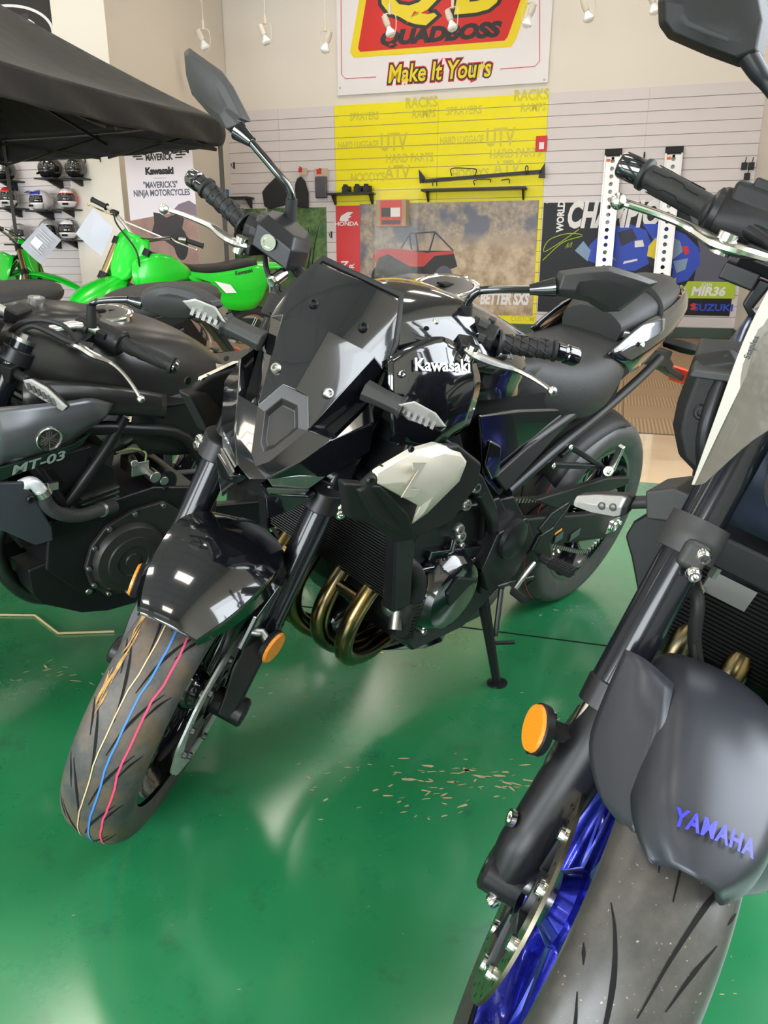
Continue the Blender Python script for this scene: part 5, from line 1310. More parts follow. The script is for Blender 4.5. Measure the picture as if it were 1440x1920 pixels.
# ================================================================== matte black motorcycle on the left
L = Bike('motorcycle', 'matte black motorcycle with round side emblem, its front cut off by the left edge', (-.325, 2.635), 226.7, 14.8, 33, 1.475, 25)
LA = (1.36, 0, .295)
def lfork(y, z): return Vec((LA[0] - (z - LA[2]) * math.tan(L.rake), y, z))
lw = wheel(L, 'front_wheel', LA, .218, .042, GLOSS, True)
tyre(L, 'tire', LA, .295, .055, .075, TYREC, True, lw)
for s in (1, -1): L.add('brake_disc', disc(LA, s * .07, .11, .149), CHROME, lw, True, sm=30)
for s in (1, -1):
    f_ = L.add('fork_leg', cyl(lfork(s * .098, .48), lfork(s * .098, .95), .025, n=20), BLUEBLK, None, True)
    L.add('slider', cyl(lfork(s * .098, .29), lfork(s * .098, .48), .019, n=16), CHROME, f_, True)
    L.add('fork_foot', tube([lfork(s * .098, .42), lfork(s * .098, .28)], .026, 14), SATIN, f_, True)
    L.add('fork_cap', join(cyl(lfork(s * .098, .95), lfork(s * .098, .957), .024), cyl(lfork(s * .098, .957), lfork(s * .098, .966), .011, n=6)), STEEL, f_, True)
rows = [[(LA[0] + (.325 - .03 * (k / 3.0) ** 2) * cos(rad(a)), .075 * k / 3.0, LA[2] + (.325 - .03 * (k / 3.0) ** 2) * sin(rad(a))) for k in (-3, -2, -1, 0, 1, 2, 3)] for a in (135, 115, 95, 75, 60)]
L.add('front_fender', grid(rows, 0, 3, 2), MATTE, None, True, sm=60, solid=.004)
L.add('triple_clamp', join(*[cyl(lfork(s * .098, .905), lfork(s * .098, .935), .034, n=20) for s in (1, -1)], bar(lfork(-.09, .918), lfork(.09, .918), .06, .026), *[cyl(lfork(s * .098, .69), lfork(s * .098, .72), .034, n=20) for s in (1, -1)], bar(lfork(-.09, .705), lfork(.09, .705), .05, .03)), SATIN, None, True, bev=.003)
L.add('headlight', loft([[(1.20, .10 * cos(a), .84 + .09 * sin(a)) for a in [2 * pi * i / 14 for i in range(14)]], [(1.25, .09 * cos(a), .83 + .08 * sin(a)) for a in [2 * pi * i / 14 for i in range(14)]], [(1.28, .05 * cos(a), .82 + .05 * sin(a)) for a in [2 * pi * i / 14 for i in range(14)]]]), LENSDK, None, True)
L.add('meter', box((1.12, 0, .97), (.05, .15, .08), Matrix.Rotation(-.5, 3, 'Y')), PLAST, None, True, bev=.01)
# bars
ge = Vec((0.915, 0.386, 0.99)); gi = Vec((0.93, 0.25, 0.987)); b1 = Vec((0.965, 0.173, 1)); b2 = Vec((1, 0.101, 0.964))
hb = L.add('handlebar', tube([(ge.x, -ge.y, ge.z), (gi.x, -gi.y, gi.z), (b1.x, -b1.y, b1.z), (b2.x, -b2.y, b2.z), (1.005, 0, b2.z), tuple(b2), tuple(b1), tuple(gi), tuple(ge)], .0115, 14, 6), ALU, None, True, sm=60)
for s in (1, -1): L.add('bar_clamp', box((1.005, s * .045, b2.z), (.055, .034, .055)), PLAST, None, True, bev=.006)
for s in (1, -1):
    S_ = lambda p: (p[0], p[1] * s, p[2])
    gf = gi + (ge - gi) * .93
    g_ = grip(L, S_(gi), S_(gf), .0165, RUBBER, ribs=1)
    L.add('bar_end', lathe([(-.002, .010), (-.002, .0155), (.006, .0165), (.012, .0125), (.014, .0001)], S_(gf), Vec(S_(ge)) - Vec(S_(gi)), 24), GLOSS, g_, True)
    L.add('grip_ribs', grip_pattern(S_(gi), S_(gf), .0155, 3, 6), RUBBER, g_, True)
    d = (ge - gi).normalized(); sc0 = gi - d * .062
    sw = L.add('switch_block', loft([[Vec(S_(sc0 + d * t + Vec((.026 * cos(a), 0, .030 * sin(a))))) for a in [2 * pi * i / 12 for i in range(12)]] for t in (0, .006, .052, .060)]), PLAST, None, True, bev=.004)
    L.add('switch_button', box(S_(sc0 + d * .028 + Vec((.024, 0, .012))), (.012, .022, .016)), SATIN, sw, True, bev=.002)
    L.add('collar', loft([[Vec(S_(sc0 + d * t + Vec((q * cos(a), 0, q * sin(a))))) for a in [2 * pi * i / 18 for i in range(18)]] for t, q in ((.058, .028), (.066, .029), (.070, .024))]), SATIN, sw, True)
LV = [(1.01, 0.18, 0.973), (1.02, 0.208, 0.984), (1.015, 0.234, 0.978), (1, 0.252, 0.972), (0.99, 0.268, 0.966), (0.99, 0.297, 0.958), (0.995, 0.33, 0.943), (1, 0.359, 0.924)]
for s in (1, -1):
    lv = L.add('lever', lever([(p[0], p[1] * s, p[2]) for p in LV], [.011, .013, .012, .0095, .0075, .006, .0055, .0055], 8, 5, .0095), ALU, None, True)
    L.add('lever_perch', join(bar((gi.x + .01, s * .185, .985), (1.01, s * .185, .975), .035, .025), cyl((.955, s * .155, .995), (.955, s * .19, .995), .021)), SATIN, lv, True, bev=.004)
LMs = [(0.96, 0.191, 1.007), (0.96, 0.185, 1.033), (0.96, 0.181, 1.055), (0.96, 0.19, 1.067), (0.955, 0.21, 1.08), (0.945, 0.252, 1.1)]
LMo = [(0.935, 0.271, 1.114), (0.935, 0.276, 1.135), (0.935, 0.299, 1.159), (0.93, 0.327, 1.177), (0.925, 0.366, 1.188), (0.92, 0.401, 1.191), (0.915, 0.435, 1.186), (0.91, 0.446, 1.175), (0.91, 0.432, 1.157), (0.91, 0.385, 1.111), (0.915, 0.342, 1.092), (0.93, 0.28, 1.087)]
for s in (1, -1):
    S_ = lambda p: (p[0], p[1] * s, p[2])
    mo = L.add('mirror', mirror_head([S_(p) for p in LMo], (.026, 0, 0)), GREYP, None, True, sm=45, bev=.004)
    L.add('mirror_stem', tube([S_(p) for p in LMs], .0072, 12, 5), GLOSS, mo, True)
    a_ = Vec(S_(LMs[-1])); b_ = Vec(S_((0.935, 0.279, 1.103)))
    L.add('stem_cone', cyl(a_, b_, .009, .015), GLOSS, mo, True)
    L.add('stem_boot', cyl(S_(LMs[0]), S_(LMs[2]), .012, .010), RUBBER, mo, True)
L.add('clutch_cable', tube([(1.02, 0.199, 0.993), (1.03, 0.169, 1.017), (1.04, 0.126, 1.012), (1.05, 0.091, 0.992), (1.05, 0.064, 0.957), (1.05, 0.051, 0.911)], .0055, 8, 6), RUBBER, None, True)
L.add('switch_loom', tube([(1, 0.226, 0.988), (1.02, 0.181, 0.984), (1.03, 0.142, 0.989), (1.04, 0.104, 0.988), (1.05, 0.083, 0.961), (1.06, 0.08, 0.916)], .008, 8, 6), RUBBER, None, True)
sg = L.add('turn_signal', join(loft([[Vec(p) + Vec((dx, 0, dz)) for dx, dz in ((.02, .02), (-.02, .02), (-.02, -.02), (.02, -.02))] for p in ((1.08, 0.071, 0.881), (1.1, 0.123, 0.9))]), cyl((1.1, 0.12, 0.9), (1.11, 0.158, 0.906), .010)), PLAST, None, True, bev=.004)
SL = [(1.115, 0.154, 0.907), (1.115, 0.17, 0.919), (1.115, 0.208, 0.918), (1.115, 0.26, 0.898), (1.11, 0.25, 0.879), (1.105, 0.202, 0.877), (1.105, 0.158, 0.881)]
L.add('lens_body', dome(SL, (-.016, 0, -.004), .8), GREYP, sg, True, bev=.002)
L.add('lens', dome([Vec(p) + Vec((.001, 0, 0)) for p in SL], (.008, 0, .002), .85), CLEAR, sg, True, bev=.001)
cc = sum((Vec(p) for p in SL), Vec()) / len(SL); dl = (Vec(SL[3]) - Vec(SL[0])).normalized()
L.add('lens_reflector', join(*[box(cc + dl * (.012 * (k - 2.5)) + Vec((.010, 0, .002)), (.003, .008, .016), Matrix.Rotation(.5, 3, 'X')) for k in range(6)]), LENSIN, sg, True)

# tank
st3 = [(1.06, .07, .93, .84), (1.0, .115, .955, .80), (.92, .155, .965, .775), (.82, .175, .955, .765), (.72, .175, .942, .755), (.62, .155, .918, .745), (.54, .125, .885, .745), (.47, .095, .84, .74)]
rings = []
for x, w, zc, zb in st3:
    h = zc - zb
    half = [(0, zc), (.40 * w, zc - .01 * h), (.70 * w, zc - .08 * h), (.90 * w, zc - .26 * h), (1.0 * w, zc - .52 * h), (.98 * w, zc - .8 * h), (.85 * w, zb)]
    rings.append([(x, y, z) for y, z in half] + [(x, -y, z) for y, z in reversed(half[1:])])
R2 = [cat([r[j] for r in rings], 4) for j in range(len(rings[0]))]
LT = mat('matte_black_tank', (0.026, 0.025, 0.024), 0.30, 0.45)
ltk = L.add('fuel_tank', loft([cat([R2[j][i] for j in range(len(R2))], 2, True) for i in range(len(R2[0]))]), LT, None, sm=50)
cpc = Vec((.765, 0, .948)); cpn = Vec((.12, 0, .99))
L.add('filler_ring', lathe([(-.008, .066), (.003, .066), (.006, .062), (.006, .052), (.003, .050)], cpc, cpn, 44), CHROME, ltk)
L.add('filler_cap', lathe([(.006, .0001), (.007, .03), (.004, .050), (-.004, .052)], cpc, cpn, 40), DSTEEL, ltk)
L.add('cap_latch', join(box(cpc + Vec((.012, 0, .008)), (.022, .012, .004)), box(cpc + Vec((-.015, .004, .008)), (.014, .004, .003))), VOID, ltk)
L.add('tank_cover', loft([[(x, w * t, z - .02 * abs(t) ** 2) for t in (-1, -.5, 0, .5, 1)] for x, w, z in ((1.0, .07, .972), (.92, .085, .982), (.82, .08, .972), (.79, .06, .958))], cap=False, closed=False), LT, ltk, sm=50, solid=.012)
L.add('ignition', join(cyl((.93, 0, .975), (.93, 0, .992), .018), box((.93, 0, .993), (.016, .004, .004))), STEEL, ltk)
for s in (1, -1):
    S_ = lambda p: (p[0], p[1] * s, p[2])
    # crease line panel below the tank shoulder
    cr = [[(1.03, .150, .865), (.90, .176, .852), (.78, .186, .826), (.70, .180, .80)], [(1.04, .172, .835), (.90, .192, .822), (.78, .196, .795), (.70, .186, .765)], [(1.04, .170, .80), (.90, .19, .78), (.78, .19, .76), (.70, .178, .735)]]
    L.add('tank_side_panel', grid([[S_(p) for p in r] for r in cr], 0, 3, 4), LT, ltk, sm=40, solid=.006)
    kn = [[(.78, .17, .78), (.64, .155, .79), (.52, .13, .80)], [(.78, .16, .70), (.62, .14, .68), (.47, .115, .70)], [(.74, .15, .64), (.60, .13, .60), (.46, .11, .62)]]
    L.add('knee_cover', grid([[S_(p) for p in r] for r in kn], 0, 3, 3), PLAST, None, sm=60, solid=.006)
    # scoop with the round emblem
    sh3 = [[(1.13, .205, .835), (1.05, .222, .838), (.96, .224, .836), (.91, .216, .832), (.85, .200, .805)], [(1.125, .235, .79), (1.05, .244, .79), (.96, .240, .79), (.90, .226, .79), (.865, .208, .785)], [(1.12, .232, .745), (1.06, .238, .742), (.985, .232, .745), (.93, .222, .762), (.88, .208, .77)], [(1.11, .205, .70), (1.06, .21, .708), (1.0, .21, .718), (.95, .21, .735), (.90, .20, .755)]]
    sc3 = L.add('side_scoop', grid([[S_(p) for p in r] for r in sh3], 0, 4, 4), mat('satin_graphite', (0.10, 0.104, 0.112), 0.30, 0.6), None, sm=45, solid=.006)
    if s > 0:
        ec = Vec((1.02, .2445, .765)); en_ = Vec((.05, 1, -.05))
        L.add('emblem_ring', lathe([(-.004, .020), (-.004, .0275), (.003, .0275), (.004, .026), (.003, .0235), (.001, .023)], ec, en_, 36), CHROME, sc3)
        L.add('emblem_disc', lathe([(-.002, .0001), (.001, .0001), (.001, .0235)], ec, en_, 32), DSTEEL, sc3)
        fk = []
        for a in (90, 210, 330):
            d2 = Vec((-cos(rad(a)), 0, sin(rad(a))))
            n2 = Vec((-sin(rad(a)), 0, -cos(rad(a))))
            fk.append(bar(ec + Vec((0, .002, 0)) - d2 * .021, ec + Vec((0, .002, 0)) + d2 * .021, .0025, .002, (0, 1, 0)))
            for q in (-1, 1):
                fk.append(bar(ec + Vec((0, .002, 0)) + d2 * .006 + n2 * .005 * q, ec + Vec((0, .002, 0)) + d2 * .017 + n2 * .005 * q, .0018, .002, (0, 1, 0)))
        L.add('emblem_mark', join(*fk), CHROME, sc3)
        # dark band with model lettering
        bd = [(1.13, .226, .705), (1.03, .222, .715), (.95, .217, .728), (.905, .205, .742), (.93, .21, .718), (1.03, .214, .688), (1.13, .218, .668)]
        L.add('lettered_band', prism(bd, (0, -.006, 0)), mat('dark_green_band', (0.008, 0.020, 0.015), 0.3), sc3, bev=.001)
        L.add('model_lettering', on_plane(text_geo('MT-03', .030, .0004, .0006, 1.45, .25), (1.035, .2235, .7005), (-1, .03, .155), (0, .06, 1)), mat('grey_lettering', (0.16, 0.20, 0.18), .4), sc3, sm=0)
    L.add('radiator_cover', prism([S_(p) for p in ((1.15, .185, .665), (1.055, .19, .648), (1.03, .19, .60), (.995, .19, .515), (.99, .185, .475), (1.03, .18, .47), (1.12, .18, .545), (1.15, .18, .60))], (0, s * .012, 0)), mat('slate_plastic', (0.030, 0.034, 0.042), 0.42), None, bev=.008)
    L.add('cover_bolt', bolt(S_((1.045, .204, .605)), (0, s, 0), .010, .006), SATIN, None)
    L.add('scoop_inner', grid([[S_(p) for p in r] for r in ([(1.13, .20, .83), (1.15, .15, .83)], [(1.125, .225, .76), (1.15, .15, .76)], [(1.11, .20, .70), (1.14, .14, .70)])], 0, 2, 2), VOID, sc3, solid=.003)
# engine
le = L.add('engine_block', join(loft([[(.98, y, .50), (.99, y, .36), (.90, y, .26), (.66, y, .24), (.56, y, .34), (.56, y, .50), (.70, y, .53)] for y in (-.15, -.14, .14, .15)]),
    loft([[(.97, y, .64), (1.0, y, .52), (.93, y, .46), (.78, y, .46), (.80, y, .60), (.88, y, .66)] for y in (-.13, -.12, .12, .135)])), SATIN, None, bev=.008)
lgc = Vec((.775, .15, .345))
LG = mat('dark_cast_cover', (0.030, 0.029, 0.028), 0.42, 0.4)
L.add('generator_cover', lathe([(0, .104), (.018, .103), (.030, .094), (.034, .070), (.038, .068), (.040, .045), (.036, .043), (.036, .022), (.040, .020), (.040, .0001)], lgc, (0, 1, 0), 44), LG, le)
fl_ = [lgc + Vec((.12 * cos(rad(a)) * q, 0, .12 * sin(rad(a)) * q)) for a, q in ((0, 1), (30, 1.0), (60, 1.05), (95, 1.15), (125, 1.45), (150, 1.55), (170, 1.25), (200, 1.0), (235, .98), (270, 1.0), (300, 1), (330, 1))]
L.add('cover_flange', prism(fl_, (0, .014, 0)), LG, le, bev=.004)
for p in fl_[::1]:
    L.add('cover_bolt', bolt(lgc + (p - lgc) * .94 + Vec((0, .014, 0)), (0, 1, 0), .0075, .008), STEEL, le)
L.add('cylinder_fins', join(*[box((.845, .139, .50 + .014 * i), (.10, .008, .004), Matrix.Rotation(.16, 3, 'Y')) for i in range(4)]), STEEL, le, sm=0)
L.add('head_cover', loft([[(.97, y, .655), (.985, y, .62), (.81, y, .595), (.80, y, .645), (.86, y, .675)] for y in (-.12, .13)]), LG, le, bev=.006)
L.add('throttle_body', join(cyl((.76, .02, .60), (.70, .02, .63), .028), box((.73, .10, .58), (.05, .06, .04)), cyl((.74, .10, .60), (.76, .15, .61), .010), cyl((.70, .12, .56), (.70, .155, .56), .016), cyl((.67, .12, .54), (.67, .15, .54), .013)), STEEL, le, bev=.003)
L.add('idle_cable', tube([(.80, .13, .64), (.77, .15, .655), (.735, .155, .64), (.73, .15, .61)], .0025, 6, 5), mat('greenish_wire', (.25, .30, .12), .5), le)
L.add('starter', join(cyl((.66, .05, .53), (.66, .14, .53), .034), bolt((.665, .142, .515), (0, 1, 0), .011, .01)), SATIN, le)
for s in (1, -1):
    S_ = lambda p: (p[0], p[1] * s, p[2])
    fr = L.add('frame_tube', tube([S_(p) for p in ((1.09, .05, .80), (1.02, .13, .68), (.96, .165, .555), (.93, .165, .52))], .0165, 12, 4), SATIN, None)
    L.add('frame_brace', tube([S_(p) for p in ((.95, .168, .545), (.90, .172, .61), (.845, .172, .685), (.80, .165, .75))], .0135, 12, 3), SATIN, fr)
    L.add('main_tube', tube([S_(p) for p in ((1.09, .05, .83), (.95, .14, .745), (.80, .165, .72), (.62, .15, .66), (.52, .14, .50), (.50, .13, .36))], .0165, 12, 4), SATIN, fr)
    L.add('frame_panel', prism([S_(p) for p in ((1.02, .15, .665), (.88, .155, .685), (.90, .155, .60), (.95, .15, .565), (.975, .15, .575))], (0, s * .006, 0)), SATIN, fr, bev=.004)
L.add('panel_slot', prism([(.985, .156, .64), (.972, .156, .645), (.945, .156, .60), (.95, .156, .59), (.963, .156, .595)], (0, .002, 0)), VOID, None)
hz = [(1.058, 0.185, 0.631), (1.037, 0.195, 0.64), (1.016, 0.2, 0.615), (1.007, 0.2, 0.581), (0.98, 0.2, 0.55), (0.926, 0.195, 0.527), (0.866, 0.185, 0.523), (0.821, 0.16, 0.507)]
lh = L.add('coolant_hose', tube(hz[2:], .0165, 14, 6), mat('braided_hose', (.030, .031, .033), .55, bump=.8, bscale=350), None)
L.add('hose_pipe', tube(hz[:3], .0145, 14, 6), mat('pale_metal_pipe', (.62, .63, .65), .35, .3), lh)
L.add('hose_clamp', join(lathe([(-.008, .017), (-.008, .0195), (.008, .0195), (.008, .017)], hz[2], Vec(hz[3]) - Vec(hz[1]), 20), box(Vec(hz[2]) + Vec((-.02, .008, .014)), (.022, .008, .018)), lathe([(-.004, .0165), (-.004, .019), (.004, .019), (.004, .0165)], hz[6], Vec(hz[7]) - Vec(hz[5]), 20)), ALU, lh)
L.add('radiator', loft([[(1.12, .16, .66), (1.12, -.16, .66), (1.08, -.16, .66), (1.08, .16, .66)], [(1.05, .16, .45), (1.05, -.16, .45), (1.01, -.16, .45), (1.01, .16, .45)]]), VOID, None, bev=.004)
for y in (-.05, .05):
    L.add('exhaust_header', tube([(.99, y, .50), (1.05, y, .46), (1.065, y, .38), (1.03, y, .28), (.95, y * .8, .20), (.80, y * .6, .17)], .0205, 12, 6), DSTEEL, None, sm=60)
bl = [(1.028, 0.13, 0.372), (1.019, 0.13, 0.297), (0.998, 0.13, 0.26), (0.892, 0.13, 0.189), (0.816, 0.13, 0.166), (0.715, 0.13, 0.16), (0.678, 0.13, 0.192), (0.794, 0.13, 0.251), (0.864, 0.13, 0.343), (0.948, 0.13, 0.385)]
for s in (1, -1):
    be = L.add('belly_pan', loft([[(p[0], s * y, .24 + (p[2] - .24) * q) for p in bl] for y, q in ((.03, .8), (.115, .95), (.135, 1.0), (.142, .96))]), SATIN, None, bev=.005)
    if s > 0: L.add('pan_bolt', bolt((0.877, 0.144, 0.26), (0, 1, 0), .010, .008), STEEL, be)
    L.add('swingarm', prism([(p[0], s * p[1], p[2]) for p in ((.58, .12, .42), (.3, .13, .38), (-.04, .13, .33), (-.04, .13, .27), (.3, .13, .30), (.58, .12, .34))], (0, -s * .03, 0)), SATIN, None, bev=.006)
    L.add('subframe_tube', tube([(p[0], s * p[1], p[2]) for p in ((.60, .14, .62), (.3, .12, .70), (-.1, .07, .80))], .012, 10, 4), SATIN, None)
    L.add('footpeg', join(tube([(.50, s * .13, .32), (.50, s * .20, .31)], .010, 8), box((.50, s * .235, .305), (.035, .09, .02))), SATIN, None, bev=.003)
L.add('seat', loft(ringset([(.50, .09, .84, .80, .75), (.42, .12, .80, .76, .71), (.32, .14, .79, .745, .70), (.2, .135, .80, .755, .72), (.10, .11, .83, .79, .76)])), SEATM, None, sm=50)
L.add('passenger_seat', loft(ringset([(.12, .08, .87, .84, .80), (.02, .10, .895, .86, .82), (-.12, .10, .91, .88, .84), (-.24, .07, .92, .895, .87)])), SEATM, None, sm=50)
L.add('tail_cowl', loft([[(x, w * cos(a), z + h * sin(a)) for a in [2 * pi * i / 12 for i in range(12)]] for x, w, z, h in ((.22, .12, .74, .035), (.0, .10, .80, .045), (-.20, .07, .86, .035), (-.30, .03, .885, .015))]), MATTE, None)
lr = wheel(L, 'rear_wheel', (0, 0, .315), .219, .065, GLOSS, False)
tyre(L, 'tire', (0, 0, .315), .315, .072, .09, TYREC, False, lr)
dr = L.root.matrix_world.to_3x3().inverted() @ Vec((0, 0, 1))
q0 = Vec((.58, .22, 0)); q0.z = -(L.root.matrix_world @ Vec((.58, .22, 0))).z / dr.z
ls_ = L.add('side_stand', tube([(.62, .13, .28), q0 + Vec((0, 0, .006))], [.013, .010], 10), SATIN, None)
L.add('stand_foot', lathe([(0, .0001), (0, .022), (.006, .022), (.008, .0001)], q0, dr, 18), SATIN, ls_)

# ---- two more bikes of the row, of which only the tails show
def tail_bike(name, label, pos, yaw, lean, seat_m, accent):
    B = Bike(name, label, pos, yaw, lean, 25, 1.475, 25)
    w_ = wheel(B, 'rear_wheel', (0, 0, .315), .219, .06, GLOSS, False)
    tyre(B, 'tire', (0, 0, .315), .315, .07, .09, TYREC, False, w_)
    wf_ = wheel(B, 'front_wheel', (1.36, 0, .295), .218, .042, GLOSS, True)
    tyre(B, 'tire', (1.36, 0, .295), .295, .055, .075, TYREC, True, wf_)
    B.add('passenger_seat', loft(ringset([(.22, .075, .895, .87, .84), (.12, .105, .945, .905, .86), (.0, .12, .968, .925, .885), (-.14, .115, .978, .94, .905), (-.25, .085, .978, .95, .92), (-.29, .05, .968, .955, .935)])), seat_m, None, sm=50)
    B.add('rider_seat', loft(ringset([(.56, .09, .85, .81, .76), (.42, .13, .80, .75, .71), (.28, .14, .80, .755, .72), (.18, .11, .83, .79, .76)])), SEATM, None, sm=50)
    B.add('fuel_tank', loft([[(x, w * cos(a), zc - .09 + .09 * sin(a) + (.0 if sin(a) > 0 else .0)) for a in [2 * pi * i / 16 for i in range(16)]] for x, w, zc in ((1.0, .09, .94), (.90, .15, .97), (.76, .17, .955), (.62, .14, .91), (.52, .10, .86))]), LT, None, sm=60)
    B.add('tail_cowl', loft([[(x, w * cos(a), z + h * sin(a)) for a in [2 * pi * i / 12 for i in range(12)]] for x, w, z, h in ((.30, .12, .77, .035), (.1, .125, .83, .05), (-.12, .10, .885, .04), (-.28, .04, .925, .02))]), PLAST, None)
    B.add('engine_block', loft([[(.98, y, .62), (.99, y, .36), (.90, y, .26), (.60, y, .24), (.50, y, .34), (.55, y, .60)] for y in (-.14, .14)]), SATIN, None, bev=.01)
    for s in (1, -1):
        B.add('swingarm', prism([(p[0], s * p[1], p[2]) for p in ((.58, .12, .42), (.3, .13, .38), (-.04, .13, .33), (-.04, .13, .27), (.3, .13, .30), (.58, .12, .34))], (0, -s * .03, 0)), SATIN, None, bev=.006)
        B.add('fork_leg', cyl((1.36, s * .098, .29), (1.36 - .66 * math.tan(B.rake), s * .098, .95), .023), BLUEBLK, None, True)
        B.add('subframe_tube', tube([(p[0], s * p[1], p[2]) for p in ((.60, .14, .62), (.3, .12, .70), (-.1, .07, .82))], .012, 10, 4), SATIN, None)
        B.add('side_fin', prism([(p[0], s * p[1], p[2]) for p in ((.30, .125, .80), (.08, .14, .89), (-.20, .10, .925), (-.06, .125, .865), (.16, .13, .80))], (0, s * .008, 0)), accent, None, bev=.003)
        B.add('rear_turn_signal', loft([[(-.31 + dx * q, s * y, .80 + dz * q) for dx, dz in ((.028, 0), (.01, .018), (-.02, .014), (-.03, 0), (-.02, -.014), (.01, -.018))] for y, q in ((.04, .5), (.09, .6), (.12, 1.0), (.16, .9), (.19, .35))]), PLAST, None, bev=.003)
    B.add('handlebar', tube([(.92, -.38, 1.0), (.96, -.2, 1.0), (1.0, 0, .96), (.96, .2, 1.0), (.92, .38, 1.0)], .012, 10, 4), SATIN, None, True)
    h_ = B.add('plate_holder', join(loft([[(-.20, .04, .87), (-.20, -.04, .87), (-.25, -.04, .87), (-.25, .04, .87)], [(-.40, .045, .66), (-.40, -.045, .66), (-.42, -.045, .66), (-.42, .045, .66)]]), box((-.43, 0, .60), (.012, .11, .10))), PLAST, None, bev=.004)
    B.add('rear_reflector', box((-.445, 0, .665), (.01, .085, .055)), REDREF, h_, bev=.003)
    dr_ = B.root.matrix_world.to_3x3().inverted() @ Vec((0, 0, 1))
    q_ = Vec((.58, .22, 0)); q_.z = -(B.root.matrix_world @ Vec((.58, .22, 0))).z / dr_.z
    B.add('side_stand', tube([(.62, .13, .28), q_ + Vec((0, 0, .006))], [.013, .010], 10), SATIN, None)
    return B
KGREEN = mat('lime_green_plastic', (0.004, 0.50, 0.018), 0.28, 0, coat=0.35)
T4 = tail_bike('motorcycle', 'black motorcycle behind the matte black one, only its rear seat and red reflector showing', (-1.03, 3.16), 227, 12, SEATM, PLAST)
T5 = tail_bike('motorcycle', 'motorcycle with dark tail and silver and green strips at the far left edge', (-1.80, 3.50), 229, 12, SEATM, STEEL)
T5.add('green_strip', both(prism([(.22, .131, .815), (.06, .147, .878), (-.02, .142, .89), (.10, .142, .84)], (0, .006, 0))), KGREEN, None)


# ================================================================== THINGS ON AND BEFORE THE BACK WALL
def wthing(name, label, cat_, out=0.0, group=None):
    return thing(name, label, cat_, WALL @ Matrix.Translation((0, -out, 0)), group)
def pane(par, name, pts, m, lift, th=.0012, **k):
    """flat printed shape in wall coordinates (x along the wall, z up), lift in front of the board"""
    return add(name, flat(pts, -lift, th), m, par, sm=0, **k)
def letters(par, name, s, c, size, m, lift, bold=0.0, sx=1.0, shear=0.0, rot=0.0, ext=.0006):
    g = text_geo(s, size, ext, bold, sx, shear)
    return add(name, on_plane(g, (c[0], -lift, c[1]), (cos(rot), 0, sin(rot)), (-sin(rot), 0, cos(rot))), m, par, sm=0)
RED = mat('red_print', (0.62, 0.018, 0.012), .45); YEL = mat('yellow_print', (0.80, 0.62, 0.01), .45); NAVY = mat('navy_print', (0.012, 0.014, 0.04), .45)
LIME = mat('lime_print', (0.42, 0.55, 0.02), .45); BLUE = mat('blue_print', (0.015, 0.06, 0.50), .45); LBLUE = mat('pale_blue_print', (0.22, 0.33, 0.50), .45)
GREYPR = mat('grey_print', (0.10, 0.10, 0.14), .5); SAND = mat('sand_print', (0.42, 0.31, 0.19), .5); PALE = mat('banner_white', (0.78, 0.74, 0.75), .45)

# ---- white and red banner high on the wall
qb = wthing('banner', 'white vinyl banner with red and yellow badge and slogan, high on the back wall', 'banner')
bl_, br_ = (-5.525, 3.506), (-2.385, 3.424)
zb = (bl_[1] + br_[1]) / 2
pane(qb, 'banner_sheet', [(bl_[0], zb), (br_[0], zb), (br_[0], 5.35), (bl_[0], 5.35)], PALE, .012, .004)
pane(qb, 'badge_border', [(-5.263, 3.954), (-5.32, 4.028), (-5.095, 5.024), (-2.563, 4.865), (-2.866, 4.019), (-2.929, 3.938)], YEL, .018)
pane(qb, 'badge_field', [(-5.161, 4.025), (-5.194, 4.069), (-4.99, 5.015), (-2.686, 4.876), (-2.98, 4.067), (-3.023, 4.024)], RED, .0205)
letters(qb, 'badge_lettering', 'QUADBOSS', (-3.989, 4.164), .245, INK, .023, .017, 1.36, .22)
q0_, q1_ = (-4.439, 4.731), (-3.474, 4.703)
for nm, dx in (('badge_initial', 0),):
    for s_, c_, mm_, bd, lf in (('Q', q0_, INK, .075, .0235), ('Q', q0_, YEL, .03, .0255), ('B', q1_, INK, .075, .0235), ('B', q1_, YEL, .03, .0255)):
        letters(qb, nm, s_, c_, .92, mm_, lf, bd, 1.25, .15)
sl_c = (-3.97, 3.693)
for mm_, bd, lf in ((RED, .040, .016), (INK, .026, .018), (YEL, .006, .020)):
    letters(qb, 'slogan_lettering', 'Make It Yours', sl_c, .335, mm_, lf, bd, .80, .16)
for P_ in ([(-5.451, 4.72), (-5.46, 3.747), (-5.402, 3.686), (-4.914, 3.679)], [(-3.067, 3.673), (-2.578, 3.676), (-2.515, 3.739), (-2.562, 4.488)]):
    add('border_line', tube([(p[0], -.0175, p[1]) for p in P_], .005, 5), RED, qb)
for p in ((-5.489, 3.569), (-2.434, 3.501)):
    add('grommet', lathe([(0, .006), (0, .016), (.004, .014), (.004, .006)], (p[0], -.016, p[1]), (0, -1, 0), 14), STEEL, qb)

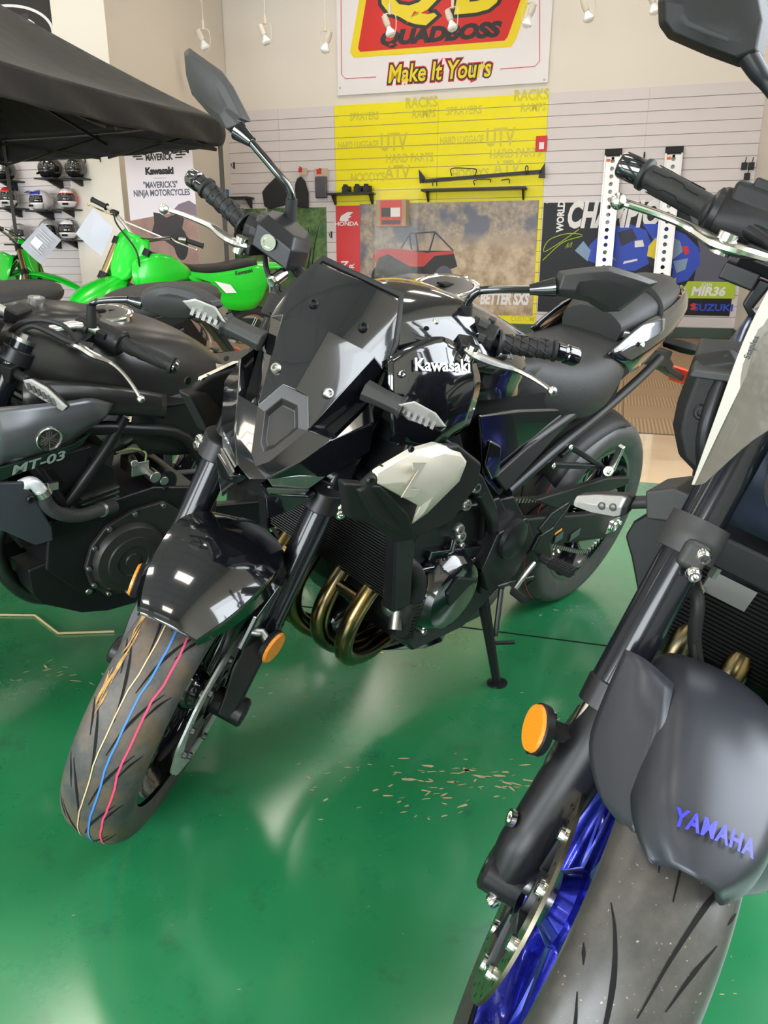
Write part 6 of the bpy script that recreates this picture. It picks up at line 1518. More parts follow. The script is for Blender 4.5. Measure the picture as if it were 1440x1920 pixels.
# ---- off-road vehicle poster with red side strip
m, nt, b = node_mat('desert_print')
tc = nt.nodes.new('ShaderNodeTexCoord')
sep = nt.nodes.new('ShaderNodeSeparateXYZ'); nt.links.new(tc.outputs['Object'], sep.inputs[0])
rock = ramp(nz(9, 8, .75).outputs['Fac'], .42, .60); hill = ramp(nz(1.6, 3, .5).outputs['Fac'], .52, .58); dust = ramp(nz(4.5, 8, .65).outputs['Fac'], .38, .62)
cr = mixc(rock.outputs[0], (0.42, 0.33, 0.23), (0.20, 0.165, 0.14)); ch_ = mixc(hill.outputs[0], cr.outputs[2], (0.11, 0.115, 0.15))
cd = mixc(dust.outputs[0], (0.30, 0.20, 0.10), (0.60, 0.46, 0.30))
zr = ramp(sep.outputs['Z'], 1.50, 1.22); xr = ramp(sep.outputs['X'], -4.4, -3.6)
mu = nt.nodes.new('ShaderNodeMath'); mu.operation = 'MULTIPLY'; nt.links.new(zr.outputs[0], mu.inputs[0]); nt.links.new(xr.outputs[0], mu.inputs[1])
zr2 = ramp(sep.outputs['Z'], .80, .68); mx_ = nt.nodes.new('ShaderNodeMath'); mx_.operation = 'MAXIMUM'
nt.links.new(mu.outputs[0], mx_.inputs[0]); nt.links.new(zr2.outputs[0], mx_.inputs[1])
cf = mixc(mx_.outputs[0], ch_.outputs[2], cd.outputs[2])
nt.links.new(cf.outputs[2], b.inputs['Base Color']); b.inputs['Roughness'].default_value = .4
DESERT = m
hp = wthing('poster', 'wide desert poster with red side-by-side vehicle and red logo strip, on the yellow boards', 'poster')
a0, a1, a2 = (-5.592, 1.915), (-5.191, 1.915), (-2.412, 1.934)
z0_, z1_ = .27, 1.925
pane(hp, 'desert_picture', [(a1[0], z0_), (a2[0], z0_), (a2[0], z1_), (a1[0], z1_)], DESERT, .010, .004)
pane(hp, 'red_strip', [(a0[0], z0_), (a1[0], z0_), (a1[0], z1_ - .02), (a0[0], z1_ - .02)], mat('red_strip_print', (.62, .03, .03), .4), .010, .0045)
pane(hp, 'wing_emblem', [(-5.533, 1.684), (-5.505, 1.755), (-5.397, 1.809), (-5.299, 1.807), (-5.371, 1.753), (-5.326, 1.745), (-5.398, 1.706), (-5.362, 1.698), (-5.417, 1.667)], WHITE, .0155)
letters(hp, 'strip_lettering', 'HONDA', (-5.417, 1.635), .085, WHITE, .0155, .002, 1.25)
letters(hp, 'strip_lettering', 'ENGIN', (-5.448, 0.823), .17, WHITE, .0155, .004, 1, 0, pi / 2)
letters(hp, 'strip_lettering', 'FLOOR', (-5.329, 0.84), .12, WHITE, .0155, .002, 1, 0, pi / 2)
letters(hp, 'slogan_lettering', 'BETTER SXS', (-2.862, 0.511), .235, WHITE, .0155, .012, .60, .18)
def vp(name, pts, m_, lift=.0155): pane(hp, name, pts, m_, lift)
RDV = mat('red_vehicle_print', (.52, .035, .03), .45)
vp('wheel_print', [(c[0], c[1]) for c in [((-3.821, 0.814)[0] + .15 * cos(t), (-3.821, 0.814)[1] + .19 * sin(t)) for t in [2 * pi * i / 20 for i in range(20)]]], GREYPR)
vp('wheel_print', [((-4.869, 0.809)[0] + .14 * cos(t), (-4.869, 0.809)[1] + .2 * sin(t)) for t in [2 * pi * i / 20 for i in range(20)]], INK)
vp('chassis_print', [(-4.931, 1.15), (-4.447, 1.229), (-3.679, 1.225), (-3.605, 0.99), (-3.967, 0.87), (-4.357, 0.892), (-4.709, 0.826), (-4.923, 0.866)], INK, .0150)
vp('body_print', [(-4.975, 1.151), (-4.93, 1.231), (-4.78, 1.262), (-4.517, 1.253), (-4.102, 1.196), (-3.679, 1.225), (-3.661, 1.178), (-3.973, 1.148), (-4.142, 0.989), (-4.358, 0.989), (-4.577, 1.101), (-4.727, 1.182), (-4.886, 1.118), (-4.922, 1.005)], RDV, .0165)
for P_ in ([(-4.517, 1.261), (-4.364, 1.481), (-3.972, 1.5), (-3.679, 1.225)], [(-3.972, 1.5), (-4.06, 1.211)], [(-4.381, 1.465), (-4.344, 1.244)], [(-4.278, 1.48), (-4.24, 1.228)]):
    add('cage_print', tube([(p[0], -.017, p[1]) for p in P_], .012, 5), GREYPR, hp)

# ---- motor racing poster on black
wc = wthing('poster', 'black WORLD CHAMPION racing poster with blue rider, right of the yellow boards', 'poster')
x0, x1, zt, zl = -2.34, .385, 1.885, .335
pane(wc, 'poster_sheet', [(x0, zl), (x1, zl - .02), (x1 + .02, zt - .03), (x0, zt)], mat('glossy_black_print', (.010, .010, .013), .42, spec=.3), .014, .004)
pane(wc, 'grey_panel', [(-0.376, 1.815), (0.354, 1.78), (0.422, 0.791), (-0.152, 0.788), (-0.116, 1.21), (-0.242, 1.567)], GREYPR, .0185)
letters(wc, 'title_lettering', 'CHAMPION', (-1.244, 1.695), .48, WHITE, .0195, .022, .60, .2)
letters(wc, 'title_lettering', 'WORLD', (-2.08, 1.694), .135, WHITE, .0195, .006, .85, 0, pi / 2)
add('signature', tube([(p[0], -.020, p[1]) for p in ((-1.807, 1.514), (-2.07, 1.331), (-2.297, 1.204), (-2.229, 1.369), (-1.963, 1.456), (-1.754, 1.425), (-2.032, 1.331), (-2.305, 1.083))], .007, 5, 5), LIME, wc)
add('signature_number', tube([(p[0], -.020, p[1]) for p in ((-1.987, 1.248), (-1.946, 1.33), (-1.957, 1.255), (-1.893, 1.337), (-1.911, 1.262))], .005, 5, 3), LIME, wc)
RID = [('fairing_print', [(-1.666, 1.082), (-1.644, 1.291), (-1.505, 1.437), (-1.327, 1.545), (-1.108, 1.578), (-0.865, 1.489), (-0.771, 1.285), (-0.79, 1.029), (-0.973, 0.933), (-1.275, 0.954)], BLUE),
       ('fairing_print', [(-1.544, 1.275), (-1.464, 1.216), (-1.24, 1.066), (-1.29, 1.126), (-1.515, 1.29)], LIME), ('screen_print', [(-1.26, 1.464), (-1.066, 1.52), (-0.978, 1.374), (-1.191, 1.273)], NAVY),
       ('sponsor_print', [(-1.012, 1.345), (-0.903, 1.359), (-0.873, 1.271), (-1.004, 1.258)], WHITE), ('sponsor_print', [(-1.135, 1.066), (-0.952, 1.103), (-0.949, 1.074), (-1.146, 1.029)], WHITE),
       ('leathers_print', [(-0.925, 1.576), (-0.671, 1.572), (-0.332, 1.426), (-0.134, 1.246), (-0.094, 1.029), (-0.227, 0.81), (-0.472, 0.734), (-0.446, 0.956), (-0.581, 1.066), (-0.757, 1.358)], BLUE),
       ('helmet_print', [(-0.821, 1.271), (-0.738, 1.386), (-0.583, 1.428), (-0.394, 1.341), (-0.342, 1.196), (-0.461, 1.095), (-0.652, 1.051), (-0.786, 1.139)], LBLUE),
       ('visor_print', [(-0.823, 1.14), (-0.814, 1.271), (-0.724, 1.386), (-0.647, 1.212), (-0.709, 1.103)], YEL), ('visor_print', [(-0.821, 1.118), (-0.708, 1.095), (-0.61, 0.992), (-0.758, 1.007)], INK),
       ('sponsor_print', [(-0.365, 1.268), (-0.279, 1.268), (-0.254, 1.174), (-0.309, 1.153)], RED), ('leathers_print', [(-0.457, 1.066), (-0.261, 1.109), (-0.279, 0.956), (-0.396, 0.905)], LBLUE),
       ('wing_print', [(-1.846, 1.217), (-1.733, 1.351), (-1.616, 1.216), (-1.65, 1.067)], LBLUE), ('glove_print', [(-0.459, 0.808), (-0.39, 0.846), (-0.403, 0.698), (-0.445, 0.682)], LIME)]
for k, (nm, P_, m_) in enumerate(RID):
    pane(wc, nm, P_, m_, .0186 + .0004 * k, .0006)
pane(wc, 'name_band', [(-0.303, 0.654), (-0.225, 0.795), (0.409, 0.784), (0.424, 0.558), (-0.27, 0.557)], LIME, .0215, .001)
letters(wc, 'name_lettering', 'JOAN', (0.032, 0.745), .07, WHITE, .0235, .001, .8)
letters(wc, 'name_lettering', 'MIR36', (0.058, 0.65), .165, WHITE, .0235, .007, 1.05, .15)
letters(wc, 'maker_lettering', 'SUZUKI', (0.156, 0.428), .13, BLUE, .0195, .004, 1.2)
pane(wc, 'maker_emblem', [(-0.118, 0.492), (-0.073, 0.477), (-0.105, 0.447), (-0.066, 0.425), (-0.113, 0.387), (-0.159, 0.409), (-0.125, 0.432), (-0.165, 0.461)], RED, .0195)
for p in ((-2.293, 1.881), (0.228, 1.81), (-1.767, 1.885)):
    add('pin', ell((p[0], -.02, p[1]), .008, .004, .008, 8, 5), WHITE, wc)

# ---- woodland banners
m, nt, b = node_mat('woodland_print')
tc = nt.nodes.new('ShaderNodeTexCoord')
f1 = ramp(nz(7, 10, .8).outputs['Fac'], .38, .64); f2 = ramp(nz(1.8, 4, .6).outputs['Fac'], .4, .62)
g1 = mixc(f1.outputs[0], (0.008, 0.040, 0.012), (0.05, 0.19, 0.05)); g2 = mixc(f1.outputs[0], (0.03, 0.09, 0.02), (0.22, 0.30, 0.10)); g3 = mixc(f2.outputs[0], g1.outputs[2], g2.outputs[2])
nt.links.new(g3.outputs[2], b.inputs['Base Color']); b.inputs['Roughness'].default_value = .4
WOOD = m
w1 = wthing('poster', 'woodland banner with white lettering on a dark band, behind the brake lever', 'poster')
e0, e1 = (-8.031, 1.953), (-6.808, 1.946)
pane(w1, 'woodland_picture', [(e0[0], .25), (e1[0], .25), (e1[0], 1.89), (e0[0], 1.89)], WOOD, .010, .004)
pane(w1, 'dark_band', [(e0[0], 1.30), (e1[0], 1.30), (e1[0], 1.80), (e0[0], 1.80)], mat('brown_black_print', (.03, .024, .02), .5), .0145)
letters(w1, 'title_lettering', 'ISQUAR', (-7.479, 1.67), .30, WHITE, .016, .014, .85, .1)
letters(w1, 'small_lettering', 'HUNTING  CLIMATE  READY', (-7.537, 1.546), .060, WHITE, .016, .001)
w2 = wthing('poster', 'green forest poster between the brake reservoir and the red logo strip', 'poster')
e0, e1 = (-6.79, 1.93), (-5.754, 1.926)
pane(w2, 'forest_picture', [(e0[0] + .01, .25), (e1[0], .25), (e1[0], 1.89), (e0[0] + .01, 1.89)], WOOD, .010, .004)
for k in range(7):
    xx = e0[0] + .12 + .11 * k + random.uniform(-.03, .03)
    add('trunk_print', tube([(xx, -.0145, .9), (xx + random.uniform(-.1, .1), -.0145, 1.25), (xx + random.uniform(-.15, .15), -.0145, 1.6)], [.014, .01, .005], 5, 4), mat('dark_trunk_print', (.02, .035, .015), .5), w2)

# ---- two aluminium loading ramps leaning on the wall
rm0 = None
for k, (pt, pb) in enumerate((((-1.41, 2.576), (-1.506, 0.547)), ((-0.603, 2.586), (-0.678, 0.557)))):
    xt, zt_ = pt; xb = xt - .02
    lb = ('aluminium loading ramp leaning on the racing poster, left one of the pair', 'aluminium loading ramp leaning on the racing poster, right one of the pair')[k]
    M_ = WALL @ Matrix.Translation((xt, 0, 0))
    if rm0 is None:
        rm0 = thing('loading_ramp', lb, 'ramp', M_, 'aluminium loading ramps')
        H_ = zt_; sl = .30 / H_
        Rm = Matrix.Rotation(-math.atan(sl), 3, 'X')
        org = Vec((0, -.36, 0))
        def rp(g): return [tuple(org + Rm @ Vec(v)) for v in g[0]], g[1]
        ALR = mat('ramp_aluminium', (.80, .79, .79), .38, .55)
        for s in (-1, 1):
            add('rail', rp(box((s * .105, 0, H_ / 2), (.022, .05, H_ - .02))), ALR, rm0, bev=.003)
        nh = 24; pz = (H_ - .12) / nh
        # tread plate with a column of round holes: built as cells around octagonal openings
        for i in range(nh):
            z0c, z1c = .02 + pz * i, .02 + pz * (i + 1); zc = (z0c + z1c) / 2; r_ = .030
            oct_ = [(r_ * cos(rad(22.5 + 45 * j)), zc + r_ * sin(rad(22.5 + 45 * j))) for j in range(8)]
            sq = [(.094, zc + .02), (.05, z1c), (-.05, z1c), (-.094, zc + .02), (-.094, zc - .02), (-.05, z0c), (.05, z0c), (.094, zc - .02)]
            V = [(x, -.012, z) for x, z in sq] + [(x, -.012, z) for x, z in oct_] + [(x, .012, z) for x, z in oct_]
            cor = [(.094, z1c), (-.094, z1c), (-.094, z0c), (.094, z0c)]
            V += [(x, -.012, z) for x, z in cor]
            F = [(j, (j + 1) % 8, 8 + (j + 1) % 8, 8 + j) for j in range(8)] + [(8 + j, 8 + (j + 1) % 8, 16 + (j + 1) % 8, 16 + j) for j in range(8)] + [(0, 1, 24), (2, 3, 25), (4, 5, 26), (6, 7, 27)]
            add('punched_rung', rp((V, F)), ALR, rm0, sm=0)
        add('rubber_tip', rp(box((0, -.002, H_ - .035), (.235, .055, .085))), RUBBER, rm0, bev=.004)
        add('price_tag', rp(box((-.06, -.016, H_ - .14), (.055, .003, .04))), mat('orange_tag', (.75, .16, .04), .5), rm0)
        add('hang_hole', rp(lathe([(0, .0001), (0, .02)], (0, -.0135, H_ - .115), (0, -1, 0), 14)), VOID, rm0)
    else:
        copy_thing(rm0, M_, lb)

# ---- hitch carrier, shelves, clear holder and box on the yellow boards
gr = wthing('cargo_rack', 'black steel hitch carrier with wire hoops hung on the yellow boards', 'rack')
p0, p1 = (-4.15, 2.214), (-2.38, 2.266)
BLKM = mat('black_steel', (.02, .02, .02), .45, .3)
add('beam', bar((p0[0], -.15, p0[1]), (p1[0], -.15, p1[1] + .03), .04, .05), BLKM, gr)
add('end_plate', prism([(p[0], -.13, p[1]) for p in ((-4.207, 2.38), (-4.115, 2.274), (-4.113, 2.2), (-4.188, 2.187))], (0, -.04, 0)), BLKM, gr)
add('end_plate', prism([(p[0], -.13, p[1]) for p in ((-2.345, 2.407), (-2.333, 2.209), (-2.424, 2.212), (-2.414, 2.297))], (0, -.04, 0)), BLKM, gr)
for P_ in ([(-3.692, 2.27), (-3.695, 2.371), (-3.447, 2.364), (-3.328, 2.346), (-3.349, 2.26)], [(-2.61, 2.253), (-2.608, 2.366), (-2.577, 2.351), (-2.587, 2.252)], [(-3.981, 2.138), (-3.974, 2.204), (-3.925, 2.21), (-3.915, 2.137)], [(-3.344, 2.137), (-3.346, 2.202), (-3.126, 2.211), (-3.116, 2.167)], [(-2.953, 2.191), (-2.845, 2.203), (-2.835, 2.145)]):
    add('wire_hoop', tube([(p[0], -.2, p[1]) for p in P_], .008, 6, 4), BLKM, gr)
def shelf(label, x0, x1, z, d=.26, br=True):
    sh_ = wthing('display_shelf', label, 'shelf')
    add('shelf_board', box(((x0 + x1) / 2, -d / 2 - .01, z), (x1 - x0, d, .03)), BLKM, sh_, bev=.004)
    for x in (x0 + .06, x1 - .06):
        add('bracket', prism([(x, -.01, z - .01), (x, -.01, z - .15), (x, -.05, z - .15), (x, -d * .8, z - .02)], (.02, 0, 0)), BLKM, sh_)
    return sh_
q = (-5.657, 2.066), (-4.926, 2.094)
shelf('short black shelf left of the clear holder, carrying small black clamps', q[0][0], q[1][0], q[0][1])
q2 = (-4.152, 2.083), (-2.592, 2.082)
shelf('long black shelf below the hitch carrier on the yellow boards', q2[0][0], q2[1][0], q2[0][1], .22)
for k, u in enumerate(((-5.357, 2.139), (-5.165, 2.15), (-5.019, 2.131))):
    o = wthing('clamp', ('black clamp standing at the left end of the short shelf', 'black clamp in the middle of the short shelf', 'black clamp nearest the clear holder')[k], 'clamp', group='black clamps on the short shelf')
    zz = q[0][1] + .016
    add('clamp_body', join(box((u[0], -.15, zz + .045), (.13, .10, .09)), box((u[0] - .02, -.15, zz + .10), (.06, .08, .04))), BLKM, o, bev=.01)
    add('clamp_knob', cyl((u[0] + .05, -.21, zz + .05), (u[0] + .05, -.25, zz + .05), .03), RUBBER, o)
m, nt, b = node_mat('clear_acrylic')
b.inputs['Base Color'].default_value = (.85, .90, .86, 1); b.inputs['Roughness'].default_value = .06; b.inputs['Alpha'].default_value = .05
ACR = m
ac = wthing('acrylic_holder', 'clear acrylic wall holder standing in front of the off-road poster', 'holder')
xa, xb_ = (-4.862, 1.767)[0], (-4.18, 1.756)[0]
za, zb_ = (-4.536, 0.832)[1], (-4.541, 2.122)[1]
for nm, g in (('side_panel', box((xa, -.15, (za + zb_) / 2), (.012, .28, zb_ - za))), ('side_panel', box((xb_, -.15, (za + zb_) / 2), (.012, .28, zb_ - za))), ('front_panel', box(((xa + xb_) / 2, -.29, (za + zb_) / 2), (xb_ - xa, .010, zb_ - za))),
              ('shelf_panel', box(((xa + xb_) / 2, -.15, (-4.567, 1.576)[1]), (xb_ - xa, .27, .012))), ('shelf_panel', box(((xa + xb_) / 2, -.15, (-4.564, 0.982)[1]), (xb_ - xa, .27, .012)))):
    add(nm, g, ACR, ac, sm=0)
bx_ = wthing('carton', 'small brown carton with red and black label inside the clear holder', 'box')
c0, c1_ = (-4.866, 1.59), (-4.363, 1.912)
zz = (-4.567, 1.576)[1] + .006
add('carton_body', box(((c0[0] + c1_[0]) / 2, -.14, zz + .19), (c1_[0] - c0[0] - .03, .2, .38)), mat('cardboard', (.42, .28, .15), .7), bx_, bev=.004)
xm = (c0[0] + c1_[0]) / 2
add('red_label', box((xm, -.2412, zz + .19), (.34, .002, .36)), RED, bx_, sm=0)
add('black_panel', box((xm - .08, -.2428, zz + .20), (.14, .002, .13)), INK, bx_, sm=0)
add('white_panel', box((xm + .07, -.2428, zz + .20), (.15, .002, .13)), WHITE, bx_, sm=0)
add('black_strip', box((xm, -.2428, zz + .055), (.30, .002, .06)), INK, bx_, sm=0)
# apparel and packets on hooks
for k, (P_, lb) in enumerate((([(-6.817, 2.13), (-6.748, 2.207), (-6.565, 2.352), (-6.414, 2.238), (-6.297, 2.18), (-6.362, 1.946), (-6.709, 1.872), (-6.791, 1.922)], 'black face mask on a hook, left of the mirror stem'),
                              ([(-6.24, 2.234), (-6.201, 2.318), (-6.136, 2.347), (-6.067, 2.268), (-6.019, 2.096), (-6.026, 1.876), (-6.272, 1.896)], 'black face mask with red tag, right of the mirror stem'))):
    o = wthing('face_mask', lb, 'face mask', group='face masks on hooks')
    add('fabric', dome([(p[0], -.07, p[1]) for p in P_], (0, -.05, 0), .7), mat('black_fabric', (.022, .022, .024), .85), o, bev=.01)
    cx = sum(p[0] for p in P_) / len(P_); tz = max(p[1] for p in P_)
    add('header_card', box((cx + .03, -.06, tz + .07), (.13, .004, .10)), mat('tan_card', (.55, .42, .30), .6), o)
    add('red_tag', box((cx - .02, -.064, tz + .09), (.06, .004, .06)), RED, o)
    add('hook', cyl((cx, -.005, tz + .12), (cx, -.16, tz + .13), .006, n=8), BLKM, o)
o = wthing('blister_pack', 'clear packet of a dark part with red and tan header card', 'packet')
p0, p1 = (-5.903, 2.016), (-5.706, 2.337)
add('packet', box(((p0[0] + p1[0]) / 2, -.08, (p0[1] + p1[1]) / 2), (p1[0] - p0[0], .06, p1[1] - p0[1])), mat('dark_packet', (.06, .06, .075), .2, coat=.6), o, bev=.02)
add('header_card', box(((p0[0] + p1[0]) / 2, -.06, p1[1] + .05), (.22, .004, .13)), mat('tan_card', (.55, .42, .30), .6), o)
add('red_tag', box((p0[0] + .06, -.065, p1[1] + .07), (.08, .004, .07)), RED, o)
add('hook', cyl(((p0[0] + p1[0]) / 2, -.005, p1[1] + .1), ((p0[0] + p1[0]) / 2, -.14, p1[1] + .11), .006, n=8), BLKM, o)
o = wthing('price_sign', 'small red price sign at the right edge of the yellow boards', 'sign')
p = (-2.425, 2.682)
add('sign_card', box((p[0], -.03, p[1]), (.16, .006, .20)), RED, o, bev=.002)
add('sign_picture', box((p[0] + .005, -.0345, p[1] - .03), (.07, .003, .09)), WHITE, o, sm=0)
add('sign_clip', box((p[0], -.016, p[1] + .08), (.03, .03, .03)), BLKM, o)
for k, pp_ in enumerate(((0.32, 2.296), (0.407, 2.294), (0.371, 2.162))):
    o = wthing('hook_cover', ('left upper black display hook near the right corner', 'right upper black display hook near the right corner', 'lower black display hook near the right corner')[k], 'hook', group='display hooks near the corner')
    add('hook_plate', box((pp_[0], -.02, pp_[1]), (.075, .02, .095)), BLKM, o, bev=.004)
    add('prong', tube([(pp_[0], -.02, pp_[1] + .04), (pp_[0], -.10, pp_[1] + .06), (pp_[0], -.13, pp_[1] + .10)], .006, 6, 3), BLKM, o)
for k, pp_ in enumerate(((-0.992, 2.468), (-7.327, 2.547), (-5.673, 1.476))):
    o = wthing('hook', ('single black hook between the two ramps', 'single black hook right of the tent post', 'single black hook left of the red logo strip')[k], 'hook')
    add('hook_plate', box((pp_[0], -.016, pp_[1]), (.022, .012, .10)), BLKM, o)
    add('prong', tube([(pp_[0], -.02, pp_[1] - .03), (pp_[0], -.10, pp_[1] - .02), (pp_[0], -.12, pp_[1] + .02)], .006, 6, 3), BLKM, o)
q3 = (-7.854, 2.044), (-6.997, 2.057)
shelf('black shelf behind the right-hand grip, beside the tall show banner', q3[0][0], q3[1][0], q3[0][1], .28)
o = wthing('carton', 'small bright blue box on the shelf by the tent post', 'box')
p = (-7.473, 2.203)
add('box_body', box((p[0], -.17, q3[0][1] + .07), (.17, .1, .11)), mat('bright_blue', (.02, .16, .55), .4), o, bev=.006)
add('box_lid', box((p[0], -.17, q3[0][1] + .128), (.176, .106, .012)), mat('bright_blue', (.02, .16, .55), .4), o, bev=.003)

# ---- tall show banner
tb = wthing('show_banner', 'tall white stand-up banner with lettering over a dusk motorcycle picture, beside the pillar', 'banner', 0)
OB = 3.32
tl_, tr_ = (-7.147, 2.322), (-6.208, 2.289); bl_, br_ = (-7.18, 1.191), (-6.191, 1.187)
zt_ = 2.45; zb = .06
PINKW = mat('pale_lilac_print', (.72, .66, .72), .45)
pane(tb, 'banner_sheet', [(tl_[0], zb), (tr_[0], zb), (tr_[0], zt_), (tl_[0], zt_)], PINKW, OB, .004)
zm = (-6.721, 1.598)[1]
m, nt, b = node_mat('dusk_desert_print')
tc = nt.nodes.new('ShaderNodeTexCoord'); n1 = ramp(nz(3, 6, .6).outputs['Fac'], .4, .62); c1 = mixc(n1.outputs[0], (.34, .20, .16), (.22, .13, .11))
nt.links.new(c1.outputs[2], b.inputs['Base Color']); b.inputs['Roughness'].default_value = .45
pane(tb, 'desert_picture', [(tl_[0], zb), (tr_[0], zb), (tr_[0], zm + .06), (tl_[0] + .5, zm + .02), (tl_[0], zm - .05)], m, OB + .0045)
pane(tb, 'mountain_print', [(tl_[0] + .55, zm), (tl_[0] + .7, zm + .13), (tl_[0] + .85, zm + .17), (tr_[0], zm + .12), (tr_[0], zm)], mat('violet_hill_print', (.20, .15, .19), .5), OB + .0050)
mc = [(-6.807, 1.642), (-6.718, 1.629), (-6.633, 1.578), (-6.495, 1.613), (-6.381, 1.562), (-6.42, 1.451), (-6.356, 1.338), (-6.369, 1.188), (-6.479, 1.138), (-6.568, 1.239), (-6.747, 1.348), (-6.865, 1.38), (-6.805, 1.518)]
pane(tb, 'motorcycle_print', mc, mat('dark_motorcycle_print', (.035, .026, .028), .5), OB + .0055)
pane(tb, 'wheel_print', [((-6.452, 1.264)[0] + .10 * cos(t), (-6.452, 1.264)[1] + .19 * sin(t)) for t in [2 * pi * i / 20 for i in range(20)]], INK, OB + .0060)
letters(tb, 'title_lettering', 'TOP GUN', (-6.644, 2.357), .19, INK, OB + .0045, .006, .95)
letters(tb, 'title_lettering', 'MAVERICK', (-6.668, 2.263), .10, INK, OB + .0045, .004, .78)
for s in (-1, 1):
    c_ = (-6.665, 2.293)
    for k in range(3):
        add('wing_print', box((c_[0] + s * (.33 - .03 * k), -OB - .0048, c_[1] + .02 - .03 * k), (.16 - .03 * k, .001, .016)), INK, tb, sm=0)
letters(tb, 'maker_lettering', 'Kawasaki', (-6.676, 2.109), .105, INK, OB + .0045, .007, 1.0)
add('rule_line', box(((-6.677, 2.031)[0], -OB - .0045, (-6.677, 2.031)[1]), (.18, .001, .004)), GREYPR, tb, sm=0)
letters(tb, 'slogan_lettering', '"MAVERICK\'S"', (-6.677, 1.952), .100, GREYPR, OB + .0045, .003, .78)
letters(tb, 'slogan_lettering', 'NINJA MOTORCYCLES', (-6.672, 1.861), .100, GREYPR, OB + .0045, .003, .78)
add('base_foot', box(((tl_[0] + tr_[0]) / 2, -OB, .035), (tr_[0] - tl_[0], .25, .07)), ALU, tb, bev=.01)
add('support_pole', cyl(((tl_[0] + tr_[0]) / 2, -OB + .03, .06), ((tl_[0] + tr_[0]) / 2, -OB + .03, zt_), .012), ALU, tb)

# ---- black emblem banner, top left
eb = wthing('banner', 'black banner with white oval emblem, top left corner above the tent', 'banner')
OE = 3.02
e0, e1 = (-9.91, 4.259), (-8.143, 4.06)
pane(eb, 'banner_sheet', [(e0[0], 3.30), (e1[0], 3.30), (e1[0], 5.3), (e0[0], 5.3)], mat('black_banner', (.018, .016, .015), .5), OE, .004)
c_ = (-8.934, 3.782); rx_ = (-8.179, 3.729)[0] - c_[0]; rz_ = (-8.87, 4.129)[1] - c_[1]
def oval(rx, rz, n=48): return [(c_[0] + rx * cos(2 * pi * i / n), c_[1] + rz * sin(2 * pi * i / n)) for i in range(n)]
pane(eb, 'emblem_ring', oval(rx_, rz_), PALE, OE + .0045)
pane(eb, 'emblem_field', oval(rx_ * .95, rz_ * .91), mat('black_banner', (.018, .016, .015), .5), OE + .0062)
pane(eb, 'emblem_oval', oval(rx_ * .72, rz_ * .70), PALE, OE + .0080)
P_ = [(-9.496, 3.81), (-9.044, 3.985), (-8.554, 4.006), (-8.51, 3.986), (-8.633, 3.738), (-8.785, 3.611)]
pane(eb, 'emblem_letter', P_, mat('dark_grey_print', (.04, .04, .045), .5), OE + .0098)

# ---- hanging reflector lamps
pl0 = None
names = ('first from the left', 'second from the left', 'third from the left', 'fourth from the left, bulb pointing straight down', 'fifth from the left, over the red badge', 'sixth from the left, over the red badge', 'seventh from the left, at the badge corner', 'eighth from the left, right of the banner', 'ninth from the left, beside the big mirror')
PW = mat('lamp_white', (.66, .60, .50), .4); BULB = mat('bulb_glass', (.86, .86, .86), .2, coat=.6)
for k, pk in enumerate(((-7.855, 3.975), (-6.928, 3.95), (-6.01, 3.95), (-5.159, 3.804), (-4.275, 3.929), (-3.462, 3.934), (-2.521, 3.909), (-1.807, 3.91), (-1.054, 3.933))):
    M_ = WALL @ Matrix.Translation((pk[0], -1.5, pk[1])) @ Matrix.Rotation(rad((25, 20, 5, 170, 10, -20, 160, 15, 10)[k]), 4, 'Z')
    lb = 'small white hanging spot lamp, ' + names[k]
    if pl0 is None:
        pl0 = thing('pendant_lamp', lb, 'lamp', M_, 'hanging spot lamps')
        add('cord', cyl((0, 0, .16), (0, 0, 1.75), .006, n=6), PW, pl0)
        add('stem', cyl((0, 0, .13), (0, 0, .24), .018, n=12), PW, pl0)
        add('lamp_holder', tube([(-.075, 0, .12), (-.045, 0, .05), (-.02, 0, .0)], [.035, .042, .036], 14), PW, pl0)
        add('bulb', lathe([(0, .025), (.03, .034), (.07, .062), (.095, .066), (.115, .05), (.122, .0001)], (-.02, 0, 0), (.35, 0, -1), 20), BULB, pl0)
        add('yoke', tube([(-.09, 0, .13), (0, 0, .145), (.07, 0, .12), (.08, 0, .0), (.06, 0, -.10), (.0, 0, -.13)], .006, 6, 4), PW, pl0)
    else:
        copy_thing(pl0, M_, lb)


# ================================================================== TENT
FR, NR = Vec((-1.46, 7.70, 0)), Vec((-2.62, 5.20, 0))
e1 = NR - FR; e2 = Vec((-.907, .421, 0)) * 2.80
FLc, NLc = FR + e2, NR + e2
tent = thing('canopy_tent', 'black pop-up canopy tent standing over the bikes at upper left', 'tent', Matrix.Identity(4))
m, nt, b = node_mat('black_tent_cloth')
b.inputs['Base Color'].default_value = (.014, .013, .0125, 1); b.inputs['Roughness'].default_value = .6; b.inputs['Sheen Weight'].default_value = .06; b.inputs['Specular IOR Level'].default_value = .35
tc = nt.nodes.new('ShaderNodeTexCoord'); n_ = nz(3.0, 3, .5); bp_ = nt.nodes.new('ShaderNodeBump'); bp_.inputs['Strength'].default_value = .35; bp_.inputs['Distance'].default_value = .05
nt.links.new(n_.outputs['Fac'], bp_.inputs['Height']); nt.links.new(bp_.outputs[0], b.inputs['Normal'])
TENT = m
def tp(u, v, z): # u along e1 (0 far, 1 near), v along e2
    p = FR + e1 * u + e2 * v; return (p.x, p.y, z)
EZ, EB = 2.27, 2.055
G = []
N_ = 24
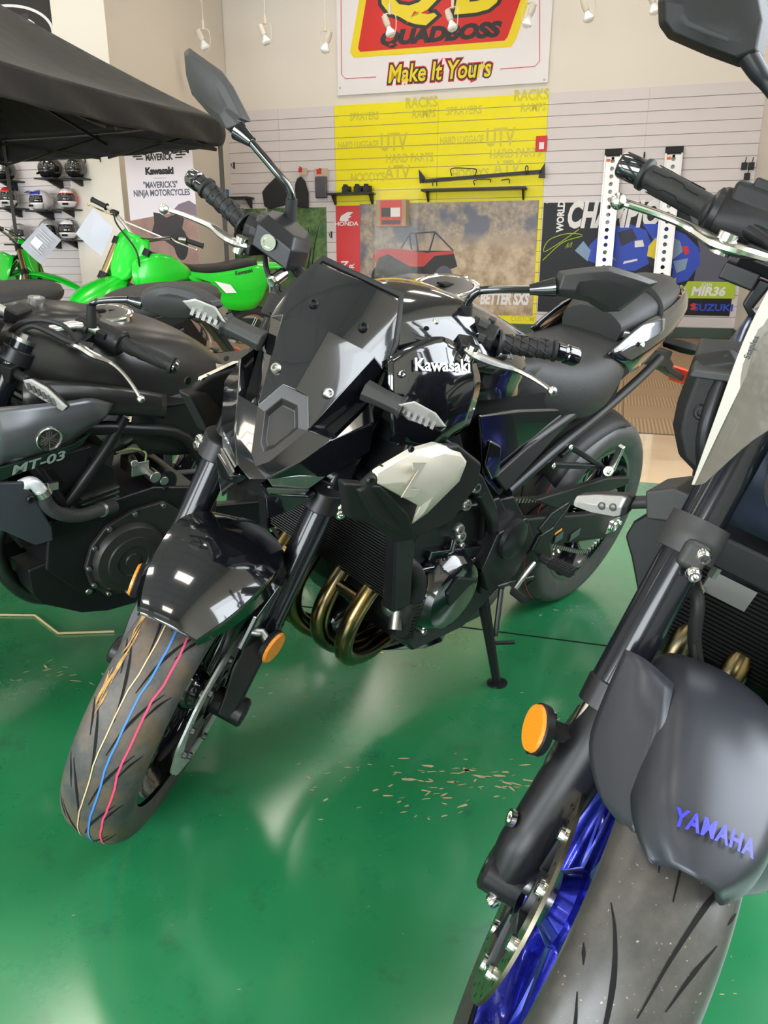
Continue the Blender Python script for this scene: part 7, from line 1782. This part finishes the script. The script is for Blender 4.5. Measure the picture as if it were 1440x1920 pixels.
for i in range(N_ + 1):
    r = []
    for j in range(N_ + 1):
        u, v = i / N_, j / N_
        d = 2 * min(u, 1 - u, v, 1 - v)
        hip = abs(abs(u - .5) - abs(v - .5)) * 2
        z = EZ + .86 * (d ** 1.08) - .10 * sin(pi * d) * min(1, hip * 2) - .02 * (1 - d) * sin(pi * (v if min(u, 1 - u) < min(v, 1 - v) else u))
        r.append(tp(u, v, z))
    G.append(r)
add('canopy', grid(G), TENT, tent, sm=20, solid=.003)
per = [(0, t / 30) for t in range(31)], [(1, t / 30) for t in range(31)], [(t / 30, 0) for t in range(31)], [(t / 30, 1) for t in range(31)]
for side in per:
    rows = []
    for k, zz in enumerate((EZ, EZ - .05, EZ - .11, EZ - .165, EB)):
        row = []
        for q, (u, v) in enumerate(side):
            c = Vec(((u - .5), (v - .5), 0)); off = .012 * k * sin(q * .9 + k) * .6
            p = Vec(tp(u, v, zz - .02 * sin(pi * q / 30))); n = (p - Vec(tp(.5, .5, zz))); n.z = 0; n.normalize()
            row.append(tuple(p + n * (.008 + off)))
        rows.append(row)
    add('valance', grid(rows, 0, 2, 1), TENT, tent, sm=60, solid=.002)
LEGM = mat('black_tent_leg', (.03, .028, .02), .4, .5)
for c in (FR, NR, FLc, NLc):
    ctr = (FR + NLc) / 2; d = (ctr - c).normalized() * .035
    add('leg', box((c.x + d.x, c.y + d.y, 1.13), (.036, .036, 2.26), Matrix.Rotation(.44, 3, 'Z')), LEGM, tent, bev=.004)
    add('foot_plate', box((c.x + d.x, c.y + d.y, .004), (.10, .10, .008), Matrix.Rotation(.44, 3, 'Z')), LEGM, tent)
for a, c in ((FR, NR), (FR, FLc), (NR, NLc), (FLc, NLc)):
    for h in (0, .5):
        A0 = a + (c - a) * (h + .02); A1 = a + (c - a) * (h + .48); ins_ = ((FR + NLc) / 2 - (a + c) / 2).normalized() * .05
        for z0, z1 in ((2.02, 2.22), (2.22, 2.02)):
            add('truss_bar', bar((A0 + ins_) + Vec((0, 0, z0)), (A1 + ins_) + Vec((0, 0, z1)), .014, .024), LEGM, tent)
ctr = (FR + NLc) / 2
for a in ((FR + NR) / 2, (FR + FLc) / 2, (NR + NLc) / 2, (FLc + NLc) / 2):
    add('roof_strut', bar(a + Vec((0, 0, 2.15)), ctr + Vec((0, 0, 2.55)), .014, .024), LEGM, tent)
add('centre_pole', cyl(ctr + Vec((0, 0, 2.45)), ctr + Vec((0, 0, 3.10)), .016), LEGM, tent)

# ================================================================== GREEN DIRT BIKES
KNOB = mat('knobby_rubber', (.024, .024, .024), .7)
PAPER = mat('white_paper', (.36, .36, .40), .6)
def dirt_bike(label, pos, yaw, lean, steer, sc=1.06, tyre_r_=.34):
    B = Bike('dirt_bike', label, pos, yaw, lean, steer, 1.60 * sc, 27.5, 'dirt bike')
    q = lambda p: tuple(Vec(p) * sc)
    def bw(name, c, R, w, st):
        c = q(c); R *= sc; w *= sc
        o = B.add(name, rim(c, R - .075, w * .55, .008), ALU, None, st)
        pr = smooth_prof(tyre_profile(R - .012, w, .065))
        t = B.add('tire', lathe(pr, c, (0, 1, 0), 64), KNOB, o, st, sm=60)
        kb = []
        for i in range(46):
            a = 2 * pi * i / 46
            for y in ((-.7, 0, .7) if i % 2 else (-.35, .35)):
                kb.append(box(wpt(c, a, tyre_r(pr, y * w) + .005, y * w), (.016, .016, .016), Matrix.Rotation(-a, 3, 'Y')))
        B.add('tread_knobs', join(*kb), KNOB, t, st, sm=0)
        B.add('hub', lathe([(-.05, .012), (-.05, .03), (.05, .03), (.05, .012)], c, (0, 1, 0), 20), ALU, o, st)
        for i in range(16):
            a = 2 * pi * i / 16
            B.add('spoke', cyl(wpt(c, a, .03, .04 if i % 2 else -.04), wpt(c, a + (.35 if i % 4 < 2 else -.35), R - .085, 0), .0022, n=5), STEEL, o, st)
        return o
    bw('rear_wheel', (0, 0, .34), .335, .055, False)
    bw('front_wheel', (1.48, 0, .345), .345, .042, True)
    FORK = mat('bronze_fork_tube', (.30, .22, .11), .3, .8)
    tn = math.tan(B.rake)
    for s in (1, -1):
        fp = lambda z: q((1.48 - (z - .345) * tn + .03, s * .10, z))
        f_ = B.add('fork_leg', cyl(fp(.58), fp(1.12), .027, n=16), FORK, None, True)
        B.add('fork_slider', cyl(fp(.33), fp(.60), .022, n=14), STEEL, f_, True)
        B.add('fork_clamp', join(cyl(fp(.86), fp(.90), .036), cyl(fp(1.08), fp(1.12), .036)), PLAST, f_, True)
        B.add('fork_guard', loft([[Vec(fp(z)) + Vec((.035 * cos(a), s * .012 + .034 * sin(a), 0)) for a in [rad(-80 + 160 * i / 8) for i in range(9)]] for z in (.34, .48, .62)], cap=False, closed=False), KGREEN, f_, True, sm=60, solid=.004)
        # radiator shroud and side panel
        shr = [[(1.16, .12, 1.03), (1.02, .16, 1.07), (.86, .145, 1.05), (.70, .11, .98)], [(1.18, .16, .90), (1.02, .20, .93), (.84, .17, .96), (.68, .13, .94)], [(1.10, .17, .76), (.98, .19, .80), (.84, .165, .88), (.70, .135, .90)]]
        B.add('radiator_shroud', grid([[q((p[0], p[1] * s, p[2])) for p in r] for r in shr], 0, 3, 3), KGREEN, None, sm=50, solid=.005)
        pn = [[(.74, .125, .955), (.52, .125, .935), (.30, .13, .955), (.04, .125, .99), (-.08, .11, .96)], [(.70, .14, .90), (.50, .15, .86), (.32, .165, .85), (.08, .165, .86), (-.085, .13, .88)], [(.62, .135, .84), (.48, .15, .78), (.36, .165, .68), (.12, .17, .67), (.0, .15, .74)]]
        pn_ = B.add('side_panel', grid([[q((p[0], p[1] * s, p[2])) for p in r] for r in pn], 0, 3, 4), KGREEN, None, sm=50, solid=.005)
        B.add('panel_graphic', prism([q((p[0], (p[1] + .012) * s, p[2])) for p in ((.66, .138, .91), (.56, .147, .885), (.50, .150, .865), (.60, .144, .885))], (0, s * .004, 0)), INK, pn_)
        B.add('panel_graphic', prism([q((p[0], (p[1] + .018) * s, p[2])) for p in ((.50, .148, .885), (.36, .158, .86), (.30, .163, .80), (.40, .16, .80))], (0, s * .004, 0)), WHITE, pn_)
        if s > 0: B.add('panel_lettering', on_plane(text_geo('Kawasaki', .045, .0004, .001, 1.1), q((.20, .146, .945)), (-1, 0, .14), (0, -.2, 1)), INK, pn_, sm=0)
        B.add('frame_spar', tube([q((p[0], p[1] * s, p[2])) for p in ((1.10, .05, 1.0), (.95, .10, .85), (.70, .12, .68), (.50, .11, .50), (.50, .10, .30), (.9, .09, .26), (1.06, .06, .55), (1.12, .03, .9))], .022, 10, 4), ALU, None)
        B.add('swingarm', bar(q((.52, s * .10, .42)), q((0, s * .10, .34)), .035, .06), ALU, None)
        B.add('footpeg', box(q((.50, s * .21, .40)), (.05, .1, .02)), STEEL, None)
    B.add('seat', loft([[q((x, y * w, z - .02 * abs(y) ** 3 - (0 if abs(y) < .95 else .03))) for y in (-1, -.7, -.3, 0, .3, .7, 1)] for x, w, z in ((1.02, .045, 1.055), (.90, .055, 1.06), (.74, .070, 1.0), (.55, .085, .975), (.30, .09, .985), (.08, .085, 1.02), (-.02, .06, 1.025))], closed=False), SEATM, None, sm=60, solid=.02)
    B.add('rear_fender', grid([[q((x, y * w, z - .035 * abs(y) ** 2)) for y in (-1, -.5, 0, .5, 1)] for x, w, z in ((.10, .10, .98), (-.15, .105, 1.0), (-.38, .10, .985), (-.58, .075, .95))], 0, 3, 2), KGREEN, None, sm=60, solid=.005)
    B.add('front_fender', grid([[q((x, y * w, z - .05 * abs(y) ** 2)) for y in (-1, -.6, -.3, 0, .3, .6, 1)] for x, w, z in ((.98, .06, .88), (1.15, .085, .91), (1.35, .10, .92), (1.55, .10, .90), (1.72, .075, .86), (1.82, .035, .82))], 0, 3, 2), KGREEN, None, True, sm=60, solid=.005)
    B.add('number_plate', grid([[q((x + b_, y, z)) for y, b_ in ((-w, -.05), (-w * .6, -.01), (0, .0), (w * .6, -.01), (w, -.05))] for x, w, z in ((1.13, .085, 1.19), (1.16, .115, 1.13), (1.20, .115, 1.03), (1.24, .09, .95), (1.27, .05, .90))], 0, 3, 3), KGREEN, None, True, sm=50, solid=.004)
    hb_ = B.add('handlebar', tube([q(p) for p in ((.94, -.40, 1.245), (.96, -.27, 1.24), (1.0, -.14, 1.20), (1.02, -.05, 1.155), (1.02, .05, 1.155), (1.0, .14, 1.20), (.96, .27, 1.24), (.94, .40, 1.245))], .0135, 10, 3), STEEL, None, True)
    B.add('crossbar', cyl(q((.995, -.15, 1.205)), q((.995, .15, 1.205)), .007, n=8), ALU, hb_, True)
    for s in (1, -1):
        B.add('grip', lathe([(0, .014), (0, .026), (.005, .026), (.008, .0175), (.115, .0175), (.118, .02), (.124, .02), (.124, .0001)], q((.957, s * .285, 1.241)), (-.16, s, .03), 18), RUBBER, hb_, True)
        B.add('lever', lever([q((p[0], s * p[1], p[2])) for p in ((1.0, .20, 1.23), (1.03, .25, 1.225), (1.015, .32, 1.222), (1.01, .385, 1.222))], [.009, .010, .007, .006], 8, 4, .009), mat('gold_lever', (.62, .48, .25), .25, 1.0) if s < 0 else ALU, hb_, True)
        B.add('lever_perch', box(q((.985, s * .215, 1.232)), (.05, .05, .035)), PLAST, hb_, True, bev=.006)
    B.add('brake_cable', tube([q(p) for p in ((1.03, -.2, 1.235), (1.12, -.12, 1.20), (1.20, .06, 1.12), (1.19, .11, 1.0), (1.15, .10, .86))], .006, 8, 5), RUBBER, None, True)
    B.add('clutch_cable', tube([q(p) for p in ((1.03, .2, 1.235), (1.10, .12, 1.20), (1.14, -.05, 1.14), (1.08, -.10, 1.0))], .005, 8, 5), RUBBER, None, True)
    B.add('engine_block', loft([[q((x, y, z)) for x, z in ((.98, .72), (1.0, .45), (.90, .28), (.60, .27), (.52, .45), (.70, .66))] for y in (-.11, .11)]), SATIN, None, bev=.012)
    B.add('rear_shock', cyl(q((.42, 0, .82)), q((.46, 0, .42)), .03), STEEL, None)
    B.add('exhaust', tube([q(p) for p in ((1.0, -.04, .60), (1.06, -.08, .48), (.95, -.13, .45), (.6, -.13, .66), (.3, -.14, .78), (-.10, -.13, .84))], [.02, .02, .022, .03, .05, .045], 12, 5), STEEL, None)
    # stand under the engine so that the bike keeps its place
    dr_ = B.root.matrix_world.to_3x3().inverted() @ Vec((0, 0, 1))
    q_ = Vec((.55, .26, 0)); q_.z = -(B.root.matrix_world @ Vec((.55, .26, 0))).z / dr_.z
    B.add('side_stand', tube([q((.52, .10, .40)), q_ + Vec((0, 0, .006))], [.014, .012], 10), ALU, None)
    return B
D1 = dirt_bike('lime green dirt bike with black seat, right behind the matte black motorcycle', (-1.215, 6.74), 232.4, 8, 34)
D2 = dirt_bike('lime green dirt bike with bronze fork leg, beneath the tent at far left', (-4.55, 8.75), 318, 7, 22)

# ---- price sheets hanging on the dirt bikes
def sheet(label, pts, writing=True):
    P_ = [Vec(p) for p in pts]
    g = grid([[P_[0], (P_[0] + P_[1]) / 2 + Vec((0, -.015, 0)), P_[1]], [(P_[0] + P_[3]) / 2, sum(P_, Vec()) / 4 + Vec((0, -.03, 0)), (P_[1] + P_[2]) / 2], [P_[3], (P_[2] + P_[3]) / 2 + Vec((0, -.012, 0)), P_[2]]], .001, 4, 4)
    o = add('price_sheet', g, PAPER, None, sm=60)
    tag(o, label, 'paper sheet')
    x = (P_[1] - P_[0]); z = (P_[0] - P_[3]); c = sum(P_, Vec()) / 4 + Vec((0, -.034, 0))
    if writing:
        GL = mat('pale_grey_print', (.50, .50, .52), .6); L_ = x.length; H_ = z.length
        for k in range(8):
            add('printed_line', on_plane(box((0, 0, H_ * (.32 - .085 * k)), (L_ * (.55 if k % 3 else .7), .0006, H_ * .022)), c, x, z), GL, o, sm=0)
        add('printed_picture', on_plane(box((-L_ * .1, -.0004, -H_ * .05), (L_ * .4, .0008, H_ * .25)), c, x, z), mat('paler_grey_print', (.66, .66, .69), .6), o, sm=0)
    return o
sheet('tilted white price sheet hanging on the bars of the dirt bike at far left', ((-2.748, 6.6, 1.348), (-2.615, 6.6, 1.215), (-2.805, 6.6, 1.025), (-2.95, 6.6, 1.17)))
sheet('blank white sheet hanging on the right-hand dirt bike in front of the tan pillar', ((-1.781, 5.05, 1.356), (-1.653, 5, 1.238), (-1.746, 5, 1.077), (-1.907, 5.05, 1.209)), False)

# ================================================================== HELMETS
def helmet(label, u, facing, shell, chin, visor, peak=None, stripe=None, sz=.155):
    """u: (x along wall, z of centre)"""
    M_ = WALL @ Matrix.Translation((u[0], HW - .20, u[1])) @ Matrix.Rotation(rad(facing), 4, 'Z')
    o = thing('helmet', label, 'helmet', M_, 'helmets on the slat wall')
    # shell, front towards -y
    V, F = [], []; n, m_ = 20, 12
    def shp(th, ph, k=1.0):
        x = sin(th) * cos(ph); y = sin(th) * sin(ph); z = cos(th)
        sx_, sy_, sz_ = .82, 1.05 if y > 0 else 1.0, .92
        zz = z * sz_; yy = y * sy_; xx = x * sx_
        if z < -.2: 
            t = (-.2 - z) / .8; xx *= 1 - .22 * t; yy = yy * (1 - .10 * t) - .14 * t
        if z < -.78: zz = -.72
        return (xx * sz * k, yy * sz * k, zz * sz * k)
    for i in range(m_ + 1):
        for j in range(n):
            V.append(shp(pi * i / m_, 2 * pi * j / n))
    for i in range(m_):
        for j in range(n):
            F.append((i * n + j, i * n + (j + 1) % n, (i + 1) * n + (j + 1) % n, (i + 1) * n + j))
    add('shell', (V, F), shell, o, sm=60)
    def band(t0, t1, p0, p1, k, m2, nm):
        G_ = [[shp(t0 + (t1 - t0) * a / 5, rad(p0 + (p1 - p0) * c / 12), k) for c in range(13)] for a in range(6)]
        return add(nm, grid(G_), m2, o, sm=60, solid=.004)
    band(1.15, 1.75, 205, 335, 1.035, visor, 'visor')
    band(1.78, 2.35, 200, 340, 1.06, chin, 'chin_bar')
    if peak: add('peak', grid([[(x * sz, (-.55 - .6 * t) * sz, (.62 + .12 * t - .15 * abs(x)) * sz) for x in (-.6, -.3, 0, .3, .6)] for t in (0, .5, 1)], 0, 2, 2), peak, o, sm=60, solid=.006)
    if stripe: band(.45, 1.05, 215, 325, 1.02, stripe, 'stripe')
    add('chin_vent', box((0, -1.08 * sz, -.42 * sz), (.07, .02, .025)), VOID, o, bev=.004)
    return o
HB = mat('helmet_black', (.012, .012, .013), .15, coat=1.0); HWh = mat('helmet_white', (.72, .70, .70), .2, coat=1.0); HR = mat('helmet_red', (.62, .02, .02), .2, coat=1.0)
HG = mat('helmet_grey', (.28, .27, .28), .25, coat=1.0); HBl = mat('helmet_blue', (.03, .06, .45), .2, coat=1.0); VIS = mat('smoked_visor', (.02, .02, .022), .06, .2, coat=1.0); SVIS = mat('silver_visor', (.5, .5, .5), .12, 1.0)
hel = [('gloss black helmet at the left edge of the top helmet row', (-9.066, 2.199), -25, HB, HB, SVIS, None, None), ('gloss black helmet alone in the middle of the top helmet row', (-8.339, 2.202), -35, HB, HB, VIS, None, None), ('black helmet half hidden by the tan pillar, top row', (-7.952, 2.19), 10, HB, HB, VIS, None, None),
       ('black and white helmet with red top, left in the second helmet row', (-9.051, 1.86), 20, HB, HWh, VIS, None, HR), ('white helmet with blue markings, second helmet row', (-8.542, 1.816), -15, HWh, HWh, VIS, HBl, HBl), ('red and white helmet next to the tan pillar', (-8.135, 1.827), 25, HR, HWh, VIS, None, HWh),
       ('grey and white helmet in the third helmet row behind the price sheet', (-8.951, 1.405), 0, HG, HWh, VIS, None, HG), ('dark grey helmet half behind the price sheet, third row', (-8.483, 1.453), 20, HG, HB, VIS, None, None), ('black and white helmet next to the pillar, third row', (-8.166, 1.45), 15, HB, HWh, VIS, None, HWh)]
for k, (lb, u, fc, *ms) in enumerate(hel):
    helmet(lb, u, fc, *ms)
    o = thing('helmet_shelf', 'shelf bracket holding the ' + lb.split(',')[0].replace(' in the', ',').replace(' of the top', ','), 'shelf', WALL @ Matrix.Translation((u[0], HW, u[1] - .118)), 'helmet shelf brackets')
    add('plate', box((0, -.19, -.010), (.30, .34, .018)), BLKM, o, bev=.003)
    add('arm', prism([(-.02, -.01, -.02), (-.02, -.01, -.11), (-.02, -.05, -.11), (-.02, -.30, -.03), (-.02, -.30, -.02)], (.04, 0, 0)), BLKM, o)
o = helmet('black helmet peeping out behind the tall show banner', (-7.847, 2.586), 0, HB, HB, VIS)
o.matrix_world = WALL @ Matrix.Translation(((-7.868, 2.563)[0], -.2, (-7.868, 2.563)[1]))
bo = thing('helmet_shelf', 'black shelf bracket under the helmet behind the tall show banner', 'shelf', WALL @ Matrix.Translation(((-7.868, 2.563)[0], 0, (-7.868, 2.563)[1] - .118)), 'helmet shelf brackets')
add('plate', box((0, -.19, -.010), (.30, .34, .018)), BLKM, bo, bev=.003)
add('arm', prism([(-.02, -.01, -.02), (-.02, -.01, -.11), (-.02, -.05, -.11), (-.02, -.30, -.03), (-.02, -.30, -.02)], (.04, 0, 0)), BLKM, bo)
